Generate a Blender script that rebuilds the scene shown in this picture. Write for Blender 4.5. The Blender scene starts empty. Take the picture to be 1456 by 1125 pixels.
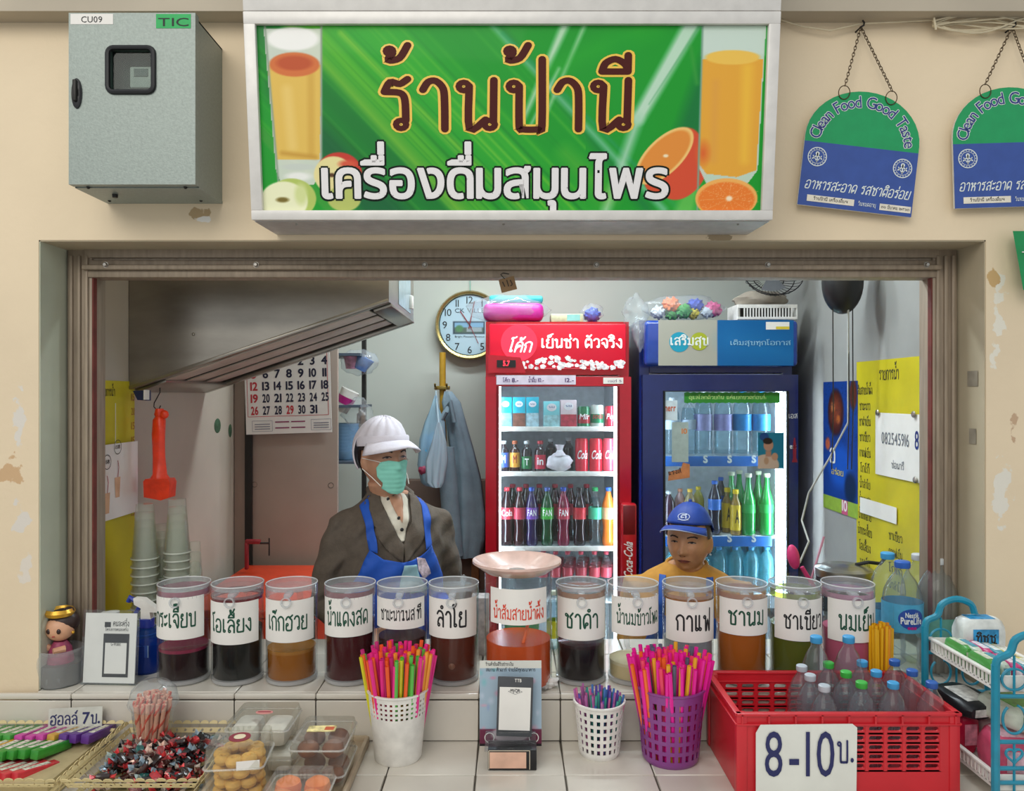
import bpy, bmesh, math, random
import numpy as np
from mathutils import Vector, Matrix
from mathutils.bvhtree import BVHTree
PI = math.pi
random.seed(7)
SC = bpy.context.scene
COL = SC.collection
ZC = 1.65            # lens height above the pavement
F = 1100.0
LEDGE = ZC - .742    # top of the tiled ledge
CNT = ZC - .861      # top of the lower counter
FR = 1.95            # facade plane

# ---------------- camera, world, light, exposure ----------------
cam_d = bpy.data.cameras.new('camera'); cam = bpy.data.objects.new('camera', cam_d); COL.objects.link(cam)
cam.location = (0, 0, ZC); cam.rotation_euler = (PI/2, 0, 0)
cam_d.sensor_width = 36; cam_d.lens = 36*F/1456; cam_d.clip_start = .05
SC.camera = cam
world = bpy.data.worlds.new('world'); SC.world = world; world.use_nodes = True
wn = world.node_tree.nodes['Background']; wn.inputs[0].default_value = (.93, .97, 1, 1); wn.inputs[1].default_value = .62
def area(name, loc, rot, size, size_y, power, col):
    l = bpy.data.lights.new(name, 'AREA'); l.shape = 'RECTANGLE'; l.size = size; l.size_y = size_y; l.energy = power; l.color = col
    o = bpy.data.objects.new(name, l); COL.objects.link(o); o.location = loc; o.rotation_euler = rot; return o
# daylight falling into the walkway, high and a little to the left behind the lens
area('walkway_daylight', (-1.6, -2.2, 4.2), (math.radians(50), 0, math.radians(-18)), 4, 2.5, 105, (1, .95, .86))
# fluorescent battens of the shop
area('shop_tube_light', (.35, 2.75, 2.78), (0, 0, 0), 1.2, .12, 23, (.84, .95, 1))
area('rear_tube_light', (-.1, 3.35, 2.78), (0, 0, 0), 1.2, .12, 21, (.84, .95, 1))
SC.view_settings.view_transform = 'Standard'; SC.view_settings.look = 'None'; SC.view_settings.gamma = 1
SC.view_settings.exposure = 0.1; SC.view_settings.use_curve_mapping = False
try:
    SC.cycles.transparent_max_bounces = 128; SC.cycles.max_bounces = 10; SC.cycles.transmission_bounces = 8
    SC.cycles.sample_clamp_indirect = 4
except Exception: pass

# ---------------- helpers ----------------
def W(px, py, Y): return Vector(((px-728)*Y/F, Y, ZC + (562-py)*Y/F))
def lin(c):
    return tuple((x/12.92 if x <= .04045 else ((x+.055)/1.055)**2.4) for x in c)
def hx(h):
    if isinstance(h, str): h = tuple(int(h[i:i+2], 16)/255 for i in (0, 2, 4))
    return lin(h)
MATS = {}
def mat(name, col, rough=.5, metal=0, noise=.06, scale=30, bump=0, emit=0, spec=.5, sss=0, coat=0, aniso=None, bscale=None):
    if name in MATS: return MATS[name]
    m = bpy.data.materials.new(name); m.use_nodes = True; nt = m.node_tree; b = nt.nodes['Principled BSDF']; L = nt.links
    c = hx(col); b.inputs['Base Color'].default_value = (*c, 1)
    b.inputs['Roughness'].default_value = rough; b.inputs['Metallic'].default_value = metal; b.inputs['Specular IOR Level'].default_value = spec
    if coat: b.inputs['Coat Weight'].default_value = coat; b.inputs['Coat Roughness'].default_value = .08
    if sss: b.inputs['Subsurface Weight'].default_value = sss; b.inputs['Subsurface Radius'].default_value = (.02, .008, .004); b.inputs['Subsurface Scale'].default_value = .5
    tc = nt.nodes.new('ShaderNodeTexCoord')
    src = tc.outputs['Object']
    if aniso:
        mp = nt.nodes.new('ShaderNodeMapping'); mp.inputs['Scale'].default_value = aniso; L.new(src, mp.inputs[0]); src = mp.outputs[0]
    if noise:
        n = nt.nodes.new('ShaderNodeTexNoise'); n.inputs['Scale'].default_value = scale; n.inputs['Detail'].default_value = 4
        L.new(src, n.inputs['Vector'])
        r = nt.nodes.new('ShaderNodeValToRGB'); L.new(n.outputs['Fac'], r.inputs[0])
        r.color_ramp.elements[0].position = .3; r.color_ramp.elements[1].position = .7
        r.color_ramp.elements[0].color = (*[max(0, x*(1-noise*2.2)) for x in c], 1); r.color_ramp.elements[1].color = (*[min(1, x*(1+noise*1.6)) for x in c], 1)
        L.new(r.outputs[0], b.inputs['Base Color'])
    if bump:
        n2 = nt.nodes.new('ShaderNodeTexNoise'); n2.inputs['Scale'].default_value = bscale or scale*2; n2.inputs['Detail'].default_value = 3; L.new(src, n2.inputs['Vector'])
        bp = nt.nodes.new('ShaderNodeBump'); bp.inputs['Strength'].default_value = bump; bp.inputs['Distance'].default_value = .004
        L.new(n2.outputs['Fac'], bp.inputs['Height']); L.new(bp.outputs[0], b.inputs['Normal'])
    if emit: b.inputs['Emission Color'].default_value = (*c, 1); b.inputs['Emission Strength'].default_value = emit
    MATS[name] = m; return m
def clear(name, col='ffffff', opac=.12, rough=.05, gloss=.5, body='ffffff'):
    """thin clear plastic: see-through, shiny towards its edges, a little milky"""
    if name in MATS: return MATS[name]
    m = bpy.data.materials.new(name); m.use_nodes = True; nt = m.node_tree; L = nt.links; nt.nodes.clear()
    o = nt.nodes.new('ShaderNodeOutputMaterial'); t = nt.nodes.new('ShaderNodeBsdfTransparent'); t.inputs[0].default_value = (*hx(col), 1)
    d = nt.nodes.new('ShaderNodeBsdfPrincipled'); d.inputs['Base Color'].default_value = (*hx(body), 1); d.inputs['Roughness'].default_value = .3
    g = nt.nodes.new('ShaderNodeBsdfGlossy'); g.inputs['Roughness'].default_value = rough
    lw = nt.nodes.new('ShaderNodeLayerWeight'); lw.inputs[0].default_value = .4
    pw = nt.nodes.new('ShaderNodeMath'); pw.operation = 'POWER'; pw.inputs[1].default_value = 2.2; L.new(lw.outputs['Facing'], pw.inputs[0])
    mu = nt.nodes.new('ShaderNodeMath'); mu.operation = 'MULTIPLY_ADD'; mu.inputs[1].default_value = gloss; mu.inputs[2].default_value = .018
    L.new(pw.outputs[0], mu.inputs[0])
    a = nt.nodes.new('ShaderNodeMixShader'); a.inputs[0].default_value = opac; L.new(t.outputs[0], a.inputs[1]); L.new(d.outputs[0], a.inputs[2])
    b = nt.nodes.new('ShaderNodeMixShader'); L.new(mu.outputs[0], b.inputs[0]); L.new(a.outputs[0], b.inputs[1]); L.new(g.outputs[0], b.inputs[2])
    L.new(b.outputs[0], o.inputs[0]); MATS[name] = m; return m
def juice(name, col, trans=.0):
    if name in MATS: return MATS[name]
    m = mat(name, col, rough=.15, noise=.04, scale=12, spec=.2)
    if trans:
        nt = m.node_tree; L = nt.links; o = nt.nodes['Material Output']; b = nt.nodes['Principled BSDF']
        t = nt.nodes.new('ShaderNodeBsdfTransparent'); t.inputs[0].default_value = (*hx(col), 1)
        x = nt.nodes.new('ShaderNodeMixShader'); x.inputs[0].default_value = trans
        L.new(b.outputs[0], x.inputs[1]); L.new(t.outputs[0], x.inputs[2]); L.new(x.outputs[0], o.inputs[0])
    return m
def printmat(name='printed_art', rough=.35, coat=0):
    if name in MATS: return MATS[name]
    m = bpy.data.materials.new(name); m.use_nodes = True; nt = m.node_tree; b = nt.nodes['Principled BSDF']
    a = nt.nodes.new('ShaderNodeVertexColor'); a.layer_name = 'Col'; nt.links.new(a.outputs[0], b.inputs['Base Color'])
    b.inputs['Roughness'].default_value = rough; b.inputs['Specular IOR Level'].default_value = .25
    if coat: b.inputs['Coat Weight'].default_value = coat; b.inputs['Coat Roughness'].default_value = .05
    MATS[name] = m; return m

class MB:
    def __init__(s): s.v = []; s.f = []
    def add(s, v, f, M=None):
        k = len(s.v)
        if M is not None: v = [M @ Vector(p) for p in v]
        s.v += [tuple(p) for p in v]; s.f += [tuple(i+k for i in q) for q in f]; return s
    def box(s, c, d, rot=None, bevel=0, seg=2):
        x, y, z = d[0]/2, d[1]/2, d[2]/2
        v = [(i*x, j*y, k*z) for i in (-1, 1) for j in (-1, 1) for k in (-1, 1)]
        f = [(0, 1, 3, 2), (4, 6, 7, 5), (0, 4, 5, 1), (2, 3, 7, 6), (0, 2, 6, 4), (1, 5, 7, 3)]
        if bevel:
            bm = bmesh.new(); bv = [bm.verts.new(p) for p in v]
            for q in f: bm.faces.new([bv[i] for i in q])
            bmesh.ops.bevel(bm, geom=bm.edges[:], offset=min(bevel, min(x, y, z)*.95), segments=seg, affect='EDGES', profile=.5)
            bm.verts.index_update(); v = [p.co[:] for p in bm.verts]; f = [tuple(p.index for p in q.verts) for q in bm.faces]; bm.free()
        M = Matrix.Translation(c)
        if rot is not None: M = M @ (rot if isinstance(rot, Matrix) else Matrix.Rotation(rot, 4, 'Z'))
        return s.add(v, f, M)
    def lathe(s, prof, seg=24, c=(0, 0, 0), M=None, a0=0, a1=2*PI, sx=1, sy=1, wob=None):
        full = abs(a1-a0-2*PI) < 1e-6; n = seg if full else seg+1; v = []; f = []
        for (r, z) in prof:
            for i in range(n):
                a = a0+(a1-a0)*i/seg; w = wob(a, z) if wob else 1
                v.append((c[0]+r*w*sx*math.sin(a), c[1]-r*w*sy*math.cos(a), c[2]+z))
        for j in range(len(prof)-1):
            for i in range(seg):
                k = (i+1) % n
                f.append((j*n+i, j*n+k, (j+1)*n+k, (j+1)*n+i))
        return s.add(v, f, M)
    def tube(s, pts, r, seg=8, cap=True, closed=False, flat=1):
        pts = [Vector(p) for p in pts]; n = len(pts); rr = r if isinstance(r, (list, tuple)) else [r]*n; v = []; f = []; up = None
        for i, p in enumerate(pts):
            if closed: t = (pts[(i+1) % n]-pts[i-1])
            else: t = (pts[min(i+1, n-1)]-pts[max(i-1, 0)])
            t = t.normalized() if t.length > 1e-9 else Vector((0, 0, 1))
            if up is None: up = Vector((0, 0, 1)) if abs(t.z) < .9 else Vector((0, 1, 0))
            a = t.cross(up)
            if a.length < 1e-6: a = t.cross(Vector((1, 0, 0)))
            a.normalize(); b = a.cross(t).normalized(); up = b
            for k in range(seg):
                an = 2*PI*k/seg; v.append(p+a*math.cos(an)*rr[i]+b*math.sin(an)*rr[i]*flat)
        for i in range(n if closed else n-1):
            for k in range(seg):
                j = (i+1) % n; f.append((i*seg+k, i*seg+(k+1) % seg, j*seg+(k+1) % seg, j*seg+k))
        if cap and not closed: f.append(tuple(range(seg-1, -1, -1))); f.append(tuple((n-1)*seg+k for k in range(seg)))
        return s.add(v, f)
    def prism(s, pts, d, M=None):
        """polygon in XZ pushed back along +Y by d"""
        n = len(pts); v = [(x, 0, z) for x, z in pts]+[(x, d, z) for x, z in pts]
        f = [tuple(range(n)), tuple(range(2*n-1, n-1, -1))]+[(i, i+n, (i+1) % n+n, (i+1) % n) for i in range(n)]
        return s.add(v, f, M)
    def sphere(s, c, r, u=16, w=10, M=None):
        rx, ry, rz = r if isinstance(r, (tuple, list)) else (r, r, r); pr = []
        v = [(c[0], c[1], c[2]-rz)]
        for j in range(1, w):
            t = -PI/2+PI*j/w
            for i in range(u): a = 2*PI*i/u; v.append((c[0]+rx*math.cos(t)*math.sin(a), c[1]-ry*math.cos(t)*math.cos(a), c[2]+rz*math.sin(t)))
        v.append((c[0], c[1], c[2]+rz)); f = []
        for i in range(u): f.append((0, 1+(i+1) % u, 1+i)); f.append((len(v)-1, 1+(w-2)*u+i, 1+(w-2)*u+(i+1) % u))
        for j in range(w-2):
            for i in range(u): f.append((1+j*u+i, 1+j*u+(i+1) % u, 1+(j+1)*u+(i+1) % u, 1+(j+1)*u+i))
        return s.add(v, f, M)
    def xf(s, M): s.v = [tuple(M @ Vector(p)) for p in s.v]; return s
    def map(s, fn): s.v = [tuple(fn(*p)) for p in s.v]; return s
    def join(s, o, M=None): return s.add(o.v, o.f, M)
def tag(o, label=None, cat=None, group=None, kind=None):
    for k, v in (('label', label), ('category', cat), ('group', group), ('kind', kind)):
        if v: o[k] = v
    return o
def part(name, mb, m, parent=None, label=None, smooth=40, loc=None, kind=None):
    me = bpy.data.meshes.new(name); me.from_pydata(mb.v, [], mb.f)
    if smooth:
        me.shade_smooth()
        me.set_sharp_from_angle(angle=math.radians(smooth))
    me.materials.append(m)
    o = bpy.data.objects.new(name, me); COL.objects.link(o)
    if parent: o.parent = parent
    if loc is not None: o.location = loc
    tag(o, label, kind=kind); return o
def fixn(mb):
    bm = bmesh.new(); vs = [bm.verts.new(p) for p in mb.v]
    for q in mb.f:
        try: bm.faces.new([vs[i] for i in q])
        except ValueError: pass
    bmesh.ops.recalc_face_normals(bm, faces=bm.faces[:]); bm.verts.index_update()
    r = MB(); r.v = [v.co[:] for v in bm.verts]; r.f = [tuple(v.index for v in q.verts) for q in bm.faces]; bm.free(); return r
def thing(name, label, cat, loc=(0, 0, 0), rz=0, group=None):
    o = bpy.data.objects.new(name, None); o.empty_display_size = .05; COL.objects.link(o); o.location = loc; o.rotation_euler = (0, 0, rz)
    return tag(o, label, cat, group)
def dup(root, loc=None, rz=None, label=None, group=None, rot=None, scale=None):
    r = root.copy(); COL.objects.link(r)
    if loc is not None: r.location = loc
    if rz is not None: r.rotation_euler = (0, 0, rz)
    if rot is not None: r.rotation_euler = rot
    if scale is not None: r.scale = (scale,)*3 if not isinstance(scale, tuple) else scale
    if label: r['label'] = label
    if group: r['group'] = group
    for ch in root.children:
        c = ch.copy(); COL.objects.link(c); c.parent = r
        for g in ch.children: d = g.copy(); COL.objects.link(d); d.parent = c
    return r
def struct(name, mb, m, smooth=40): return tag(part(name, fixn(mb), m, None, smooth=smooth), kind='structure')
ORD = ['leftmost', 'second from left', 'third from left', 'fourth from left', 'fifth from left', 'sixth from left', 'seventh from left', 'eighth from left', 'ninth from left']

HAND = .115
NTH = ['first', 'second', 'third', 'fourth', 'fifth', 'sixth', 'seventh', 'eighth', 'ninth', 'tenth', 'eleventh', 'twelfth', 'thirteenth', 'fourteenth']
# -------- lettering: glyph outlines from the built-in font, own Thai layout --------
GL = {}
# hand-drawn Thai strokes: consonant height 1; a three-number tuple in a stroke list is a loop (cx, cy, r)
ST = {}
def _h(ch, w, *s): ST[ch] = (w, s)
_A = (.1, .87, .085)
_h('ก', .56, [(.1, 0), (.1, .56), (0, .68), (.08, .88), (.3, 1), (.5, .88), (.55, .65), (.55, 0)])
_h('ข', .56, _A, [(.18, .9), (.27, .8), (.2, .64), (.2, .06), (.25, 0), (.5, 0), (.55, .06), (.55, 1)])
_h('ค', .56, [(.06, 0), (.05, .6), (.12, .9), (.3, 1), (.48, .9), (.55, .6), (.55, 0)], (.29, .58, .085), [(.22, .53), (.06, .22)])
_h('ง', .44, (.32, .89, .09), [(.41, .86), (.43, .5), (.41, 0), (.32, .04), (.02, .45)])
_h('จ', .53, [(.03, .8), (.15, .97), (.38, .98), (.5, .8), (.52, .5), (.5, .05), (.42, 0)], [(.42, 0), (.24, .42)], (.17, .48, .085))
_h('ช', .6, _A, [(.18, .9), (.27, .8), (.2, .64), (.2, .06), (.25, 0), (.48, 0), (.53, .06), (.53, .6), (.4, .74), (.62, 1.04)])
_h('ซ', .6, _A, [(.18, .9), (.23, .98), (.3, .84), (.2, .66), (.2, .06), (.25, 0), (.48, 0), (.53, .06), (.53, .6), (.4, .74), (.62, 1.04)])
_h('ด', .56, (.27, .3, .085), [(.2, .25), (.13, .0), (.06, .25), (.05, .62), (.14, .9), (.32, 1), (.5, .9), (.55, .62), (.55, 0)])
_h('ต', .56, (.27, .3, .085), [(.2, .25), (.13, .0), (.06, .25), (.05, .62), (.12, .9), (.22, 1), (.31, .84), (.4, 1), (.52, .88), (.55, .62), (.55, 0)])
_h('ท', .58, _A, [(.19, .88), (.2, .7), (.2, 0)], [(.2, .42), (.38, .9), (.48, 1), (.56, .85), (.57, 0)])
_h('น', .62, _A, [(.19, .88), (.19, 0), (.46, .2)], (.53, .1, .085), [(.6, 1), (.59, .16)])
_h('บ', .58, _A, [(.19, .88), (.19, .07), (.25, 0), (.5, 0), (.57, .07), (.57, 1)])
_h('ป', .58, _A, [(.19, .88), (.19, .07), (.25, 0), (.5, 0), (.57, .07), (.57, 1.42)])
_h('ผ', .6, (.16, .87, .085), [(.07, .86), (.05, .5), (.06, .05), (.12, 0), (.31, .5), (.5, 0), (.56, .05), (.58, 1)])
_h('พ', .62, _A, [(.19, .88), (.2, .05), (.26, 0), (.39, .7), (.52, 0), (.58, .05), (.61, 1)])
_h('ฟ', .62, _A, [(.19, .88), (.2, .05), (.26, 0), (.39, .7), (.52, 0), (.58, .05), (.61, 1.4)])
_h('ม', .58, _A, [(.19, .88), (.19, .14)], (.13, .1, .085), [(.2, .12), (.44, 0), (.56, .04), (.56, 1)])
_h('ย', .57, (.15, .88, .08), [(.07, .86), (.06, .7), (.2, .56), (.08, .42), (.07, .08), (.13, 0), (.48, 0), (.56, .07), (.56, 1)])
_h('ร', .42, [(.02, .76), (.12, .96), (.28, .92), (.41, 1.02)], [(.02, .76), (.28, .74), (.36, .6), (.37, .18)], (.29, .1, .085))
_h('ล', .57, [(.05, .8), (.18, .98), (.38, .98), (.52, .82), (.56, .55), (.56, 0)], [(.56, .4), (.42, .56), (.22, .52), (.12, .3), (.12, .16)], (.18, .1, .085))
_h('ว', .47, [(.03, .8), (.14, .97), (.32, .98), (.44, .84), (.46, .5), (.46, .16)], (.38, .1, .085))
_h('ส', .6, [(.05, .8), (.18, .98), (.38, .98), (.52, .82), (.56, .55), (.56, 0)], [(.56, .4), (.42, .56), (.22, .52), (.12, .3), (.12, .16)], (.18, .1, .085), [(.46, .9), (.64, 1.14)])
_h('ห', .6, _A, [(.19, .88), (.19, 0)], [(.19, .34), (.4, .62), (.44, .76)], (.5, .86, .09), [(.4, .6), (.56, .44), (.58, 0)])
_h('อ', .57, [(.04, .78), (.14, .95), (.32, 1), (.5, .9), (.56, .55), (.54, .08), (.46, 0), (.16, 0), (.07, .1), (.06, .38)], (.15, .42, .085))
_h('ฮ', .6, [(.04, .78), (.14, .95), (.3, 1), (.38, .9), (.56, .72), (.56, .4), (.54, .08), (.46, 0), (.16, 0), (.07, .1), (.06, .38)], (.15, .42, .085), [(.38, .9), (.46, .98), (.62, 1.1)])
_h('ะ', .3, (.07, .78, .065), [(.13, .72), (.3, .9)], (.07, .2, .065), [(.13, .14), (.3, .32)])
_h('า', .4, [(.03, .8), (.12, .96), (.25, .98), (.37, .82), (.39, .5), (.39, 0)])
_h('เ', .24, [(.08, 1), (.08, .14)], (.15, .1, .085))
_h('แ', .5, [(.08, 1), (.08, .14)], (.15, .1, .085), [(.34, 1), (.34, .14)], (.41, .1, .085))
_h('โ', .26, [(.3, 1.5), (.2, 1.4), (.02, 1.42), (-.02, 1.3), (.09, 1.15), (.09, .14)], (.16, .1, .085))
_h('ใ', .24, [(.03, 1.28), (.1, 1.44), (.2, 1.3), (.09, 1.05), (.09, .14)], (.16, .1, .085))
_h('ไ', .24, [(.22, 1.5), (.13, 1.32), (.04, 1.45), (-.03, 1.34), (.09, 1.05), (.09, .14)], (.16, .1, .085))
_i = [(-.46, 1.17), (-.4, 1.34), (-.24, 1.42), (-.08, 1.32), (-.03, 1.17)]
_h('\u0e34', 0, _i, [(-.46, 1.17), (-.03, 1.17)]); _h('\u0e35', 0, _i, [(-.46, 1.17), (-.03, 1.17)], [(-.03, 1.17), (-.03, 1.5)]); _h('\u0e37', 0, _i, [(-.46, 1.17), (-.03, 1.17)], [(-.03, 1.17), (-.03, 1.5)], [(-.17, 1.36), (-.17, 1.5)])
_h('\u0e31', 0, (-.36, 1.3, .065), [(-.32, 1.22), (-.2, 1.18), (-.02, 1.42)]); _h('\u0e47', 0, [(-.4, 1.14), (-.42, 1.3), (-.3, 1.38), (-.14, 1.3)], (-.25, 1.22, .05), [(-.26, 1.38), (-.14, 1.46), (0, 1.52)])
_h('\u0e48', 0, [(-.08, 1.2), (-.08, 1.46)]); _h('\u0e49', 0, (-.3, 1.36, .06), [(-.25, 1.32), (-.33, 1.18), (-.14, 1.22), (0, 1.48)]); _h('\u0e4a', 0, (-.38, 1.32, .055), [(-.33, 1.36), (-.27, 1.28), (-.22, 1.4), (-.17, 1.3), (-.16, 1.18), (0, 1.46)])
_h('\u0e4c', 0, (-.14, 1.24, .06), [(-.1, 1.3), (0, 1.48)]); _h('\u0e4d', 0, (-.12, 1.26, .085)); _h('\u0e38', 0, [(-.14, -.12), (-.05, -.12), (-.05, -.4)]); _h('\u0e39', 0, [(-.16, -.12), (-.08, -.12), (-.08, -.4), (.06, -.4), (.06, -.12)])
def ribbon(pts, w, closed=False):
    """a stroke of even width with round ends, mitred at its joints"""
    n = len(pts); v = []; f = []
    for i, (x, y) in enumerate(pts):
        a = pts[(i-1) % n] if closed or i else pts[0]; b = pts[(i+1) % n] if closed or i < n-1 else pts[-1]
        dx, dy = b[0]-a[0], b[1]-a[1]; L = math.hypot(dx, dy) or 1; v += [(x-dy/L*w/2, y+dx/L*w/2), (x+dy/L*w/2, y-dx/L*w/2)]
    for i in range(n if closed else n-1): j = (i+1) % n; f.append((2*i, 2*i+1, 2*j+1, 2*j))
    if not closed:
        for (x, y) in (pts[0], pts[-1]): k = len(v); v += [(x+w/2*math.cos(q*PI/5), y+w/2*math.sin(q*PI/5)) for q in range(10)]; f.append(tuple(range(k, k+10)))
    m = 2*n; return [(p[0], p[1], .00007*(i >= m)) for i, p in enumerate(v)], f
def smooth2(p, k=4):
    o = []
    for i in range(len(p)-1):
        p0, p1, p2, p3 = p[max(i-1, 0)], p[i], p[i+1], p[min(i+2, len(p)-1)]
        for q in range(k):
            u = q/k; o.append(tuple(.5*(2*p1[c]+(p2[c]-p0[c])*u*.9+(2*p0[c]-5*p1[c]+4*p2[c]-p3[c])*u*u*.9+(-p0[c]+3*p1[c]-3*p2[c]+p3[c])*u**3*.9+.1*2*(p2[c]-p1[c])*u*1.0) for c in (0, 1)))
    return o+[p[-1]]
def strokes(ch, w):
    V = []; Fc = []
    for si, s in enumerate(ST[ch][1]):
        if isinstance(s, tuple): v, f = ribbon([(s[0]+s[2]*math.cos(q*PI/6), s[1]+s[2]*math.sin(q*PI/6)) for q in range(12)], w*.85, True)
        else: v, f = ribbon(smooth2(s) if len(s) > 2 else s, w)
        k = len(V); V += [(x, y, d+.00015*si) for x, y, d in v]; Fc += [tuple(i+k for i in q) for q in f]
    return [(x*.55*1.12, y*.55, d) for x, y, d in V], Fc
def glyph(ch, off=0.0, hand=0.0):
    k = (ch, off, hand)
    if k not in GL and hand and ch in ST: GL[k] = strokes(ch, hand)
    if k not in GL and off:
        v, f = glyph(ch, 0.0); v = list(v); f = list(f); cnt = {}
        for q in f:
            for a, b in zip(q, q[1:]+q[:1]): cnt[(min(a, b), max(a, b))] = cnt.get((min(a, b), max(a, b)), 0)+1
        base = list(v)
        for (a, b), n in cnt.items():
            if n != 1: continue
            (x0, y0), (x1, y1) = base[a], base[b]; L = math.hypot(x1-x0, y1-y0) or 1; dx, dy = (x1-x0)/L, (y1-y0)/L; kk = len(v); e = off*.45; nx, ny = -dy*off, dx*off
            dd = .0001+.00002*(kk//4 % 5); v += [(x0-dx*e+nx, y0-dy*e+ny, dd), (x0-dx*e-nx, y0-dy*e-ny, dd), (x1+dx*e-nx, y1+dy*e-ny, dd), (x1+dx*e+nx, y1+dy*e+ny, dd)]; f.append((kk, kk+1, kk+2, kk+3))
        GL[k] = (v, f)
    if k not in GL:
        c = bpy.data.curves.new('t', 'FONT'); c.body = ch; c.size = 1; c.offset = off; c.resolution_u = 3; c.fill_mode = 'FRONT'
        o = bpy.data.objects.new('t', c); COL.objects.link(o); bpy.context.view_layer.update()
        m = o.evaluated_get(bpy.context.evaluated_depsgraph_get()).to_mesh()
        v = [(p.co.x, p.co.y) for p in m.vertices]; f = [tuple(p.vertices) for p in m.polygons]
        bpy.data.objects.remove(o); bpy.data.curves.remove(c)
        GL[k] = (v, f)
    return GL[k]
UP = '\u0e34\u0e35\u0e36\u0e37\u0e31\u0e4d\u0e47'; TONE = '\u0e48\u0e49\u0e4a\u0e4b\u0e4c'; LOW = '\u0e38\u0e39'
def text(s, width=None, h=None, bold=0.0, slant=0.0, jitter=0.0, gap=.07, center=True, tone_gap=.0, rnd=None, hand=None):
    """flat letters in XZ, consonant height h, overall width fitted"""
    s = s.replace('\u0e33', '\u0e4d\u0e32')
    # the small circle of am goes on the consonant, under a tone mark
    out = []; x = 0; br = 0; lvl = 0; asc = False
    rn = rnd or random.Random(len(s)*7+3)
    chars = list(s); i = 0
    while i < len(chars)-1:
        if chars[i] in TONE and chars[i+1] == '\u0e4d': chars[i], chars[i+1] = chars[i+1], chars[i]
        i += 1
    for ch in chars:
        if ch == ' ': x += .28; continue
        hd = HAND if hand is None else hand
        if hd and ch in ST: v, f = glyph(ch, 0, hd+bold*1.2 if hand is None else hand); mn, mx = 0, ST[ch][0]*.55*1.12; hm = True
        else:
            v, f = glyph(ch, bold); v0, _ = glyph(ch, 0); hm = False
            if not v: continue
            mx = max(p[0] for p in v0); mn = min(p[0] for p in v0)
        if ch in UP or ch in TONE or ch in LOW:
            dx = br+(.0 if hm else gap) - (.15 if asc and ch not in LOW else 0); dy = 0
            if ch in TONE: dy = (.0 if lvl == 0 else .2 if not hm else .19)+tone_gap
            if ch in UP: lvl = 1
        else:
            dy = rn.uniform(-jitter, jitter); dx = x - mn + .04; br = x+.04+mx-mn; x = br+gap; lvl = 0; asc = ch in 'ปฝฟ'
            if ord(ch) < 128 and ch not in '.-': pass
        out.append(([(p[0]+dx, p[1]+dy, (p[2] if len(p) > 2 else 0)) for p in v], f))
    V = []; Fc = []
    for v, f in out:
        k = len(V); V += v; Fc += [tuple(i+k for i in q) for q in f]
    if not V: return MB()
    kz = (h or .05)/.55
    x0 = min(p[0] for p in V); x1 = max(p[0] for p in V)
    kx = (width/(x1-x0)) if width else kz
    mb = MB(); mid = (x0+x1)/2 if center else x0
    mb.v = [((p[0]-mid)*kx+slant*p[1]*kz, p[2], p[1]*kz) for p in V]; mb.f = Fc
    return mb
def dice(mb, step, ax='x', step2=None):
    """cut a flat mesh into strips so that it can be bent"""
    bm = bmesh.new(); vs = [bm.verts.new(p) for p in mb.v]
    for q in mb.f:
        try: bm.faces.new([vs[i] for i in q])
        except ValueError: pass
    for (i, st) in ((0, step if 'x' in ax else None), (2, (step2 or step) if 'z' in ax else None)):
        if not st: continue
        lo = min(v.co[i] for v in bm.verts); hi = max(v.co[i] for v in bm.verts); t = math.ceil(lo/st)*st
        while t < hi:
            co = [0, 0, 0]; no = [0, 0, 0]; co[i] = t; no[i] = 1
            bmesh.ops.bisect_plane(bm, geom=bm.verts[:]+bm.edges[:]+bm.faces[:], plane_co=co, plane_no=no, dist=1e-6); t += st
    bm.verts.index_update(); r = MB(); r.v = [v.co[:] for v in bm.verts]; r.f = [tuple(v.index for v in q.verts) for q in bm.faces]; bm.free(); return r
def bend(mb, R, ang=0.0):
    """wrap flat XZ art on a cylinder of radius R about the Z axis, facing -Y"""
    return mb.map(lambda x, y, z: ((R-y)*math.sin(x/R+ang), -(R-y)*math.cos(x/R+ang), z))
def at(mb, x=0, y=0, z=0): return mb.map(lambda a, b, c: (a+x, b+y, c+z))
def rect(w, h, y=0): m = MB(); m.v = [(-w/2, y, -h/2), (w/2, y, -h/2), (w/2, y, h/2), (-w/2, y, h/2)]; m.f = [(0, 1, 2, 3)]; return m
def sheet(w, h, t=.001): return MB().box((0, t/2, 0), (w, t, h))
def blob(pts, y=0): m = MB(); m.v = [(a, y, b) for a, b in pts]; m.f = [tuple(range(len(pts)))]; return m
def ring2(cx, cz, r, r2, n=28, y=0, k=1):
    m = MB()
    for i in range(n):
        a = 2*PI*i/n; m.v += [(cx+r*math.cos(a), y, cz+k*r*math.sin(a)), (cx+r2*math.cos(a), y, cz+k*r2*math.sin(a))]
    for i in range(n): j = (i+1) % n; m.f.append((2*i, 2*j, 2*j+1, 2*i+1))
    return m
def disc(cx, cz, r, n=28, y=0, k=1): return blob([(cx+r*math.cos(2*PI*i/n), cz+k*r*math.sin(2*PI*i/n)) for i in range(n)], y)
def line2(pts, w, y=0):
    m = MB()
    for (a, b), (c, d) in zip(pts, pts[1:]):
        L = math.hypot(c-a, d-b) or 1; nx, nz = -(d-b)/L*w/2, (c-a)/L*w/2; k = len(m.v)
        m.v += [(a+nx, y, b+nz), (a-nx, y, b-nz), (c-nx, y, d-nz), (c+nx, y, d+nz)]; m.f.append((k, k+1, k+2, k+3))
    return m

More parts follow.
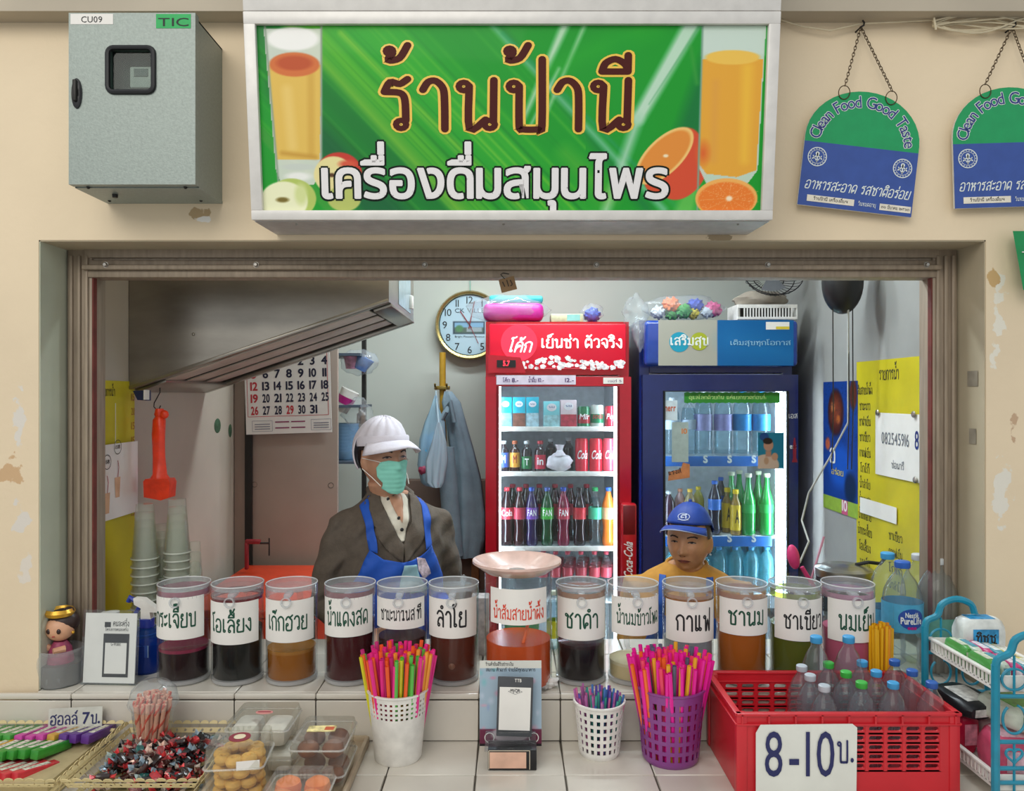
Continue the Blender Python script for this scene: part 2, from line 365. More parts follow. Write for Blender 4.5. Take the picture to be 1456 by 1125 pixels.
class Paint:
    """a picture evaluated on a grid of vertices; x right 0..w, y down 0..h in the picture's own units"""
    def __init__(s, w, h, nx, ny, bg):
        s.w, s.h, s.nx, s.ny = w, h, nx, ny
        s.X, s.Y = np.meshgrid(np.linspace(0, w, nx), np.linspace(0, h, ny)); s.C = np.ones((ny, nx, 3))*np.array(s.rgb(bg))
    def rgb(s, c): return tuple(int(c[i:i+2], 16)/255 for i in (0, 2, 4)) if isinstance(c, str) else c
    def mix(s, m, c):
        m = np.clip(m, 0, 1)[..., None]; s.C = s.C*(1-m)+np.array(s.rgb(c))*m; return s
    def ell(s, cx, cy, rx, ry, c, soft=.04, a=1.0, rot=0):
        dx, dy = s.X-cx, s.Y-cy; cr, sr = math.cos(rot), math.sin(rot); u = (dx*cr+dy*sr)/rx; v = (-dx*sr+dy*cr)/ry
        return s.mix((1-np.sqrt(u*u+v*v))/soft*a if soft < 1 else a*np.exp(-(u*u+v*v)), c)
    def band(s, x0, y0, x1, y1, w0, w1, c, soft=1.0, a=1.0):
        dx, dy = x1-x0, y1-y0; L2 = dx*dx+dy*dy; t = np.clip(((s.X-x0)*dx+(s.Y-y0)*dy)/L2, 0, 1)
        d = np.hypot(s.X-x0-t*dx, s.Y-y0-t*dy); w = w0+(w1-w0)*t
        return s.mix(np.clip((w-d)/(soft+1e-6), 0, 1)*a, c)
    def rect(s, x0, y0, x1, y1, c, soft=1.0, a=1.0):
        d = np.minimum(np.minimum(s.X-x0, x1-s.X), np.minimum(s.Y-y0, y1-s.Y)); return s.mix(np.clip(d/soft+.5, 0, 1)*a, c)
    def poly(s, pts, c, a=1.0):
        ins = np.zeros(s.X.shape, bool); n = len(pts)
        for i in range(n):
            x0, y0 = pts[i]; x1, y1 = pts[(i+1) % n]
            if y0 == y1: continue
            cond = ((y0 > s.Y) != (y1 > s.Y)) & (s.X < (x1-x0)*(s.Y-y0)/(y1-y0)+x0); ins ^= cond
        return s.mix(ins*a, c)
    def mesh(s, name, W_, H_, parent=None, m=None, fn=None, label=None, loc=None):
        gx, gz = (s.X/s.w-.5)*W_, (.5-s.Y/s.h)*H_
        v = np.stack([gx, gx*0, gz], -1).reshape(-1, 3)
        if fn: v = np.array([fn(*p) for p in v])
        nx, ny = s.nx, s.ny; i = (np.arange(ny-1)[:, None]*nx+np.arange(nx-1)[None]).reshape(-1)
        f = np.stack([i+nx, i+nx+1, i+1, i], -1)
        me = bpy.data.meshes.new(name); me.from_pydata(v.tolist(), [], f.tolist()); me.shade_smooth()
        a = me.color_attributes.new('Col', 'FLOAT_COLOR', 'POINT')
        C = np.clip(s.C, 0, 1).reshape(-1, 3); C = np.where(C <= .04045, C/12.92, ((C+.055)/1.055)**2.4)
        a.data.foreach_set('color', np.concatenate([C, np.ones((len(C), 1))], 1).astype('f').reshape(-1))
        me.materials.append(m or printmat()); o = bpy.data.objects.new(name, me); COL.objects.link(o)
        if parent: o.parent = parent
        if loc is not None: o.location = loc
        tag(o, label); return o

# ---------------- common materials ----------------
M_white = mat('white_plastic', 'e6e3dc', .45); M_black = mat('black_plastic', '17171a', .4); M_ink = mat('black_ink', '14161a', .6, noise=0)
M_green_ink = mat('dark_green_ink', '0b4a36', .6, noise=0); M_red_ink = mat('red_ink', 'd8452a', .6, noise=0)
M_paper = mat('white_paper', 'e9e6e0', .6, noise=.02, scale=12); M_steel = mat('brushed_steel', 'a8a49c', .28, .9, noise=.06, scale=18, aniso=(1, 1, 18))
M_clear = clear('clear_plastic', 'f6f9fa', .02, .03, .8); M_clear2 = clear('clear_soft_plastic', 'f4f8fa', .1, .12, .45)
M_glass = clear('door_glass', 'f2f8fa', .015, .02, .22)
def refr(name, col, ior=1.15, mixf=.4):
    if name in MATS: return MATS[name]
    m = bpy.data.materials.new(name); m.use_nodes = True; nt = m.node_tree; L = nt.links; nt.nodes.clear(); o = nt.nodes.new('ShaderNodeOutputMaterial')
    t = nt.nodes.new('ShaderNodeBsdfTransparent'); t.inputs[0].default_value = (*hx(col), 1); g = nt.nodes.new('ShaderNodeBsdfGlass'); g.inputs['Color'].default_value = (*hx(col), 1); g.inputs['IOR'].default_value = ior; g.inputs['Roughness'].default_value = .03
    x = nt.nodes.new('ShaderNodeMixShader'); x.inputs[0].default_value = mixf; L.new(t.outputs[0], x.inputs[1]); L.new(g.outputs[0], x.inputs[2]); L.new(x.outputs[0], o.inputs[0]); MATS[name] = m; return m
M_bag = clear('thin_plastic_bag', 'f6fafc', .12, .12, .35)
M_dark = mat('dark_metal', '2a2826', .5, .4)
# ================= SETTING =================
def wallmat():
    m = mat('cream_wall_paint', 'e6d3b4', .75, noise=.035, scale=2.2, bump=.25, bscale=55)
    nt = m.node_tree; L = nt.links; b = nt.nodes['Principled BSDF']; src = b.inputs['Base Color'].links[0].from_socket
    tc = nt.nodes.new('ShaderNodeTexCoord')
    def patch(cx, cz, rx, rz, col, thr, prev, sc=26):
        # a worn area: an ellipse on the wall broken up by noise
        mp = nt.nodes.new('ShaderNodeMapping'); mp.vector_type = 'POINT'
        mp.inputs['Location'].default_value = (-cx/rx, 0, -cz/rz); mp.inputs['Scale'].default_value = (1/rx, 0, 1/rz); L.new(tc.outputs['Object'], mp.inputs[0])
        ln = nt.nodes.new('ShaderNodeVectorMath'); ln.operation = 'LENGTH'; L.new(mp.outputs[0], ln.inputs[0])
        n = nt.nodes.new('ShaderNodeTexNoise'); n.inputs['Scale'].default_value = sc; n.inputs['Detail'].default_value = 5; L.new(tc.outputs['Object'], n.inputs['Vector'])
        a = nt.nodes.new('ShaderNodeMath'); a.operation = 'MULTIPLY_ADD'; a.inputs[1].default_value = 3.0; L.new(n.outputs['Fac'], a.inputs[0])
        s = nt.nodes.new('ShaderNodeMath'); s.operation = 'SUBTRACT'; L.new(a.outputs[0], s.inputs[0]); L.new(ln.outputs['Value'], s.inputs[1])
        a.inputs[2].default_value = -thr
        k = nt.nodes.new('ShaderNodeMath'); k.operation = 'MULTIPLY'; k.inputs[1].default_value = 9; k.use_clamp = True; L.new(s.outputs[0], k.inputs[0])
        mx = nt.nodes.new('ShaderNodeMix'); mx.data_type = 'RGBA'; L.new(k.outputs[0], mx.inputs[0]); L.new(prev, mx.inputs[6]); mx.inputs[7].default_value = (*hx(col), 1)
        return mx.outputs[2]
    def P(px, py): return ((px-728)*FR/F, ZC+(562-py)*FR/F)
    c = src
    for (px, py, rx, rz, col, thr) in ((28, 600, .022, .11, 'dbd5cb', .9), (30, 745, .035, .08, 'd9d2c8', .95), (36, 812, .03, .04, 'dcd3c6', 1.0),
                                       (14, 655, .1, .09, 'cba981', 1.25), (1425, 700, .05, .16, 'e2ddd0', 1.05), (1418, 450, .03, .2, 'e4dfd0', 1.1),
                                       (1412, 395, .016, .05, 'c9a774', .95), (1440, 610, .03, .06, 'c2a486', 1.15), (280, 300, .05, .03, 'b99f78', 1.1),
                                       (1030, 338, .05, .012, 'a99678', 1.05), (290, 312, .03, .012, 'eeeae2', 1.05)):
        x, z = P(px, py); c = patch(x, z, rx, rz, col, thr, c)
    L.new(c, b.inputs['Base Color']); return m
M_wall = wallmat()
M_reveal = mat('pale_green_reveal_paint', 'b9bda9', .7, noise=.06, scale=4, bump=.15)
XL, XR = W(55, 0, FR).x, W(1402, 0, FR).x; ZT = ZC+(562-341)*FR/F
BK = 2.075
m = MB()  # front wall with the serving hatch cut out of it
for (x0, x1, z0, z1) in ((-4, XL, 0, 3.1), (XR, 4, 0, 3.1), (XL, XR, ZT, 3.1)):
    m.box(((x0+x1)/2, (FR+BK)/2, (z0+z1)/2), (x1-x0, BK-FR, z1-z0))
struct('wall_front', m, M_wall, smooth=0)
m = MB(); t = .003   # green painted inner faces of the opening
m.box((XL+t/2, (FR+BK)/2, (LEDGE+ZT)/2), (t, BK-FR-.004, ZT-LEDGE)); struct('trim_1', m, M_reveal)
m = MB(); m.box((XR-t/2, (FR+BK)/2, (LEDGE+ZT)/2), (t, BK-FR-.004, ZT-LEDGE)); m.box(((XL+XR)/2, (FR+BK)/2, ZT-t/2), (XR-XL, BK-FR-.004, t)); struct('trim_2', m, mat('beige_reveal_paint', 'b3a78d', .7, noise=.06, scale=4))
m = MB(); zb = ZC+(562-18)*1.9/F; m.box((0, 1.93, zb+.12), (8, .08, .24)); struct('trim_3', m, mat('grey_beam_paint', 'b8ad9a', .7, noise=.05, scale=3, bump=.15))
# interior shell
M_int = mat('grey_white_interior_paint', 'b9bdb4', .7, noise=.02, scale=3, bump=.12)
M_intl = mat('stained_interior_paint', 'b5aa9b', .7, noise=.04, scale=3.5, bump=.2)
M_intr = mat('aged_right_wall_paint', '9c9c98', .75, noise=.05, scale=4, bump=.2)
m = MB(); m.box((.1, 4.24, 1.5), (3, .08, 3)); struct('wall_back', m, M_int)
XLW = -1.19; XRW = 1.40
m = MB(); m.box((XLW-.05, 3.17, 1.5), (.1, 2.2, 3)); struct('wall_left', m, M_intl)
m = MB(); m.box((XRW+.05, 3.17, 1.5), (.1, 2.2, 3)); struct('wall_right', m, M_intr)
m = MB(); m.box((.1, 3.17, 2.95), (3, 2.3, .1)); struct('ceiling', m, mat('white_ceiling_paint', 'c9cac4', .8, noise=.03))
m = MB(); m.box((.1, 1.0, -.05), (9, 6.6, .1)); struct('floor', m, mat('grey_concrete_floor', '8d8880', .8, noise=.08, scale=4, bump=.1))
# shutter frame: two side channels and a ribbed head rail
M_rail = mat('dull_painted_aluminium', '9c8d7b', .55, .25, noise=.08, scale=14, aniso=(6, 6, .6)); M_rust = mat('rusty_red_edge', '6e3028', .7, noise=.15, scale=20)
ZH = ZC+(562-352)*2.06/F
for s, n in ((-1, 'trim_4'), (1, 'trim_5')):
    x0 = XL+.006 if s < 0 else XR-.006; wd = .066
    m = MB(); cx = x0-s*wd/2
    m.box((cx, 2.10, (LEDGE+ZH)/2), (wd, .07, ZH-LEDGE), bevel=.003)
    for k in (-.021, 0, .02): m.box((cx+k, 2.063, (LEDGE+ZH)/2-.01), (.010, .012, ZH-LEDGE-.02), bevel=.003)
    struct(n, m, M_rail)
    m = MB(); m.box((cx-s*(wd/2+.0015), 2.075, (LEDGE+ZH)/2-.02), (.003, .018, ZH-LEDGE-.04)); struct('trim_%d' % (6 if s < 0 else 7), m, M_rust)
m = MB(); xa, xb = W(119, 0, 2.06).x, W(1336, 0, 2.06).x
for (y0, y1, d, b) in ((352, 366, .0, .003), (366, 369, .012, 0), (369, 377, .004, .003), (377, 384, -.014, .004), (384, 394, .0, .003)):
    za, zb_ = ZC+(562-y0)*2.06/F, ZC+(562-y1)*2.06/F
    m.box(((xa+xb)/2, 2.09+d, (za+zb_)/2), (xb-xa, .06, za-zb_), bevel=b)
hr = struct('trim_8', m, M_rail)
for k, px in enumerate((150, 364, 604, 848, 1092, 1318)):
    part('bolt', MB().lathe([(0, .006), (.004, .006), (.006, .003), (.006, 0), (.0075, 0), (.0075, -.003)], 12, M=Matrix.Translation(W(px, 376, 2.045)) @ Matrix.Rotation(PI/2, 4, 'X')), M_steel, hr)

# ---------------- tiled counter ----------------
M_tile = mat('cream_glazed_tile', 'd6d0c4', .22, noise=.035, scale=5, coat=.35); M_grout = mat('dark_grey_grout', '6a6358', .9, noise=.1)
ctr = thing('tiled_counter', 'long white tiled counter with raised ledge behind, carrying all the drinks and snacks', 'counter', (0, 1.7, 0))
def cpart(n, mb, mt, **k): return part(n, mb.map(lambda x, y, z: (x, y-1.7, z)), mt, ctr, **k)
YF = 1.14; YB = 2.36; YR = 1.93; T = .203; X0 = -.0825
cpart('counter_body', MB().box((0, (YF+YR)/2, (CNT-.006)/2), (3.6, YR-YF, CNT-.006)).box((.03, (YR+YB)/2+.003, (LEDGE-.006)/2), (2.36, YB-YR-.006, LEDGE-.006)), M_grout)
tiles = {}
def tile(kind, w, d, h, loc):
    k = (kind, round(w, 4), round(d, 4), round(h, 4))
    if k not in tiles:
        tiles[k] = part('tile', MB().box((0, 0, 0), (w-.003, d-(.003 if kind != 'v' else 0), h-(.003 if kind == 'v' else 0)), bevel=.0018, seg=1), M_tile, ctr); o = tiles[k]
    else: o = tiles[k].copy(); COL.objects.link(o)
    o.location = (loc[0], loc[1]-1.7, loc[2]+random.uniform(-.0003, .0003)); return o
kx = [X0+T*k for k in range(-8, 9)]
ys = [YR, 1.754, 1.55, 1.346, YF]
for a, b in zip(kx, kx[1:]):
    for y1, y0 in zip(ys, ys[1:]): tile('h', b-a, y1-y0, .006, ((a+b)/2, (y0+y1)/2, CNT-.003))
    if -1.25 < (a+b)/2 < 1.36: tile('v', b-a, .006, LEDGE-CNT-.016, ((a+b)/2, YR-.003, (CNT+LEDGE-.016)/2))
    a1, b1 = max(a, -1.19), min(b, 1.195)
    if b1-a1 > .02:
        for y0, y1 in ((YR+.006, 2.075), (2.075, 2.22), (2.22, YB)): tile('l', b1-a1, y1-y0, .006, ((a1+b1)/2, (y0+y1)/2, LEDGE-.003))
for a, b in zip(kx, kx[1:]):
    if -1.25 < (a+b)/2 < 1.36: cpart('edge_strip', MB().box(((a+b)/2, YR, LEDGE-.0075), (b-a-.001, .012, .015), bevel=.004), M_tile)

# ---------------- facade fittings ----------------
def meter_box():
    M_box = mat('grey_green_powder_coat', '8f9a94', .38, .15, noise=.05, scale=160, bump=.12, bscale=240)
    Y = 1.78; a = W(98, 262, Y); b = W(278, 18, Y); w, h = b.x-a.x, b.z-a.z
    t = thing('meter_box', 'grey green steel meter box with small window on the wall left of the shop sign', 'meter box', ((a.x+b.x)/2, FR-.001, a.z))
    dp = FR-Y
    hull = MB().box((-w/2+.004, -dp/2+.012, h/2-.004), (.004, dp-.024, h-.006)).box((w/2-.004, -dp/2+.012, h/2-.004), (.004, dp-.024, h-.006)).box((0, -dp/2+.012, .001), (w-.002, dp-.024, .006)).box((0, -dp/2+.012, h-.009), (w-.004, dp-.024, .004)).box((0, -.004, h/2-.004), (w-.006, .004, h-.008))
    part('body', hull, M_box, t)
    d = MB(); x0, x1, z0, z1 = -w/2, w/2, 0, h; wx0, wx1, wz0, wz1 = W(154, 0, Y).x-(a.x+b.x)/2, W(219, 0, Y).x-(a.x+b.x)/2, W(0, 131, Y).z-a.z, W(0, 68, Y).z-a.z
    yy = -dp+.01
    for (p, q, r, s) in ((x0, wx0, z0, z1), (wx1, x1, z0, z1), (wx0, wx1, z0, wz0), (wx0, wx1, wz1, z1)): d.box(((p+q)/2, yy, (r+s)/2), (q-p, .02, s-r))
    door = part('door', d, M_box, t)
    cx, cz, ww, wh = (wx0+wx1)/2, (wz0+wz1)/2, wx1-wx0, wz1-wz0
    pts = []
    for (sx, sz, a0) in ((1, 1, 0), (-1, 1, PI/2), (-1, -1, PI), (1, -1, 3*PI/2)):
        for k in range(5): an = a0+PI/2*k/4; pts.append((cx+sx*(ww/2-.014)+.014*math.cos(an), -dp-.002, cz+sz*(wh/2-.014)+.014*math.sin(an)))
    part('window_gasket', MB().tube(pts, .006, 8, closed=True), M_black, door)
    part('window_pane', MB().box((cx, -dp+.006, cz), (ww, .002, wh)), clear('meter_window', 'dfe6e4', .0, .02, .05), door)
    part('recess', MB().box((cx, -dp+.05, cz), (ww+.03, .004, wh+.03)), mat('meter_recess_grey', '5a6460', .6), t)
    me = part('meter', MB().box((cx+.012, -dp+.036, cz-.006), (.055, .024, .05), bevel=.004), mat('meter_housing', 'd8d8d0', .4), t)
    part('meter_display', MB().box((cx+.012, -dp+.0235, cz+.004), (.032, .003, .018)), mat('display_grey', '5d6764', .3), me)
    hx0 = W(110, 131, Y).x-(a.x+b.x)/2; hz = W(110, 133, Y).z-a.z
    hd = part('latch_plate', MB().lathe([(0, 0), (.012, 0), (.012, .003), (.009, .006), (0, .006)], 20, M=Matrix.Translation((hx0, -dp, hz)) @ Matrix.Diagonal((1, 1, 2.9, 1)) @ Matrix.Rotation(PI/2, 4, 'X')), M_black, door)
    part('latch_handle', MB().box((hx0, -dp-.009, hz+.004), (.009, .01, .05), bevel=.003), M_dark, hd)
    st = part('sticker', at(rect(.098*1, .024), W(131, 0, Y).x-(a.x+b.x)/2, -dp-.0006, W(0, 27, Y).z-a.z), M_paper, door, label='white sticker with black letters')
    part('lettering', at(text('CU09', .048, .011), W(131, 0, Y).x-(a.x+b.x)/2, -dp-.0012, W(0, 30, Y).z-a.z-.003), M_ink, st)
    st = part('sticker', at(rect(.08, .033), W(247, 0, Y).x-(a.x+b.x)/2, -dp-.0006, W(0, 30, Y).z-a.z), mat('green_tape', '00a651', .5), door, label='green sticker with black letters')
    part('lettering', at(text('TIC', .07, .015), W(247, 0, Y).x-(a.x+b.x)/2, -dp-.0012, W(0, 31, Y).z-a.z-.010), M_ink, st)
    for px, py, Yb in ((126, 268, 1.80), (264, 268, 1.80), (156, 286, 1.92), (286, 286, 1.92)):
        p = W(px, 0, Yb); part('rivet', MB().sphere((p.x-(a.x+b.x)/2, Yb-FR, -.001), .0045, 8, 6), M_dark, t)
    part('cable_gland', MB().lathe([(.0, -.01), (.006, -.01), (.007, 0), (.009, 0)], 12, c=(-.08, -.09, 0)), M_dark, t)
meter_box()

def shop_sign():
    t = thing('shop_sign', 'wide light box sign with green leaf and juice glass print above the hatch', 'sign', (W(728, 0, 1.79).x, FR, ZC+.405))
    M_fr = mat('white_painted_aluminium', 'dcd9d4', .35, .1, noise=.03, scale=30)
    tilt = -math.atan2(1.79-1.733, .452); wB = 1.198
    H = .66; W2 = wB/2; Yb = 1.79-FR
    # pivot about lower front edge
    M = Matrix.Translation((0, Yb, 0)) @ Matrix.Rotation(-tilt, 4, 'X')
    body = MB(); body.add([(-W2+.004, .02, .004), (W2-.004, .02, .004), (W2-.004, .02, H), (-W2+.004, .02, H)], [(0, 1, 2, 3)], M)
    bx = .033
    v = [(-W2, Yb+.012, 0), (W2, Yb+.012, 0), (W2, Yb+.012-.126*H, H), (-W2, Yb+.012-.126*H, H), (-W2+bx*.2, -.002, 0.0), (W2-bx*.2, -.002, 0.0), (W2-bx*.2, -.002, H), (-W2+bx*.2, -.002, H)]
    part('housing', fixn(MB().add(v, [(0, 1, 2, 3), (4, 7, 6, 5), (0, 4, 5, 1), (3, 2, 6, 7), (0, 3, 7, 4), (1, 5, 6, 2)])), mat('sign_housing_grey', 'b9b7b4', .4, .2), t, smooth=0)
    def F_(mb): return mb.xf(M)
    zt = .455
    part('frame_rail', F_(MB().box((0, -.002, .011), (wB, .022, .022), bevel=.002)), M_fr, t)
    part('frame_rail', F_(MB().box((0, -.002, zt-.013), (wB, .022, .027), bevel=.002)), M_fr, t)
    part('frame_stile', F_(MB().box((-W2+.013, -.002, zt/2-.002), (.026, .0215, zt-.047), bevel=.002)), M_fr, t)
    part('frame_stile', F_(MB().box((W2-.013, -.002, zt/2-.002), (.026, .0215, zt-.047), bevel=.002)), M_fr, t)
    part('top_panel', F_(MB().box((0, .0, (zt+H)/2+.001), (wB, .02, H-zt-.003), bevel=.001)), M_fr, t)
    for px in (419, 716, 1052): part('screw', MB().sphere((W(px, 0, 1.81).x, Yb+.035, -.001), .003, 8, 5), M_steel, t)
    # printed face, in photo pixels: x 367..1093, y 36..300
    P = Paint(726, 264, 620, 226, '149a2a'); X, Y = P.X, P.Y
    q = (Y+X*-.95)  # diagonals that fall to the right
    rs = np.random.RandomState(3)
    P.band(0, 0, 260, 264, 60, 70, '0b7a2c', 60); P.band(60, -20, 330, 280, 38, 30, '6fc32c', 45, .9); P.band(20, -30, 300, 280, 12, 16, 'a4d23a', 20, .7)
    P.band(150, -10, 460, 280, 55, 45, '35b02e', 40, .8); P.band(120, 10, 380, 264, 8, 9, 'b9da3c', 12, .7)
    for k in range(46):
        c0 = rs.uniform(-160, 330); P.mix(np.exp(-((X*.97-Y*.93-c0)/rs.uniform(1.2, 4))**2)*(X < 470)*rs.uniform(.15, .5)*np.clip(.3+Y/264, 0, 1), ['8fd13c', '07701f', '5fbf2e', '0a8428'][k % 4])
    P.poly([(0, 0), (150, 0), (0, -10)], '9fcf3a', .3)
    P.band(30, 90, 200, 300, 30, 50, '086035', 30, .9); P.band(0, 150, 130, 300, 9, 9, '3d9d36', 4, .8); P.band(30, 178, 75, 215, 4, 4, '7cc44a', 3, .8)
    P.band(330, -20, 560, 260, 8, 16, '0b7a3c', 18, .8); P.band(335, 0, 585, 262, 7, 9, '7ec8a0', 8, .75); P.band(350, 10, 610, 264, 5, 6, '1f9a5c', 6, .8)
    P.band(440, -5, 380, 130, 10, 6, 'cfe8cf', 8, .85); P.band(468, -5, 405, 140, 6, 5, 'b0dcb0', 6, .75); P.band(430, 60, 385, 150, 5, 4, 'e4f2e2', 6, .7)
    P.band(420, 60, 560, 0, 20, 30, '2bb02c', 40, .6); P.band(520, 30, 540, 160, 30, 40, '109a2e', 40, .7)
    P.band(620, -5, 545, 130, 16, 14, 'cfe6d6', 10, .9); P.band(545, 130, 500, 264, 13, 12, 'a9d8b8', 12, .85); P.band(630, 0, 560, 110, 3, 2, '5fae76', 3, .8)
    P.band(655, 20, 625, 150, 22, 34, '07703a', 20, .8); P.band(618, 30, 628, 80, 5, 6, '3f9f3c', 6, .7)
    P.band(440, 180, 500, 240, 22, 30, '7fc63a', 30, .5); P.band(570, 200, 640, 264, 25, 40, '2fae3a', 20, .8); P.band(640, 190, 615, 264, 8, 18, '7ccc5c', 10, .6)
    # left glass of apple juice
    P.poly([(10, 4), (92, 4), (86, 205), (74, 226), (28, 226), (20, 205)], 'd9dcd2', .93); P.ell(51, 18, 41, 18, 'f6f6f2', .2)
    P.poly([(13, 54), (90, 54), (84, 190), (22, 190)], 'e3bd5a'); P.band(75, 60, 72, 180, 8, 8, 'cfa243', 6, .6); P.band(40, 90, 45, 170, 12, 12, 'efd07c', 10, .6); P.band(30, 180, 78, 186, 6, 6, 'b9862c', 6, .6)
    P.ell(52, 54, 38, 18, 'd5733c', .1); P.ell(52, 52, 30, 12, 'c0542c', .3); P.ell(53, 200, 31, 6, 'c9d2c8', .4); P.ell(52, 214, 24, 8, 'eef0ea', .5)
    P.mix(np.exp(-((X-12-(Y-4)*.05)/1.6)**2)*(Y < 225), '8fa08c'); P.mix(np.exp(-((X-92+(Y-4)*.03)/1.6)**2)*(Y < 225), '8fa08c')
    # apples
    P.ell(112, 208, 34, 30, 'c73a2c', .06); P.ell(104, 212, 30, 28, 'e8dd9c', .06); P.ell(101, 212, 7, 4, '5a3a1c', .5); P.ell(125, 196, 18, 8, 'd8573c', .6)
    P.ell(118, 246, 26, 20, 'b9c46a', .1)
    P.ell(42, 246, 36, 30, 'b4c765', .05); P.ell(30, 250, 36, 30, 'eef0c8', .08); P.ell(28, 248, 12, 5, '7a6a2c', .5); P.ell(55, 240, 12, 20, 'd5df9a', .5)
    # oranges and right glass
    P.ell(596, 192, 56, 34, 'd8502c', .04, rot=-.95); P.ell(612, 200, 36, 52, 'd84f30', .05, rot=.45); P.ell(584, 184, 54, 26, 'f5c877', .04, rot=-.78); P.ell(584, 184, 50, 23, 'e5903a', .1, rot=-.78); P.ell(586, 184, 5, 3, 'f6e6c0', .5)
    P.poly([(634, 0), (724, 0), (720, 205), (700, 232), (650, 232), (634, 200)], 'c9dacb', .95); P.rect(634, 4, 723, 40, 'cfe0d6', 6, .8)
    P.poly([(634, 46), (722, 46), (718, 205), (690, 215), (645, 210), (634, 195)], 'e8a93a'); P.band(700, 60, 700, 190, 14, 12, 'f2c040', 12, .8); P.band(655, 80, 655, 190, 10, 10, 'e0a048', 12, .7); P.ell(678, 44, 42, 11, 'f0c456', .15); P.ell(640, 180, 14, 24, 'e06a2c', .9)
    P.mix(np.exp(-((X-634)/1.5)**2), '7fa48f')
    P.ell(676, 246, 46, 30, 'f5b35c', .03); P.ell(676, 248, 43, 27, 'ee7f2c', .08); 
    for k in range(11): a = k*PI/5.5+.2; P.band(680, 246, 680+44*math.cos(a), 246+28*math.sin(a), .6, .8, 'f7b46a', 1, .8)
    P.ell(680, 246, 6, 5, 'fbe8c8', .5)
    P.mix((np.random.RandomState(1).rand(*X.shape) > .93)*((X-676)**2/1800+(Y-248)**2/700 < 1)*.4, 'fbd29c')
    xw = W(1093, 0, 1.735).x-W(367, 0, 1.735).x
    hz = zt-.027-.022
    P.mesh('printed_face', wB-.052, hz, t, printmat('glossy_sign_print', .45, .08), fn=lambda x, y, z: M @ Vector((x, -.001, z+.022+hz/2)), label='green print of leaves, juice glasses, apples and oranges')
    sx = (wB-.052)/721; sz = hz/264
    def pos(px, py): return ((px-(367+1090)/2)*sx, (300-py)*sz+.022)
    M_br = mat('dark_brown_print', '4a120c', .6, noise=0, spec=.25); M_ye = mat('golden_yellow_print', 'f3c544', .35, noise=0, coat=.3); M_bk = mat('green_black_print', '081a10', .6, noise=0, spec=.2); M_wh = mat('white_print', 'e9e6e6', .35, noise=0, coat=.3)
    def word(s, x0, x1, yb, hpx, bold, mt, dy, nm, tg=0, hd=0):
        tx = text(s, (x1-x0)*sx, hpx*sz, bold, gap=.09 if hd else .05, tone_gap=tg, hand=hd); x, z = pos((x0+x1)/2, yb)
        part(nm, at(tx, x, dy, z).xf(M), mt, t)
    # tone marks of the top line stand well clear of the letters
    word('ร้านป้านี', 537, 904, 182, 70, 0, M_ye, -.0018, 'lettering_outline', .12, .215)
    word('ร้านป้านี', 541, 900, 182, 70, 0, M_br, -.0028, 'lettering', .12, .128)
    word('เครื่องดื่มสมุนไพร', 450, 958, 281, 42, .058, M_bk, -.0018, 'lettering_outline')
    word('เครื่องดื่มสมุนไพร', 453, 955, 281, 42, .022, M_wh, -.0028, 'lettering')
shop_sign()

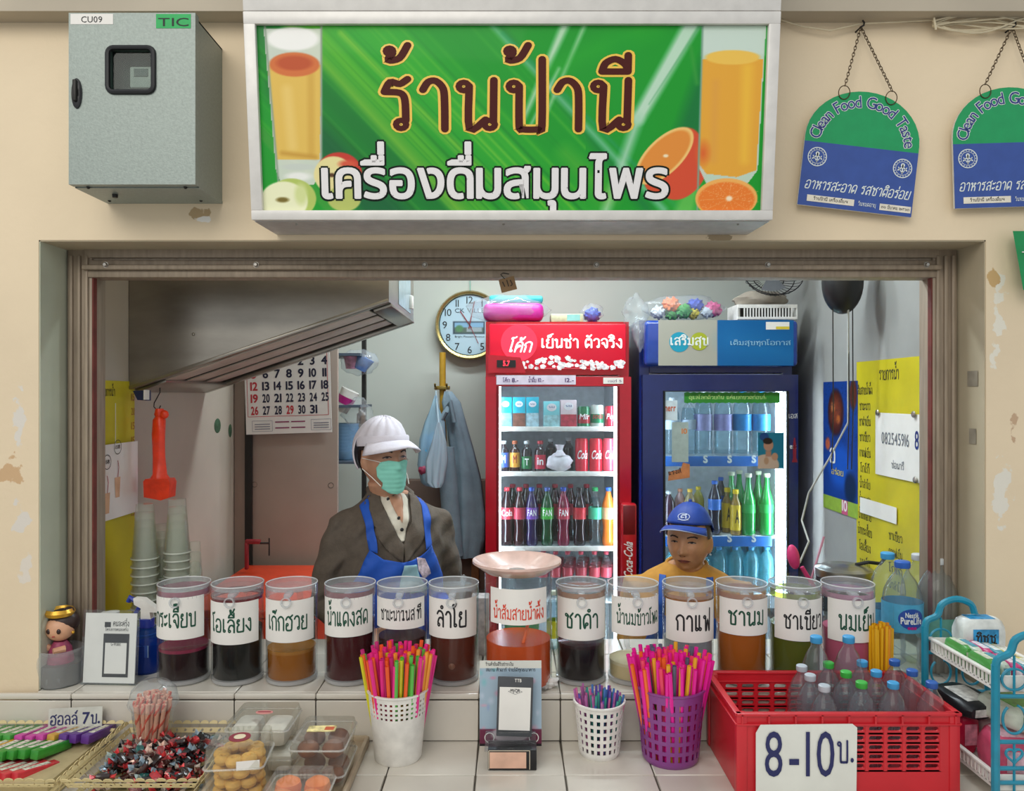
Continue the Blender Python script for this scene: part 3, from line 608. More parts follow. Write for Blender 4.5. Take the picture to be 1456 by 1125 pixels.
def food_sign(px, py, rot, label, Y=1.925):
    c = W(px, py, Y); t = thing('hanging_sign', label, 'sign', (c.x, Y, c.z), group='round topped food signs hung on chains'); t.rotation_euler = (0, rot, 0)
    w = .285; hw = w/2; zb = -.115; zs = .06
    def arch(hw, zs, zb, k=1.0): return [(-hw, zb), (hw, zb), (hw, zs)]+[(hw*math.cos(a), zs+hw*.86*math.sin(a)) for a in [PI*i/20 for i in range(1, 20)]]+[(-hw, zs)]
    part('board', MB().prism(arch(hw, zs, zb), .006), mat('board_white_core', 'd9d9d2', .5), t, smooth=0)
    z_m = .045
    pts = [p for p in arch(hw, zs, z_m)]
    part('green_field', blob(pts, -.0006), mat('sign_green_print', '0f9a5a', .4, noise=.03), t, smooth=0)
    part('blue_field', at(rect(w, z_m-zb), 0, -.0006, (z_m+zb)/2), mat('sign_blue_print', '33519c', .4, noise=.04), t, smooth=0)
    # arched words
    s = 'Clean Food Good Taste'; tx = MB(); to = MB(); R = .118; n = len(s); tot = 0; adv = []
    for ch in s:
        if ch == ' ': adv.append(.013); continue
        v, _ = glyph(ch, 0); adv.append((max(p[0] for p in v)-min(p[0] for p in v)+.1)*.032)
    tot = sum(adv); a = PI*.97; span = PI*.94; k = span/tot
    for ch, ad in zip(s, adv):
        am = a-ad*k/2; a -= ad*k
        if ch == ' ': continue
        for off, dst in ((.04, to), (.0, tx)):
            g, f = glyph(ch, off); x0 = sum((min(p[0] for p in g), max(p[0] for p in g)))/2
            Mx = Matrix.Translation((R*math.cos(am), 0, .045+R*.93*math.sin(am))) @ Matrix.Rotation(-(am-PI/2), 4, 'Y')
            dst.add([((p[0]-x0)*.038, (p[2] if len(p) > 2 else 0), (p[1]-.3)*.042) for p in g], f, Mx)
    part('lettering_outline', at(to, 0, -.0012, 0), mat('white_sign_print', 'dfe6e2', .4, noise=0), t, smooth=0)
    part('lettering', at(tx, 0, -.0018, 0), mat('navy_sign_print', '24357e', .4, noise=0), t, smooth=0)
    M_w = MATS['white_sign_print']
    for sx in (-1, 1):
        em = MB().join(ring2(0, 0, .024, .0218, 30)).join(ring2(0, 0, .0175, .0165, 30)).join(disc(0, .008, .005)).join(line2([(-.012, -.006), (0, .004), (.012, -.006)], .003)).join(line2([(-.011, .003), (0, -.012), (.011, .003)], .002)).join(line2([(0, .01), (0, -.014)], .003))
        for k in range(18): a = k*PI/9; em.join(line2([(.019*math.cos(a), .019*math.sin(a)), (.0208*math.cos(a), .0208*math.sin(a))], .0022))
        part('emblem', at(em, sx*.107, -.0014, .008 if sx < 0 else .003), M_w, t, smooth=0, label='white round emblem')
    part('script', at(text('อาหารสะอาด รสชาติอร่อย', .262, .02, .012, slant=.25), 0, -.0014, -.072), M_w, t, smooth=0)
    part('name_strip', at(rect(.118, .016), -.062, -.0014, -.096), mat('cream_strip', 'e6dfce', .5), t, smooth=0)
    part('date_strip', at(rect(.078, .016), .1, -.0014, -.098), MATS['cream_strip'], t, smooth=0)
    part('script', at(text('ร้านป้านี เครื่องดื่มฯ', .085, .006), -.062, -.002, -.099), M_ink, t, smooth=0)
    part('script', at(text('๓๑ มีนาคม ๒๕๖๓', .07, .006), .1, -.002, -.101), M_ink, t, smooth=0)
    part('script', at(text('วันหมดอายุ', .044, .008), .029, -.002, -.101), M_w, t, smooth=0)
    # chains: from two rings up to one nail (world positions brought into the sign's own frame)
    iv = (Matrix.Translation(t.location) @ Matrix.Rotation(rot, 4, 'Y')).inverted()
    nail = iv @ W(px+2, 38, 1.93); M_ch = mat('tarnished_brass_chain', '5a4a36', .45, .7)
    for sx in (-1, 1):
        end = Vector((sx*.059, -.002, .182)); rg = part('ring', MB().tube([end+Vector((.014*math.cos(a), .0, -.008+.017*math.sin(a))) for a in [2*PI*i/20 for i in range(20)]], .0012, 6, closed=True), M_ch, t)
        e = end+Vector((0, 0, .009)); d = nail-e; n = int(d.length/.0085); c = MB(); dn = d.normalized(); side = dn.cross(Vector((0, 1, 0))).normalized()
        for i in range(n):
            o = e+dn*(i+.5)*d.length/n; u = side if i % 2 else Vector((0, 1, 0))
            c.tube([o+dn*.0062*math.cos(q)+u*.0032*math.sin(q) for q in [2*PI*j/8 for j in range(8)]], .0009, 4, closed=True)
        part('chain', c, M_ch, t)
    part('nail', MB().tube([nail+Vector((-.004, .02, -.004)), nail+Vector((-.002, -.008, -.003)), nail+Vector((.003, -.01, .0)), nail+Vector((.004, -.008, .008)), nail+Vector((.0, -.006, .014))], .0022, 6), M_dark, t)
food_sign(1222, 234, .115, 'round topped green and blue food hygiene sign hanging tilted on a chain, whole in view')
food_sign(1437, 228, -.03, 'round topped green and blue food hygiene sign cut by the right edge of the photo')

# cables along the top of the wall
def wires():
    M_c = mat('cream_cable', 'cfc3a6', .5, noise=.05)
    t = thing('cable_bundle', 'untidy bundle of cream cables at the top right of the wall', 'cable', tuple(W(1390, 32, 1.93)))
    r = random.Random(4)
    for k in range(9):
        y0 = r.uniform(26, 42); pts = []
        for i in range(15):
            u = i/14; px = 1326+u*190; py = 33+(y0-33)*math.sin(PI*min(1, u*1.5))*1.6+4*math.sin(u*6+k)+u*8*(k % 3-1)
            pts.append(W(px, py, 1.925-.006*math.sin(k*2+u*5))-Vector(t.location))
        part('cable', MB().tube(pts, .0022, 6), M_c, t)
    part('cable_tie', MB().tube([W(1328+i*.4, 25+i*2.4, 1.914)-Vector(t.location) for i in range(8)], .0028, 6), M_c, t)
    pts = [W(1108, 27, 1.93), W(1140, 37, 1.93), W(1180, 43, 1.93), W(1225, 33, 1.93), W(1275, 31, 1.93), W(1330, 28, 1.93)]
    tag(part('wall_cable', MB().tube(pts, .0018, 6), M_c), 'thin cream cable running along the wall behind the sign hooks', 'cable')
    pts = [W(-20, 21, 1.945), W(60, 22, 1.94), W(97, 20, 1.94)]
    tag(part('wall_cable', MB().tube(pts, .0015, 6), M_c), 'thin cable under the beam left of the meter box', 'cable')
wires()
g = thing('green_board', 'green board leaning at the right edge beside the pier', 'board', tuple(W(1470, 370, 1.9)))
part('board', MB().add([tuple(W(a, b, 1.9)-W(1470, 370, 1.9)) for a, b in ((1440, 328), (1530, 328), (1530, 412), (1455, 412))]+[tuple(W(a, b, 1.92)-W(1470, 370, 1.9)) for a, b in ((1440, 328), (1530, 328), (1530, 412), (1455, 412))], [(0, 3, 2, 1), (4, 5, 6, 7), (0, 1, 5, 4), (1, 2, 6, 5), (2, 3, 7, 6), (3, 0, 4, 7)]), mat('green_board_paint', '0a8a4c', .5), g, smooth=0)
part('board_joint', MB().box(W(1488, 358, 1.898)-W(1470, 370, 1.9), (.12, .002, .0025)), M_paper, g)
t = thing('hanging_tag', 'small brown card tag hanging under the shutter rail', 'tag', tuple(W(722, 404, 2.05))); t.rotation_euler = (0, -.25, 0)
part('card', sheet(.042, .036, .002), mat('brown_card', '8d6f4c', .7), t); part('mark', at(line2([(-.012, .01), (-.009, -.004)], .003).join(line2([(0, .012), (.001, -.006)], .003)).join(line2([(.009, .01), (.012, -.003), (.006, -.006)], .003)), 0, -.0008, 0), mat('tag_mark', '3f3022', .6), t, smooth=0)
part('wire', MB().tube([(-.004, 0, .016), (-.012, 0, .03), (-.004, .01, .034), (.01, 0, .026)], .0012, 5), M_dark, t)
for k, (px, py) in enumerate(((1380, 538), (1378, 620))): tag(part('tape_patch', at(rect(.045 if k == 0 else .03, .04, 0), 0, 0, 0).xf(Matrix.Translation((XR-.0045, 2.0, W(0, py, 2.0).z)) @ Matrix.Rotation(-PI/2, 4, 'Z')), mat('old_tape', '8d8474', .5, noise=.1)), ('larger' if k == 0 else 'smaller, lower')+' patch of old tape on the right side of the opening', 'tape')
# ================= INSIDE THE SHOP =================
def poster_quad(name, pts, m, **k):   # four or more world points, thin sheet
    return part(name, MB().add([tuple(p) for p in pts], [tuple(range(len(pts)))]), m, **k)
YEL = mat('yellow_poster_paper', 'c9bb12', .5, noise=.06, scale=6)
def wall_frame(side, y):   # local frame on a side wall: x along the wall seen left to right, z up
    if side == 'L': return Matrix(((0, 1, 0, XLW+.001), (-0.0+1, 0, 0, y), (0, 0, 1, 0), (0, 0, 0, 1)))
    return None
# Left wall: sheets lie in the plane X = XLW, seen left to right = near to far
def LW(mb, y0, z0, off=.002): return mb.map(lambda x, y, z: (XLW+off-y, y0+x, z0+z))
def RW(mb, y0, z0, off=.002): return mb.map(lambda x, y, z: (XRW-off+y, y0-x, z0+z))
def ly(px): return -XLW*F/(728-px)      # depth at which the left wall shows at this pixel column
def ry(px): return XRW*F/(px-728)
# --- left yellow menu poster
def left_poster():
    y0, y1 = 2.09, ly(190); yc = (y0+y1)/2; zt = ZC+(562-540)*2.2/F; zb = ZC-.72
    t = thing('menu_poster', 'yellow handwritten menu poster on the left wall behind the shutter channel', 'poster', (XLW, yc, (zt+zb)/2))
    L = Vector(t.location)
    def q(n, mb, m, **k): return part(n, mb.map(lambda a, b, c: (a-L.x, b-L.y, c-L.z)), m, t, smooth=0, **k)
    q('sheet', LW(MB().box((0, 0, (zt+zb)/2), (y1-y0, .002, zt-zb)), yc, 0), YEL)
    q('heading', LW(text('รายการน้ำ', .08, .02), yc+.01, zt-.045, .004), M_ink)
    for k, (s, z) in enumerate((('ร', .10), ('พร้าว', .16), ('ชา', .21), ('นม', .43), ('โกโก้', .5))): q('menu_line', LW(text(s, None, .02), y0+.045, zt-z, .004), M_ink)
    for k in range(9): q('price', LW(text('15' if k != 1 else '20', .022, .018), y1-.012, zt-.06-k*.045, .004), mat('orange_ink', 'a8621c', .6))
    # white drink sheet
    ya, yb = 2.12, ly(190); z1 = ZC+(562-632)*2.25/F; z0 = ZC+(562-740)*2.25/F
    t2 = thing('drink_sheet', 'white paper with two drawn drink cups pinned over the left yellow poster', 'paper', (XLW+.01, (ya+yb)/2, (z0+z1)/2))
    L2 = Vector(t2.location)
    def q2(n, mb, m): return part(n, mb.map(lambda a, b, c: (a-L2.x, b-L2.y, c-L2.z)), m, t2, smooth=0)
    q2('sheet', LW(MB().box((0, 0, (z0+z1)/2), (yb-ya, .002, z1-z0)), (ya+yb)/2, 0, .012), M_paper)
    for dx, dz in ((-.03, .0), (.03, .04)):
        q2('drawn_cup', LW(blob([(-.012, -.09), (.012, -.09), (.017, -.03), (-.017, -.03)]), (ya+yb)/2+dx, (z0+z1)/2+dz, .014), mat('pale_orange_print', 'd9b08c', .6))
        q2('drawn_straw', LW(line2([(0, -.03), (.006, 0), (0, .02)], .003), (ya+yb)/2+dx, (z0+z1)/2+dz, .015), mat('red_print', 'a83a34', .6))
        q2('price_ring', LW(ring2(0, .06, .022, .02, 18), (ya+yb)/2+dx, (z0+z1)/2+dz, .015), M_dark)
        q2('price', LW(text('15฿', .026, .009), (ya+yb)/2+dx, (z0+z1)/2+dz+.055, .015), M_dark)
    for dx in (-.04, .03): q2('string', LW(MB().box((dx, 0, z1+.06), (.0015, .0015, .12)), (ya+yb)/2, 0, .008), M_paper)
left_poster()
t = thing('wall_clip', 'dark blue clip hanging under the hood near the left poster', 'clip', tuple(W(199, 561, 2.38)))
part('body', MB().prism([(-.022, .012), (.02, .014), (.02, -.018), (-.008, -.016)], .03), mat('navy_plastic', '1e2a55', .4), t); part('edge', MB().box((.02, 0, 0), (.003, .032, .03)), M_white, t)

# --- stainless hood on the left wall
def hood():
    Y1, Y2 = 2.4, 3.0; xl, xr = XLW+.002, W(553, 0, Y1).x; zl, zr = ZC+.02, ZC+.292; zt = ZC+.75; d = Y2-Y1
    t = thing('range_hood', 'large stainless steel range hood with slanted slatted underside on the left wall', 'range hood', (xl, Y1, zl))
    Ms = mat('stainless_steel', 'a09a90', .28, .85, noise=.08, scale=5, aniso=(1, 1, 3)); w = xr-xl; dz = zr-zl
    zf = zt-zl
    v = [(0, 0, 0), (w, 0, dz), (w, 0, zf), (0, 0, zf), (0, d, 0), (w, d, dz), (w, d, zf), (0, d, zf)]
    part('canopy', fixn(MB().add(v, [(0, 1, 2, 3), (7, 6, 5, 4), (0, 3, 7, 4), (1, 5, 6, 2), (3, 2, 6, 7)])), Ms, t, smooth=0)
    sl = math.atan2(dz, w); R = Matrix.Rotation(-sl, 4, 'Y'); Lr = math.hypot(w, dz)
    def f(mb): return mb.xf(R)
    part('front_lip', f(MB().box((Lr/2, .012, .004), (Lr, .03, .012), bevel=.003)), Ms, t)
    part('rear_lip', f(MB().box((Lr/2, d-.02, -.002), (Lr, .045, .02), bevel=.003)), Ms, t)
    part('end_rail', f(MB().box((Lr-.03, d/2, -.004), (.06, d-.08, .014), bevel=.003)), Ms, t)
    part('end_rail', f(MB().box((.05, d/2, -.004), (.1, d-.08, .014), bevel=.003)), Ms, t)
    n = 3; a = .03; ww = (d-.075-a)/n
    part('inner_panel', f(MB().box((Lr/2, d/2, .06), (Lr-.02, d-.04, .004))), M_dark, t)
    for k in range(n):
        yc = a+ww*(k+.5)
        ln = Lr-.17
        part('filter_slat', f(MB().box((.1+ln/2-.003, yc, .002), (ln, ww-.024, .006), rot=Matrix.Rotation(.03, 4, 'X'), bevel=.002)), mat('greasy_steel_slat', 'c4b8ac', .45, .25, noise=.08, scale=8), t)
    part('switch', MB().box((w+.007, d-.12, dz+.055), (.014, .03, .05), bevel=.004), M_white, t)
    part('painted_clock_reflection', MB().box((w+.001, d-.25, dz+.09), (.002, .3, .15)), mat('pale_blue_painted_reflection', 'a9bfc9', .2, .3), t)  # painted reflection: pale plate standing in for the clock mirrored in the steel end
    part('screw', MB().sphere((.2, -.001, .17), .005, 8, 6), M_steel, t)
hood()
t = thing('hanging_hook', 'dark wire hook hanging from the hood over the orange bag', 'hook', tuple(W(222, 578, 2.42)))
part('wire', MB().tube([(.012, 0, .06), (.012, 0, .045), (.004, 0, .03), (-.006, 0, .012), (-.007, 0, 0), (.0, 0, -.008), (.01, 0, -.006), (.014, 0, .004)], .0018, 6), M_dark, t)
def orange_bag():
    o = W(228, 708, 2.42); t = thing('orange_hanging_bag', 'bright orange twisted plastic bag hanging from the hook by the hood', 'bag', tuple(o))
    m = mat('bright_orange_plastic', 'f2401c', .35, noise=.1, scale=25, bump=.6, bscale=40, emit=0)
    h = .285
    prof = [(0, .28), (.012, .28), (.016, .262), (.012, .255), (.019, .245), (.02, .2), (.018, .13), (.022, .075), (.03, .062)]
    part('sleeve', MB().lathe(prof, 20, c=(-.004, 0, 0), wob=lambda a, z: 1+.12*math.sin(3*a+z*30), sy=.7), m, t)
    part('knot', MB().sphere((.014, -.004, .262), (.014, .01, .014), 10, 8), m, t)
    part('block', MB().prism([(-.042, .055), (-.036, .062), (.034, .062), (.04, .05), (.036, .004), (.012, -.004), (-.04, .006)], .05, M=Matrix.Translation((0, -.025, 0))), m, t)
orange_bag()

# --- partition board with the calendar, clamp
def partition():
    Y = 3.3; a, b = W(347, 900, Y), W(480, 395, Y)
    t = thing('partition_board', 'tall tan board standing behind the woman in the grey jacket', 'board', ((XLW+b.x)/2, Y+.02, 0))
    w = b.x-XLW-.004
    part('panel', MB().box((0, 0, 1.25), (w, .025, 2.4), bevel=.003), mat('tan_board', '9c8c80', .6, noise=.05, scale=3), t)
    part('dark_edge', MB().box((-w/2+.065, -.02, 1.25), (.03, .012, 2.4)), M_dark, t)
    for x, y in ((361, 689), (470, 690)): part('screw', MB().lathe([(0, -.004), (.009, -.003), (.012, 0)], 12, M=Matrix.Translation(W(x, y, Y-.0)-Vector(t.location)+Vector((0, .006, 0))) @ Matrix.Rotation(PI/2, 4, 'X')), M_dark, t)
partition()
def calendar():
    Y = 3.285; o = W(408, 512, Y); s = Y/F; t = thing('wall_calendar', 'white month calendar with large red and blue numbers on the tan board', 'calendar', (o.x, Y, o.z)); t.rotation_euler = (0, -.03, 0)
    w, h = 122*s, 208*s; part('sheet', sheet(w, h, .003), M_paper, t, smooth=0)
    part('frame_line', at(ring2(0, 0, .01, .009, 4), 0, -.001, 0).join(line2([(-w/2+.01, -h/2+.075), (w/2-.012, -h/2+.075), (w/2-.012, h/2-.02), (-w/2+.01, h/2-.02), (-w/2+.01, -h/2+.075)], .002, -.001)), mat('calendar_red', 'c2303c', .5, noise=0), t, smooth=0)
    mb, mr = mat('calendar_blue', '23253f', .5, noise=0), MATS['calendar_red']
    rows = [(4, [None, None, None, 1, 2, 3, 4]), (3, [5, 6, 7, 8, 9, 10, 11]), (2, [12, 13, 14, 15, 16, 17, 18]), (1, [19, 20, 21, 22, 23, 24, 25]), (0, [26, 27, 28, 29, 30, 31, None])]
    # pixel centres of the grid
    for r, ds in rows:
        for c, d in enumerate(ds):
            if d is None: continue
            x = (360+c*16.8-408)*s; z = (512-(584-r*17.3))*s
            part('numeral', at(text(str(d), .031 if d > 9 and d != 11 else None, .027, .03), x, -.0012, z-.012), mr if c == 0 or d == 29 else mb, t, smooth=0)
    for x0 in (-.155, .095):
        part('mini_month', at(line2([(0, 0), (.085, 0), (.085, .045), (0, .045), (0, 0)], .0015).join(line2([(.01, .01), (.075, .01)], .004)).join(line2([(.01, .02), (.075, .02)], .004)).join(line2([(.01, .03), (.075, .03)], .004)), x0+.0, -.0012, -h/2+.012), mat('calendar_grey', '8d8d98', .5), t, smooth=0)
    for z in (.025, .05): part('banner', at(rect(.06, .005), -.028, -.0012, -h/2+z).join(at(rect(.06, .005), .04, -.0012, -h/2+z)), mat('calendar_plum', '8c2a5c', .5), t, smooth=0)
calendar()
t = thing('red_clamp', 'small red clamp with screw on the edge of the table by the tan board', 'clamp', tuple(W(365, 772, 3.1)))
part('jaw', MB().box((-.015, 0, .006), (.06, .02, .018), bevel=.004).box((-.04, 0, -.05), (.014, .02, .11), bevel=.004), mat('dark_red_paint', '8a1f28', .4), t)
part('screw', MB().tube([(.012, 0, .0), (.05, 0, .0)], .004, 8).tube([(.05, 0, .02), (.05, 0, -.05)], .003, 8), M_dark, t)
# orange table
def table():
    zt = .94; a, b = W(366, 0, 3.25).x, W(470, 0, 3.25).x
    t = thing('orange_table', 'small orange topped table beside the woman in the grey jacket', 'table', (-.88, 2.9, 0)); m = mat('orange_red_laminate', 'd2401f', .35, noise=.04)
    part('tabletop', MB().box((0, 0, zt-.015), (.46, .68, .03), bevel=.006), m, t)
    part('apron_panel', MB().box((0, -.325, zt-.14), (.42, .012, .22)).box((.2, 0, zt-.14), (.012, .62, .22)), m, t)
    for sx in (-1, 1):
        for sy in (-1, 1): part('leg', MB().box((sx*.2, sy*.3, (zt-.03)/2), (.03, .03, zt-.03)), M_dark, t)
table()
# peeled green marks on the left wall
for k, (px, py, sx, sz) in enumerate(((309, 605, .035, .03), (327, 612, .02, .028))):
    tag(part('paint_patch', LW(MB().sphere((0, 0, 0), (sx, .0015, sz), 14, 8), ly(px), W(0, py, ly(px)).z, .001), mat('green_patch', '3b5a40', .7, noise=.2, scale=60)), 'flaked green paint mark on the left wall, %s' % ('larger' if k == 0 else 'smaller, right of the other'), 'paint mark', kind=None)

# --- rack of bowls and bags behind the board
def back_rack():
    Y = 3.72; t = thing('storage_rack', 'narrow dark rack of bags and tubs behind the tan board', 'rack', (W(500, 0, Y).x, Y, 0))
    for x in (-.12, .06): part('post', MB().box((x, 0, 1.0), (.018, .03, 2.0)), M_dark, t)
    for z in (.6, 1.0, 1.34, 1.6, 1.84): part('shelf', MB().box((-.03, 0, z), (.2, .3, .012)), mat('rack_blue_grey', '4a5563', .5), t)
back_rack()
def wavy(c, r, seed=0, u=20, w=14, amp=.12, fr=5):
    rn = random.Random(seed); ph = [rn.uniform(0, 6) for _ in range(6)]
    m = MB().sphere((0, 0, 0), 1, u, w)
    return m.map(lambda x, y, z: tuple(c[i]+r[i]*(x, y, z)[i]*(1+amp*math.sin(fr*x+ph[0]+3*z)*math.cos(fr*z+ph[1]+2*y)+amp*.6*math.sin(9*x+ph[2])*math.sin(8*z+ph[3])) for i in range(3)))
def bowls(px, py, Y, label, n, mt, name='bowl'):
    for k in range(n):
        o = W(px, py, Y); b = thing(name, label % NTH[k], 'bowl', (o.x, Y, o.z+k*.016), group='blue bowls stacked in the rack')
        part('bowl', MB().lathe([(0, 0), (.035, 0), (.06, .03), (.065, .05), (.062, .05), (.056, .03), (0, .006)], 24), mt, b)
bowls(492, 655, 3.66, 'pale blue bowl, %s from the bottom of the stack behind the tan board', 9, mat('pale_blue_melamine', '7fa6c8', .35))
o = W(511, 515, 3.66); t = thing('bagged_cups', 'clear bag of blue and pink patterned paper cups on top of the rack', 'bag', tuple(o))
part('cup', MB().lathe([(0, -.03), (.03, -.03), (.045, .035), (0, .03)], 18, M=Matrix.Rotation(.5, 4, 'Y'), c=(.015, 0, 0)), mat('blue_cup_print', '2f74c4', .4, noise=.2, scale=40), t)
part('cup', MB().lathe([(0, -.03), (.028, -.03), (.04, .035), (0, .03)], 18, c=(-.035, 0, 0)), mat('pink_cup_print', 'd98cb0', .4, noise=.2, scale=40), t)
part('bag', wavy((0, 0, 0), (.09, .05, .06), 3), M_bag, t)
o = W(492, 568, 3.64); t = thing('cup_sleeve', 'white cups with a magenta band leaning in the rack', 'cups', tuple(o))
part('cup', MB().lathe([(0, -.06), (.032, -.06), (.044, .05), (0, .05)], 20, M=Matrix.Rotation(.45, 4, 'Y')), M_white, t)
part('band', MB().lathe([(.038, -.02), (.0425, .015)], 20, M=Matrix.Rotation(.45, 4, 'Y')), mat('magenta_print', 'b3207a', .4), t)
tag(part('plastic_bag', wavy(tuple(W(508, 590, 3.62)), (.07, .04, .08), 8, amp=.2), M_bag), 'crumpled clear plastic bag tied to the rack behind the cap', 'bag')
tag(part('brown_cloth', wavy(tuple(W(514, 618, 3.68)), (.022, .03, .13), 5, amp=.2), mat('brown_cloth', '6b5546', .8, noise=.1)), 'brown cloth strip hanging on the rack', 'cloth')
tag(part('blue_tub', MB().lathe([(0, 0), (.05, 0), (.065, .14), (.062, .14), (.05, .01)], 20, c=tuple(W(488, 800, 3.6))), mat('deep_blue_plastic', '1f3f7c', .4)), 'deep blue tub low on the rack behind the tan board', 'tub')

# --- clock
def clock():
    Y = 4.16; o = W(668, 462, Y); R = 49*Y/F; t = thing('wall_clock', 'large round wall clock with gold rim above the red refrigerator', 'clock', (o.x, Y+.035, o.z))
    X = Matrix.Rotation(PI/2, 4, 'X')
    part('rim', MB().lathe([(R*.88, .05), (R*.9, .062), (R*.96, .066), (R, .05), (R*1.01, .03), (R, 0)], 56, M=X), mat('aged_gold_metal', 'b8a468', .25, .85, noise=.08), t)
    part('inner_rim', MB().lathe([(R*.9, .058), (R*.86, .045)], 56, M=X), M_dark, t)
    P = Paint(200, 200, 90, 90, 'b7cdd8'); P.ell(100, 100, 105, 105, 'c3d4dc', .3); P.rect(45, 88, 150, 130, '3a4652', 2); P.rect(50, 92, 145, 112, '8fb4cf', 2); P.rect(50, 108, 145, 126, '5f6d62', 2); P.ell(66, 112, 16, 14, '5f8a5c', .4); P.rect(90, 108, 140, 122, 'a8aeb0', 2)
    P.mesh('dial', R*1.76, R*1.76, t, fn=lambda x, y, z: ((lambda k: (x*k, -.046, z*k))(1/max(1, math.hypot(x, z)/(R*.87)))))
    for i in range(12):
        a = i*PI/6; n = str(12 if i == 0 else i); part('numeral', at(text(n, None, .03), R*.72*math.sin(a), -.048, R*.72*math.cos(a)-.018), M_ink, t, smooth=0)
    part('lettering', at(text('CK VILLE', R*.85, .018), 0, -.048, R*.36), mat('slate_ink', '32424f', .5), t, smooth=0)
    part('lettering', at(text('Bright Pleasant Avenue', R*.85, .008), 0, -.048, -R*.36), M_ink, t, smooth=0)
    for ang, ln, nm in ((-.6, .09, 'hour_hand'), (.2, .13, 'minute_hand'), (2.7, .11, 'second_hand')): part(nm, line2([(-.02*math.sin(ang), -.02*math.cos(ang)), (ln*math.sin(ang), ln*math.cos(ang))], .005 if nm != 'second_hand' else .003, -.053), mat('red_hand', '9c2a34', .4), t, smooth=0)
    part('cover_glass', MB().lathe([(0, .058), (R*.9, .056)], 40, M=X), M_glass, t)
    part('cord', MB().box((0, -.01, R+.06), (.003, .003, .12)), mat('teal_string', '3fa08c', .6), t)
clock()
# --- yellow pole with clothes and bags
def pole():
    Y = 3.99; a = W(628, 500, Y); t = thing('yellow_pole', 'yellow bamboo coloured pole with a hook bracket on the back wall', 'pole', (a.x, Y, 0))
    part('shaft', MB().tube([(0, .05, a.z), (0, .05, a.z-.2), (.01, .05, 1.2), (.02, .05, .9)], .017, 10), mat('yellow_pole_paint', 'b8902c', .4, noise=.05), t)
    part('bracket', MB().box((0, .03, W(0, 551, Y).z), (.08, .03, .02), bevel=.004), mat('brass_bracket', '8f7a3c', .35, .7), t)
    for x in (-.03, .03): part('peg', MB().tube([(x, .02, W(0, 551, Y).z), (x, -.04, W(0, 551, Y).z+.005), (x, -.05, W(0, 551, Y).z+.02)], .005, 8), MATS['brass_bracket'], t)
pole()
def loftrings(rings, u=28):   # rings: (cx, cy, z, rx, ry, phase, amp)
    m = MB()
    for (cx, cy, z, rx, ry, ph, am) in rings:
        for i in range(u):
            a = 2*PI*i/u; k = 1+am*math.sin(6*a+ph)+am*.6*math.sin(11*a-ph*2); m.v.append((cx+rx*k*math.sin(a), cy-ry*k*math.cos(a), z))
    for j in range(len(rings)-1):
        for i in range(u): k = (i+1) % u; m.f.append((j*u+i, j*u+k, (j+1)*u+k, (j+1)*u+i))
    m.f.append(tuple(range(u))); m.f.append(tuple((len(rings)-1)*u+i for i in range(u-1, -1, -1))); return fixn(m)
def hang(name, pts, Y, mt, label, cat, dy=.05, amp=.08, u=36):   # pts: (px_left, px_right, py)
    o = W((pts[0][0]+pts[0][1])/2, pts[0][2], Y); R = []
    for k, (a, b, py) in enumerate(pts):
        c = W((a+b)/2, py, Y)-o; R.append((c.x, 0, c.z, (b-a)/2*Y/F, dy*min(1, .25+k/len(pts)*1.1), k*.35, amp))
    t = thing(name, label, cat, tuple(o)); return t, part('cloth' if 'jacket' in name else 'bag', loftrings(R, u), mt, t, smooth=80)
M_denim = mat('washed_denim', '7f939f', .8, noise=.09, scale=9, bump=.5, bscale=70)
t, _ = hang('denim_jacket', [(632, 642, 556), (628, 654, 572), (634, 662, 600), (640, 674, 640), (640, 684, 680), (638, 690, 730), (636, 690, 765), (640, 684, 790)], 3.97, M_denim, 'faded light denim jacket hanging from the pole beside the red refrigerator', 'jacket', .07, .09)
def strip(p, Y, r): return MB().tube([W(a, b, Y)-Vector(t.location) for a, b in p], r, 12, flat=.6)
part('sleeve', strip([(637, 635), (636, 670), (640, 720), (646, 780), (650, 792)], 3.88, [.03, .045, .045, .04, .035]), M_denim, t)
part('collar', strip([(626, 600), (634, 585), (640, 570), (646, 600)], 3.90, [.02, .025, .02, .02]), M_denim, t)
t, _ = hang('shopping_bag', [(618, 621, 562), (612, 624, 580), (604, 632, 600), (597, 634, 625), (594, 632, 660), (600, 628, 685), (606, 624, 690)], 3.90, clear('blue_white_bag', 'cfe6f4', .5, .2, .4, 'b9dcee'), 'thin blue and white plastic shopping bag hanging beside the denim jacket', 'bag', .06, .1)
part('contents', wavy(tuple(W(613, 640, 3.90)-Vector(t.location)), (.055, .04, .09), 2), mat('sky_blue_goods', '5fb0d8', .5), t)
part('red_print', wavy(tuple(W(602, 668, 3.87)-Vector(t.location)), (.025, .02, .025), 2), mat('red_goods', 'a8405c', .5), t)
t, _ = hang('white_bag', [(622, 626, 600), (614, 634, 628), (606, 636, 655), (606, 632, 685), (614, 628, 692)], 3.78, clear('milky_bag', 'e8f0f4', .45, .2, .4, 'c8dbe6'), 'small milky plastic bag hanging in front of the blue shopping bag', 'bag', .04, .12)
part('handle', MB().tube([W(624, 602, 3.78)-Vector(t.location), W(622, 580, 3.85)-Vector(t.location), W(620, 556, 3.935)-Vector(t.location)], .006, 6), MATS['milky_bag'], t)
t = thing('brown_cabinet', 'low brown wooden panel cabinet against the back wall behind the woman in the grey jacket', 'cabinet', (W(610, 0, 4.05).x, 4.145, 0))
part('body', MB().box((0, 0, .6), (.6, .1, 1.2), bevel=.006), mat('brown_wood_panel', '6e584c', .6, noise=.08, scale=5), t)
part('post', MB().box((.24, -.06, .6), (.04, .025, 1.2), bevel=.003), mat('orange_wood', '8d5a30', .5), t)
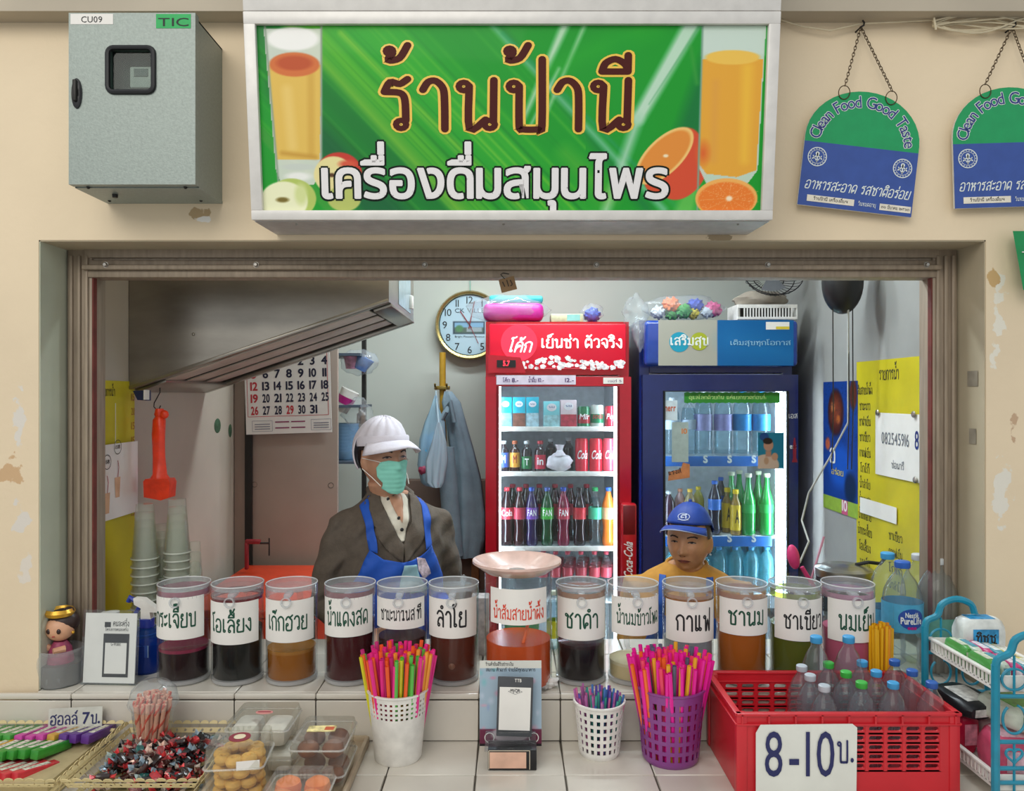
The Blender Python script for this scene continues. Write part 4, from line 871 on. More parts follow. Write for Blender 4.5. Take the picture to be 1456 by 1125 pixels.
part('tile_base', MB().box((0, -.058, .35), (.6, .02, .55)), mat('grey_tile_base', '6a655e', .4), t)

# --- right wall: menu, poster, paper
def right_wall():
    y0, y1 = ry(1330), ry(1219); yc = (y0+y1)/2; zt = ZC+.135; zb = ZC-.9
    t = thing('menu_poster', 'large yellow handwritten menu poster on the right wall', 'poster', (XRW, yc, (zt+zb)/2)); L = Vector(t.location)
    def q(n, mb, m, **k): return part(n, mb.map(lambda a, b, c: (a-L.x, b-L.y, c-L.z)), m, t, smooth=0, **k)
    q('sheet', RW(MB().box((0, 0, (zt+zb)/2), (y1-y0+.1, .002, zt-zb)), yc-.05, 0), YEL)
    q('heading', RW(text('รายการน้ำ', .15, .035, .01), yc+.02, zt-.075, .004), M_ink)
    ls = ['ส้มสายน้ำผึ้ง', 'ชามะนาว', 'ชาดำเย็น', 'ชาเขียว', 'กาแฟเย็น', 'โกโก้', 'น้ำลำไย', 'น้ำแดงสด', 'น้ำเก๊กฮวย', 'น้ำกระเจี๊ยบ', 'โอเลี้ยง', 'นมเย็น', 'ชานม']
    rn = random.Random(3)
    for k, s in enumerate(ls):
        z = zt-.13-k*.062
        q('menu_line', RW(text(s, .05+.006*len(s), .026, .008), y1-.075, z, .004), M_ink)
        q('price', RW(text(rn.choice(['15', '20', '25']), .022, .02), y0+.015, z, .004), M_dark)
    for k in range(4): q('menu_line', RW(text(ls[k+3], .1, .024, .006), yc-.03, ZC-.53-k*.06, .004), M_ink)
    ya, yb = ry(1312), ry(1248); z1 = ZC-.065; z0 = ZC-.30
    t2 = thing('phone_note', 'white paper with a handwritten phone number pinned on the right yellow poster', 'paper', (XRW-.006, (ya+yb)/2, (z0+z1)/2)); L2 = Vector(t2.location)
    def q2(n, mb, m): return part(n, mb.map(lambda a, b, c: (a-L2.x, b-L2.y, c-L2.z)), m, t2, smooth=0)
    q2('sheet', RW(MB().box((0, 0, (z0+z1)/2), (yb-ya, .002, z1-z0)), (ya+yb)/2, 0, .008), M_paper)
    q2('handwriting', RW(text('082545916', .2, .035), (ya+yb)/2+.01, ZC-.18, .0105), mat('pencil_grey', '70747c', .6)); q2('handwriting', RW(text('8', .026, .05, .01), ya+.02, ZC-.185, .0105), mat('blue_ink', '27357c', .6))
    q2('handwriting', RW(text('ช่อนารี', .09, .02), (ya+yb)/2-.01, ZC-.265, .0105), MATS['pencil_grey'])
    for y, z in ((ya+.02, z0+.01), (yb-.03, z1), (ya+.03, z1)): q2('tape_knot', RW(MB().sphere((0, -.006, 0), (.012, .006, .012), 8, 6), y, z, .01), M_steel)
    ya, yb = ry(1278), ry(1226)
    tag(part('torn_note', RW(MB().box((0, 0, 0), (yb-ya, .002, .06)), (ya+yb)/2, W(0, 725, (ya+yb)/2).z, .008), M_paper), 'narrow torn white strip taped low on the right yellow poster', 'paper')
    # blue food poster
    ya, yb = ry(1221), ry(1172); z1 = ZC+.06; z0 = ZC-.44; w = yb-ya; h = z1-z0
    t3 = thing('food_poster', 'dark blue poster with a picture of grilled food left of the yellow menu', 'poster', (XRW, (ya+yb)/2, (z0+z1)/2))
    P = Paint(100, 180, 50, 90, '1c3f8c'); P.ell(38, 48, 26, 40, '3c1c18', .2); P.ell(38, 46, 22, 34, '7a3a24', .6); P.ell(30, 40, 8, 10, 'c27a4a', .6); P.ell(46, 58, 7, 9, 'b0602c', .6); P.ell(88, 20, 12, 26, '5a2c1c', .3); P.ell(14, 98, 9, 12, 'b5583c', .4); P.ell(50, 130, 40, 40, '1f55b8', .4); P.ell(80, 160, 20, 30, '16264a', .4)
    rs = np.random.RandomState(2); P.mix((rs.rand(*P.X.shape) > .9)*.35*(P.Y < 100), '0c1630')
    P.mesh('print', w, h, t3, fn=lambda x, y, z: (-.004, -x, z))
    part('lettering', RW(text('อ', .06, .06, .02), 0, 0, .006).map(lambda a, b, c: (a-XRW, b-.0+.07, c-.1)), M_paper, t3, smooth=0)
    part('lettering', RW(text('อร่อย', .12, .02, .01), 0, 0, .006).map(lambda a, b, c: (a-XRW, b+.02, c-.15)), mat('yellow_print', 'd8c43c', .5), t3, smooth=0)
    part('strip', MB().box((-.003, 0, -h/2-.03), (.002, w, .06)), mat('rainbow_strip_green', '8fae3c', .5), t3)
    part('strip', MB().box((-.0035, -.05, -h/2-.03), (.002, .06, .06)), mat('rainbow_strip_pink', 'c2507c', .5), t3); part('lettering', RW(text('10', .05, .035, .02), 0, 0, .005).map(lambda a, b, c: (a-XRW, b-.05, c-h/2-.045)), M_paper, t3, smooth=0)
right_wall()
# wall fan housing with cords, top right
t = thing('wall_fan', 'black wall fan housing with pull cords under the shutter rail at the right', 'fan', (XRW-.02, 2.95, 1.99))
part('housing', MB().sphere((-.12, 0, .09), (.075, .075, .12), 24, 16), M_black, t)
part('fan_arm', MB().tube([(-.06, 0, .12), (.018, 0, .16)], .02, 10), M_black, t); part('motor_cap', MB().lathe([(0, 0), (.05, 0), (.045, .05), (0, .06)], 20, c=(-.12, 0, .18)), M_black, t)
for x in (-.165, -.105, -.09): part('pull_cord', MB().tube([(x, -.02, -.01), (x+.002, -.02, -.4), (x-.004, -.02, -.62)], .0022, 5), M_dark, t)
tag(part('power_cord', MB().tube([W(1206, 436, 2.92), W(1206, 600, 2.95), W(1180, 650, 3.0), W(1150, 700, 3.1), W(1140, 740, 3.1), W(1150, 770, 3.0), W(1137, 800, 3.0)], .004, 6), mat('grey_cable', 'b5b8b5', .5)), 'pale cable drooping between the right wall and the blue refrigerator', 'cable')
t = thing('hot_pot', 'dark cooking pot with steel rim and black handles behind the jugs at the right', 'pot', tuple(W(1200, 840, 2.65)))
part('pot', MB().lathe([(0, -.06), (.085, -.06), (.09, -.05), (.09, .06)], 32), M_black, t); part('rim', MB().lathe([(.09, .05), (.094, .055), (.094, .078), (.088, .08)], 32), M_steel, t); part('lid', MB().lathe([(.09, .078), (.07, .088), (0, .092)], 32), M_steel, t)
part('handle', MB().tube([(.04, 0, .09), (.07, -.03, .105), (.11, -.03, .1), (.13, -.02, .115)], .006, 8), M_black, t)
t = thing('straw_scoop', 'pink ladle and straws in a clear holder left of the dark pot', 'ladle', tuple(W(1140, 830, 2.75)))
part('bowl', MB().sphere((-.01, 0, .10), (.022, .014, .045), 14, 10, M=Matrix.Rotation(-.2, 4, 'Y')), mat('hot_pink_plastic', 'd8407c', .35), t)
part('handle', MB().tube([(0, 0, .06), (.05, 0, -.02)], .008, 8), MATS['hot_pink_plastic'], t)
part('straw', MB().tube([(.02, 0, -.03), (.075, -.01, .17)], .004, 8), mat('rose_straw', 'c88ca0', .4), t); part('spoon', MB().tube([(.03, 0, .0), (.11, 0, .05)], .003, 8), mat('red_stick', 'b03030', .4), t)
part('holder', MB().lathe([(0, -.09), (.05, -.09), (.055, .03)], 24), M_clear, t)
# counter on which the rear things stand: low worktop behind the ledge
t = thing('back_worktop', 'dark worktop behind the jugs at the right', 'worktop', (1.175, 2.68, 0)); part('top', MB().box((0, 0, .83), (.42, .5, .03), bevel=.004), M_dark, t); part('cabinet', MB().box((0, 0, .407), (.40, .48, .815)), mat('worktop_grey', '55524e', .6), t)
# ================= BOTTLES AND CANS =================
def capmat(c): return mat('cap_'+c, c, .4, noise=.02)
def bottle(label, h, r, liquid=None, cap='2f6fc4', lab=None, lab_z=(.42, .66), shape='pet', group=None, glassy=None, labtext=None, ltc='ffffff', name='drink_bottle', cat='bottle', fill=.82):
    t = thing(name, label, cat, (0, 0, 0), 0, group)
    sh = {'pet': [(0, 0), (.8, 0), (.98, .02), (1, .08), (.95, .16), (1, .24), (.95, .32), (1, .40), (.97, .42), (.97, .64), (1, .66), (.93, .74), (.7, .83), (.42, .89), (.36, .91), (.36, .95)],
          'coke': [(0, 0), (.78, 0), (.92, .03), (.95, .12), (.82, .24), (.80, .32), (.93, .42), (1, .46), (1, .64), (.93, .70), (.68, .80), (.42, .88), (.38, .91), (.38, .95)],
          'glass': [(0, 0), (.95, 0), (1, .02), (1, .48), (.96, .55), (.75, .64), (.48, .74), (.38, .84), (.36, .93), (.42, .95)],
          'short': [(0, 0), (.92, 0), (1, .03), (1, .62), (.92, .70), (.6, .78), (.45, .82), (.45, .92)],
          'water': [(0, 0), (.85, 0), (1, .03), (.94, .10), (1, .17), (.94, .24), (1, .31), (.95, .38), (1, .44), (1, .66), (.93, .74), (.66, .84), (.38, .90), (.33, .92), (.33, .955)]}[shape]
    seg = 14
    pr = [(a*r, b*h) for a, b in sh]
    if glassy is None and liquid is None: bm_ = M_clear
    elif glassy: bm_ = glassy
    else: bm_ = mat('drink_'+liquid, liquid, .12, noise=.03, coat=.5)
    part('body', MB().lathe(pr, seg), bm_, t, smooth=50)
    if liquid is None and glassy is None and fill:
        top = fill*h; lp = [(0, .004)]+[(a*r*.93, b*h) for a, b in sh[1:] if b*h < top and b > .005]+[(sh[-4][0]*r*.9 if fill > .85 else r*.8, top), (0, top)]
        part('water', MB().lathe(lp, 12), clear('water_fill', 'e4f2f6', .0, .02, .5), t, smooth=50)
    rn, zn = pr[-1]
    part('cap', MB().lathe([(rn*1.12, zn-.004), (rn*1.2, zn-.002), (rn*1.2, h*.992), (rn*1.0, h), (0, h)], 14), capmat(cap), t, smooth=40)
    if lab:
        z0, z1 = lab_z; part('label', MB().lathe([(r*1.012, z0*h), (r*1.012, z1*h)], 18), mat('label_'+lab, lab, .35, noise=.05, scale=60), t)
        if labtext:
            g = dice(text(labtext, min(r*1.9, .35*r*len(labtext)+r*.4), (z1-z0)*h*.42, .02), r*.4); part('label_mark', bend(at(g, 0, 0, (z0+(z1-z0)*.3)*h), r*1.03), mat('mark_'+ltc, ltc, .4, noise=0), t, smooth=0)
    return t
def can(label, col, r=.028, h=.12, mark='', mc='ffffff', col2=None, group=None):
    t = thing('drink_can', label, 'can', (0, 0, 0), 0, group)
    part('body', MB().lathe([(0, .003), (r*.8, 0), (r, .006), (r, h-.008), (r*.86, h-.001), (r*.86, h), (r*.8, h-.003), (0, h-.003)], 20), mat('can_'+col, col, .25, .1, noise=.02, coat=.4), t)
    if col2: part('band', MB().lathe([(r*1.01, h*.2), (r*1.01, h*.6)], 20), mat('can_'+col2, col2, .25, .1), t)
    if mark: part('mark', bend(at(dice(text(mark, r*1.7, h*.2, .02, slant=.2), r*.4), 0, 0, h*.4), r*1.03), mat('mark_'+mc, mc, .4, noise=0), t, smooth=0)
    return t
def carton(label, w, h, col, col2, d=.045, mark=None, group='juice cartons on the top shelf of the red refrigerator'):
    t = thing('drink_carton', label, 'carton', (0, 0, 0), 0, group)
    part('box', MB().box((0, 0, h/2), (w, d, h), bevel=.002), mat('carton_'+col, col, .35, noise=.03), t)
    part('lower_print', at(rect(w*.98, h*.45), 0, -d/2-.0008, h*.25), mat('carton_'+col2, col2, .4, noise=.18, scale=45), t, smooth=0)
    part('logo', at(disc(0, 0, w*.3, 18, k=.8), 0, -d/2-.001, h*.77), mat('carton_logo', 'f2f4f6', .4), t, smooth=0)
    part('logo_mark', at(text(mark or 'นม', w*.36, w*.11, .02), 0, -d/2-.0016, h*.75), mat('carton_mark', '2f5f9a', .4), t, smooth=0); return t

# ================= REFRIGERATORS =================
YFR = 3.5
def fridge(px0, px1, top, body, dark, nm, label, glass, hdr, shelves_z, lamp_w):
    x0, x1 = W(px0, 0, YFR).x, W(px1, 0, YFR).x; w = x1-x0; D = .62; zt = W(0, top, YFR).z
    t = thing(nm, label, 'refrigerator', ((x0+x1)/2, YFR, 0)); cx = (x0+x1)/2
    gx0, gx1 = W(glass[0], 0, YFR).x-cx, W(glass[1], 0, YFR).x-cx; gz1 = W(0, glass[2], YFR).z; gz0 = .22; zh = W(0, hdr, YFR).z
    Min = mat('cabinet_liner_white', 'd5dadd', .35)
    th = .045
    m = MB().box((-w/2+th/2, D/2+.03, zt/2), (th, D-.06, zt-.002)).box((w/2-th/2, D/2+.03, zt/2), (th, D-.06, zt-.002)).box((0, D-.02, zt/2), (w-th*2, .04, zt-.002)).box((0, D/2+.01, .1), (w-th*2, D-.08, .2)).box((0, D/2+.01, (zh+zt)/2), (w-th*2-.002, D-.08, zt-zh-.004))
    part('cabinet', m, body, t)
    part('liner', MB().box((0, D-.045, (gz0+zh)/2), (w-th*2, .008, zh-gz0)).box((-w/2+th+.004, D/2, (gz0+zh)/2), (.006, D-.1, zh-gz0)).box((w/2-th-.004, D/2, (gz0+zh)/2), (.006, D-.1, zh-gz0)).box((0, D/2, zh-.006), (w-2*th, D-.1, .006)).box((0, D/2, gz0-.01), (w-2*th, D-.1, .02)), Min, t)
    dz1 = zh-.008; door = MB(); dx = w/2-.002
    for (a, b, c, d) in ((-dx, gx0, .1, dz1), (gx1, dx, .1, dz1), (gx0, gx1, .1, gz0), (gx0, gx1, gz1, dz1)): door.box(((a+b)/2, -.0, (c+d)/2), (b-a, .045, d-c))
    dr = part('door', door, body, t)
    part('door_gasket', MB().tube([(gx0, -.024, gz0), (gx1, -.024, gz0), (gx1, -.024, gz1), (gx0, -.024, gz1)], .006, 6, closed=True), dark, dr)
    part('glass_pane', MB().box(((gx0+gx1)/2, -.01, (gz0+gz1)/2), (gx1-gx0, .006, gz1-gz0)), M_glass, dr)
    for z in shelves_z: part('shelf', MB().box((0, D/2+.0, z-.005), (w-2*th-.02, D-.14, .006)), mat('shelf_wire_white', 'e4e9ec', .4), t)
    # lamp tubes the cabinet has
    def lamp(x, s, r=.009): part('lamp_tube', MB().tube([(x, .05, gz0+.05), (x, .05, gz1+.0)], r, 10), mat('cabinet_lamp_%g' % s, 'e4f4ff', .5, noise=0, emit=s), t)
    for x, s, r in lamp_w: lamp(x if x < 1 else gx1-.012, s, r)
    part('top_lamp', MB().tube([(gx0+.05, .06, gz1+.012), (gx1-.05, .06, gz1+.012)], .008, 8), mat('cabinet_lamp_9', 'e4f4ff', .5, noise=0, emit=9), t)
    return t, cx, w, gx0, gx1, zt, zh
M_redf = mat('refrigerator_red_enamel', 'b20c22', .25, noise=.03, coat=.4); M_reds = mat('dark_red_trim', '6d0a16', .35); M_navy = mat('refrigerator_navy_enamel', '16245f', .25, noise=.03, coat=.4)
zs = [W(0, 608, 3.62).z, W(0, 671, 3.62).z, W(0, 776, 3.62).z, .70]
fr, fcx, fw, fg0, fg1, fzt, fzh = fridge(690, 897, 455, M_redf, M_reds, 'red_refrigerator', 'red glass door drinks refrigerator with glowing red header, the left one', (708, 878, 549), 533, zs, [(.268, 24, .009), (-.268, 24, .009)])
def fpx(px, Y=YFR): return W(px, 0, Y).x-fcx
def fz(py, Y=YFR): return W(0, py, Y).z
m_hp = mat('lit_red_header_panel', 'c8102e', .3, noise=.04, scale=4, emit=.3)
hp = part('header_panel', MB().box(((fpx(696)+fpx(890))/2, .012, (fz(460)+fz(524))/2), (fpx(890)-fpx(696), .03, fz(460)-fz(524)), bevel=.006), m_hp, fr)
def flat(n, mb, px, py, mt, par=None, y=-.006, **k): return part(n, at(mb, fpx(px), y, fz(py)), mt, par or fr, smooth=0, **k)
M_hw = mat('lit_white_lettering', 'f6f0f0', .4, noise=0, emit=.45); M_hc = mat('lit_coral_disc', 'f0304c', .4, noise=0, emit=.4)
flat('header_disc', disc(0, 0, 26*YFR/F, 36), 738, 487, M_hc, hp)
flat('lettering', text('โค้ก', .105, .045, .03, slant=.3), 738, 500, M_hw, hp, y=-.008)
flat('lettering', text('เย็นซ่า ตัวจริง', .365, .04, .035), 827, 494, M_hw, hp, y=-.008)
for k in range(46):
    rn = random.Random(k); px = 745+rn.uniform(0, 138); py = 522-abs(rn.gauss(0, 1))*5*(1.2-abs(px-800)/110)
    pass
ice = MB(); rn = random.Random(5)
for k in range(90):
    px = 742+rn.uniform(0, 143); top = 10+8*math.exp(-((px-795)/30)**2); py = 524-rn.uniform(0, top); s = rn.uniform(.008, .015); a = rn.uniform(0, 3)
    ice.join(at(blob([(s*math.cos(a+q*PI/2.5), s*.8*math.sin(a+q*PI/2.5)) for q in range(5)]), fpx(px), -.007-.00004*k, fz(py)))
part('ice_print', ice, mat('lit_ice_print', 'e3dde2', .4, noise=.25, scale=80, emit=.25), hp, smooth=0)
part('control_bezel', MB().prism([(fpx(694), fz(530)), (fpx(748), fz(530)), (fpx(740), fz(508)), (fpx(694), fz(504))], .02, M=Matrix.Translation((0, -.016, 0))), M_redf, hp)
part('display', MB().box((fpx(720), -.018, fz(517)), (.085, .004, .032)), M_black, hp); part('digits', at(text('5.7', .03, .018, .02), fpx(720), -.021, fz(520)), mat('led_red', 'ff2a3c', .5, noise=0, emit=2.5), hp, smooth=0)
st = flat('price_strip', rect(fpx(818)-fpx(706), .042), 762, 540, mat('strip_paper', 'd9cfe0', .5), y=-.025)
for s, px in (('โค้ก 8.-', 726), ('น้ำดื่ม 10.-', 762), ('12.-', 809)): flat('lettering', text(s, .07 if px < 800 else .04, .014, .02), px, 543, mat('plum_print', '4a2a6a', .5), st, y=-.0265)
flat('rating_sticker', rect(.09, .028), 871, 541, M_paper, y=-.025)
flat('rating_mark', text('เบอร์ 5', .06, .008), 873, 543, mat('plum_print', '4a2a6a', .5), y=-.0265)
# handle with cursive lettering
hd = part('door_handle', MB().box(((fpx(881)+fpx(902))/2, -.045, (fz(713)+fz(830))/2), (fpx(902)-fpx(881), .05, fz(713)-fz(830)), bevel=.01), mat('handle_red', 'b0101f', .3, coat=.4), fr)
part('handle_top', MB().box(((fpx(881)+fpx(902))/2, -.062, (fz(713)+fz(757))/2-.002), (fpx(902)-fpx(881)-.012, .02, fz(713)-fz(757)-.01), bevel=.004), M_reds, hd)
tx = text('Coca-Cola', .16, .03, .02, slant=.35).xf(Matrix.Rotation(-PI/2, 4, 'Y')); part('lettering', at(tx, fpx(892)+.012, -.072, fz(792)), mat('silver_lettering', 'e6dfe2', .4, noise=0), hd, smooth=0)
for z in zs[:3]: part('shelf_rail', MB().box((0, .075, z-.003), (fg1-fg0-.01, .012, .022), bevel=.003), M_white, fr)
def put(t, px, z, Y=3.63, rz=0):
    t.location = (W(px, 0, Y).x, Y, z+.002); t.rotation_euler = (0, 0, rz); return t
G1 = 'juice cartons on the top shelf of the red refrigerator'
S = 3.63/F
for px, c2, lb in ((719, '8fb8c8', 'blue milk carton with orange corner print, leftmost'), (738, '8a5a48', 'blue milk carton with brown picture, second'), (757, 'b8dce6', 'blue milk carton with pale splash, third')): put(carton(lb+' on the top shelf of the red refrigerator', 18*S, 43*S, '27b6cc', c2), px, zs[0])
put(carton('pale aqua milk carton right of the three blue ones in the red refrigerator', 23*S, 37*S, '7fd6dc', 'a8dce0'), 784, zs[0]); put(carton('white and red milk carton in the middle of the top shelf', 23*S, 39*S, 'e6d9dc', 'c23a4c'), 808, zs[0])
put(can('green and red soft drink can, left of the white and green one', '1c7a4c', .03, .098, 'Mirinda'[0:3], 'ffffff', 'b02a34'), 830, zs[0]); put(can('white and green soft drink can on the top shelf', 'd5e6dc', .031, .105, 'soda', 'b02a34', '1f8a5a'), 849, zs[0]); put(can('red soft drink can at the right end of the top shelf', 'c21f38', .028, .1, 'Pop', 'ffffff'), 868, zs[0])
H2 = .145
put(bottle('small dark bottle with blue label and silver cap, leftmost on the second shelf', H2, .026, '2a1c22', 'd5dade', '3c56a8', (.15, .62), 'short', labtext='M'), 716, zs[1]); put(bottle('small brown bottle with yellow star label on the second shelf', H2, .024, '3a1c12', 'b4603c', 'd89a3c', (.15, .62), 'short', labtext='M', ltc='8c1c1c'), 732, zs[1])
put(bottle('small dark bottle with green label on the second shelf', H2, .025, '201a1c', 'd5dade', '1f6e3c', (.1, .5), 'short', labtext='T'), 749, zs[1]); put(bottle('small dark bottle with red label and red cap on the second shelf', H2, .027, '2c1218', 'c23a44', 'c22a44', (.1, .55), 'short', labtext='in'), 768, zs[1])
put(bottle('dark bottle with silver cap standing behind the white bag, left one', .15, .025, '241418', 'd5dade', shape='short'), 783, zs[1], 3.74); put(bottle('dark bottle with silver cap standing behind the white bag, right one', .155, .026, '241418', 'd5dade', shape='short'), 808, zs[1], 3.74)
o = W(796, 648, 3.6); tt = thing('knotted_bag', 'white knotted plastic bag with pinkish contents on the second shelf', 'bag', (o.x, o.y, zs[1])); part('bag', wavy((0, 0, .045), (.06, .03, .045), 5), mat('white_bag_plastic', 'e8e2ea', .35, noise=.1, scale=30), tt); part('knot', MB().lathe([(.03, .08), (.012, .105), (.022, .13), (0, .12)], 14), MATS['white_bag_plastic'], tt)
for px, k in ((827, 'left'), (847, 'middle'), (866, 'right')): put(can('tall red can, the %s of three on the second shelf' % k, 'd01c34' if k != 'right' else 'e0566a', .031, .155, 'Cola', group='tall red cans on the second shelf'), px, zs[1])
S3 = [(721, '2b1014', 'c23440', 'c23a48', 'Cola', 'cola bottle with red cap and red label, leftmost on the third shelf'), (739, '331216', 'c23440', 'b83a50', None, 'cola bottle with red cap and red label, second on the third shelf'), (756, '2a1c4c', '2f5cc0', '7a4cb0', 'FAN', 'purple labelled bottle with blue cap on the third shelf'), (778, '1c4c2c', '5a74c4', '3fae3c', 'FAN', 'green soda bottle with green label and blue cap on the third shelf'),
      (801, '7a1c3c', '3c5cc0', 'c23a54', 'FAN', 'red soda bottle with blue cap on the third shelf'), (824, '24151c', '2a2024', 'c8303c', None, 'cola bottle with black cap and red label on the third shelf'), (846, None, '1f9a54', '4fc49a', None, 'clear soda bottle with green cap and aqua label on the third shelf'), (865, 'f07a2c', '2a62c0', 'f2b088', None, 'orange soda bottle with blue cap at the right end of the third shelf')]
for px, lq, cp, lb, mk, l in S3: put(bottle(l, .272, .0315, lq, cp, lb, (.46, .66), 'coke', labtext=mk), px, zs[2])
src = bottle('cola bottle with red cap standing in the second row of the third shelf', .272, .0315, '2b1014', 'b02c3c', 'b83240', (.46, .66), 'coke', group='cola bottles in the second row'); put(src, 729, zs[2], 3.76)
for k, px in enumerate((748, 767, 789, 811, 834)): put(dup(src, label='soft drink bottle, %s from left in the second row of the third shelf' % NTH[k+1]), px, zs[2], 3.76)
src = bottle('small cola bottle with red cap standing alone at the left of the bottom shelf', .215, .026, None, 'b83a4c', 'c24a58', (.45, .66), 'coke', group='small cola bottles on the bottom shelf', fill=0)
first = True
for r, Y in enumerate((3.64, 3.71, 3.78, 3.85)):
    for j, px in enumerate((727, 772, 790, 807, 826, 845, 862)):
        if r and px == 727: continue
        q = src if first else dup(src, label='small cola bottle with red cap, %s from left in the %s bottom row' % (NTH[j-(r > 0)], ['front', 'second', 'third', 'rear'][r])); first = False; put(q, px+r*1.5, zs[3], Y)
# ---- navy refrigerator
zb = [W(0, 648, 3.6).z, W(0, 761, 3.6).z, .735]
bf, bcx, bw, bg0, bg1, bzt, bzh = fridge(912, 1133, 453, M_navy, M_black, 'blue_refrigerator', 'navy blue glass door drinks refrigerator, the right one, glowing white along its right side', (943, 1117, 556), 530, zb, [(2, 26, .016), (-.285, 26, .008)])
def bpx(px, Y=YFR): return W(px, 0, Y).x-bcx
hd = part('header', MB().box(((bpx(915)+bpx(1131))/2, -.006, (fz(456)+fz(521))/2), (bpx(1131)-bpx(915), .07, fz(456)-fz(521)), bevel=.02, seg=4), mat('header_blue', '1c3f96', .25, coat=.4), bf)
P = Paint(186, 66, 94, 34, '17609c'); P.rect(-2, -2, 81, 70, 'a8a79c', 1); P.band(100, 30, 180, 50, 30, 30, '2a86c4', 40, .4)
P.mesh('header_print', 190*YFR/F, 64*YFR/F, hd, printmat(), loc=((bpx(935)+bpx(1122))/2, -.0425, fz(488)))
M_tl = mat('teal_disc', '1796b4', .4, noise=0); M_lm = mat('lime_disc', 'a3ac2c', .4, noise=0); M_wl = mat('white_lettering', 'e2e6e4', .4, noise=0)
def bflat(n, mb, px, py, mt, par=None, y=-.0435, **k): return part(n, at(mb, bpx(px), y, fz(py)), mt, par or bf, smooth=0, **k)
bflat('logo_disc', disc(0, 0, .045, 30), 963, 487, M_tl, hd); bflat('logo_disc', disc(0, 0, .04, 30), 991, 486, M_lm, hd, y=-.0442); bflat('lettering', text('เสริมสุข', .17, .032, .04), 977, 491, M_wl, hd, y=-.045)
bflat('lettering', text('เติมสุขทุกโอกาส', .27, .017), 1077, 491, mat('pale_blue_print', '8fc0dc', .4, noise=0), hd, y=-.045)
bflat('header_sticker', rect(.105, .034), 1101, 464, M_paper, hd, y=-.0438); bflat('sticker_band', rect(.06, .012), 1108, 467, mat('yellow_print', 'd8c43c', .5), hd, y=-.0446)
for z in zb[:2]:
    part('shelf_front', MB().box((-.0, .07, z-.022), (bg1-bg0-.03, .01, .046), bevel=.002), mat('shelf_front_blue', '1d62ae', .35), bf)
    for px in (1008, 1043, 1078): bflat('shelf_mark', text('S', .022, .026, .05), px, 562-(z-.032-ZC)*F/3.55, M_wl, y=.062)
# stickers on the glass
bn = bflat('banner', blob([(a*.0036-.217, (.026 if k % 2 else .022)*(1 if i == 0 else -1)) for i, rg in ((0, range(0, 121, 4)), (1, range(120, -1, -4))) for k, a in enumerate(rg)]), 1040, 565, mat('green_banner', '2f8c2c', .5), y=-.015)
bflat('lettering', text('ดูแลโลกด้วยกัน แค่แยกขวดก่อนทิ้ง', .36, .013), 1035, 567, mat('lime_print', 'bfe08c', .4, noise=0), bn, y=-.0165)
bflat('heart_sticker', blob([(.022*math.sin(a)**3, .018*(13*math.cos(a)-5*math.cos(2*a)-2*math.cos(3*a)-math.cos(4*a))/15) for a in [2*PI*i/24 for i in range(24)]]), 1092, 563, MATS['green_banner'], y=-.017)
st = bflat('white_sticker', rect(.065, .09), 952, 583, mat('sticker_white_blue', 'd0dfe8', .5), y=-.015); bflat('lettering', text('nerr', .05, .024, .02), 952, 584, mat('orange_print', 'c8603c', .4, noise=0), st, y=-.0165)
st = bflat('grey_price_card', rect(.075, .18), 966, 628, mat('card_grey', 'a3b3b0', .5), y=-.015); bflat('lettering', text('10', .025, .018, .02), 972, 616, mat('orange_print2', 'd8803c', .4, noise=0), st, y=-.0165)
P = Paint(37, 51, 56, 76, '1a6c84'); P.ell(9, 6, 7, 6, '1c3f74', .1); P.ell(15, 18, 7.5, 9, 'a87a64', .15); P.ell(14, 12, 7.5, 5, '2a1c18', .2); P.ell(11, 46, 20, 16, 'b9a08c', .1); P.ell(24, 34, 5, 6, 'b08468', .2); P.ell(12, 40, 4, 6, 'a88468', .3); P.rect(11, 26, 19, 34, 'a07460', 2)
P.mesh('portrait_sticker', 37*YFR/F, 51*YFR/F, bf, printmat(), loc=(bpx(1094.5), -.016, fz(640)), label='teal sticker with a dark haired person holding a bottle')
st = bflat('bottle_sticker', blob([(-.048, -.035), (.05, -.02), (.05, .04), (.02, .048), (.01, .02), (-.045, .005)]), 964, 672, mat('orange_brown_print', 'c07a4c', .5, noise=.1), y=-.015); bflat('lettering', text('แรงส์', .06, .016, .03).xf(Matrix.Rotation(-.2, 4, 'Y')), 959, 673, mat('dark_brown_letter', '3a1c14', .5, noise=0), st, y=-.0165)
bflat('stile_lettering', text('est', .03, .018, .02), 1125, 637, M_wl, y=-.0245); bflat('stile_bottle', blob([(-.007, 0), (-.008, .05), (-.003, .09), (.003, .09), (.008, .05), (.007, 0), (.014, -.02), (-.012, -.02)]), 1127, 650, mat('print_dark_red', '8c1a28', .4), y=-.0245)
bflat('stile_lettering', text('เอส', .04, .018), 1125, 594, M_wl, y=-.0245)
wl = [(955, 'clear water bottle behind the white sticker in the blue refrigerator'), (979, 'clear water bottle second on the top shelf of the blue refrigerator')]
for px, l in wl: put(bottle(l, .27, .036, None, 'd9dde0', 'b4c4d4', (.45, .62), 'water', name='water_bottle'), px, zb[0])
for px, lc, l, cp in ((1000, '8f8fbe', 'large water bottle with lilac label, left of a pair', 'd9dde0'), (1028, '8a8ac0', 'large water bottle with lilac label, right of a pair', 'd9dde0'), (1055, '1c7fbe', 'large water bottle with bright blue label on the top shelf', '2f9ad4'), (1082, '2f8ac4', 'large water bottle with blue label and blue cap beside the bright lamp', '2f9ad4')): put(bottle(l, .305, .043, None, cp, lc, (.38, .63), 'water', name='water_bottle'), px, zb[0])
gg = mat('green_bottle_glass', '1a8a3c', .08, noise=.03, coat=.6)
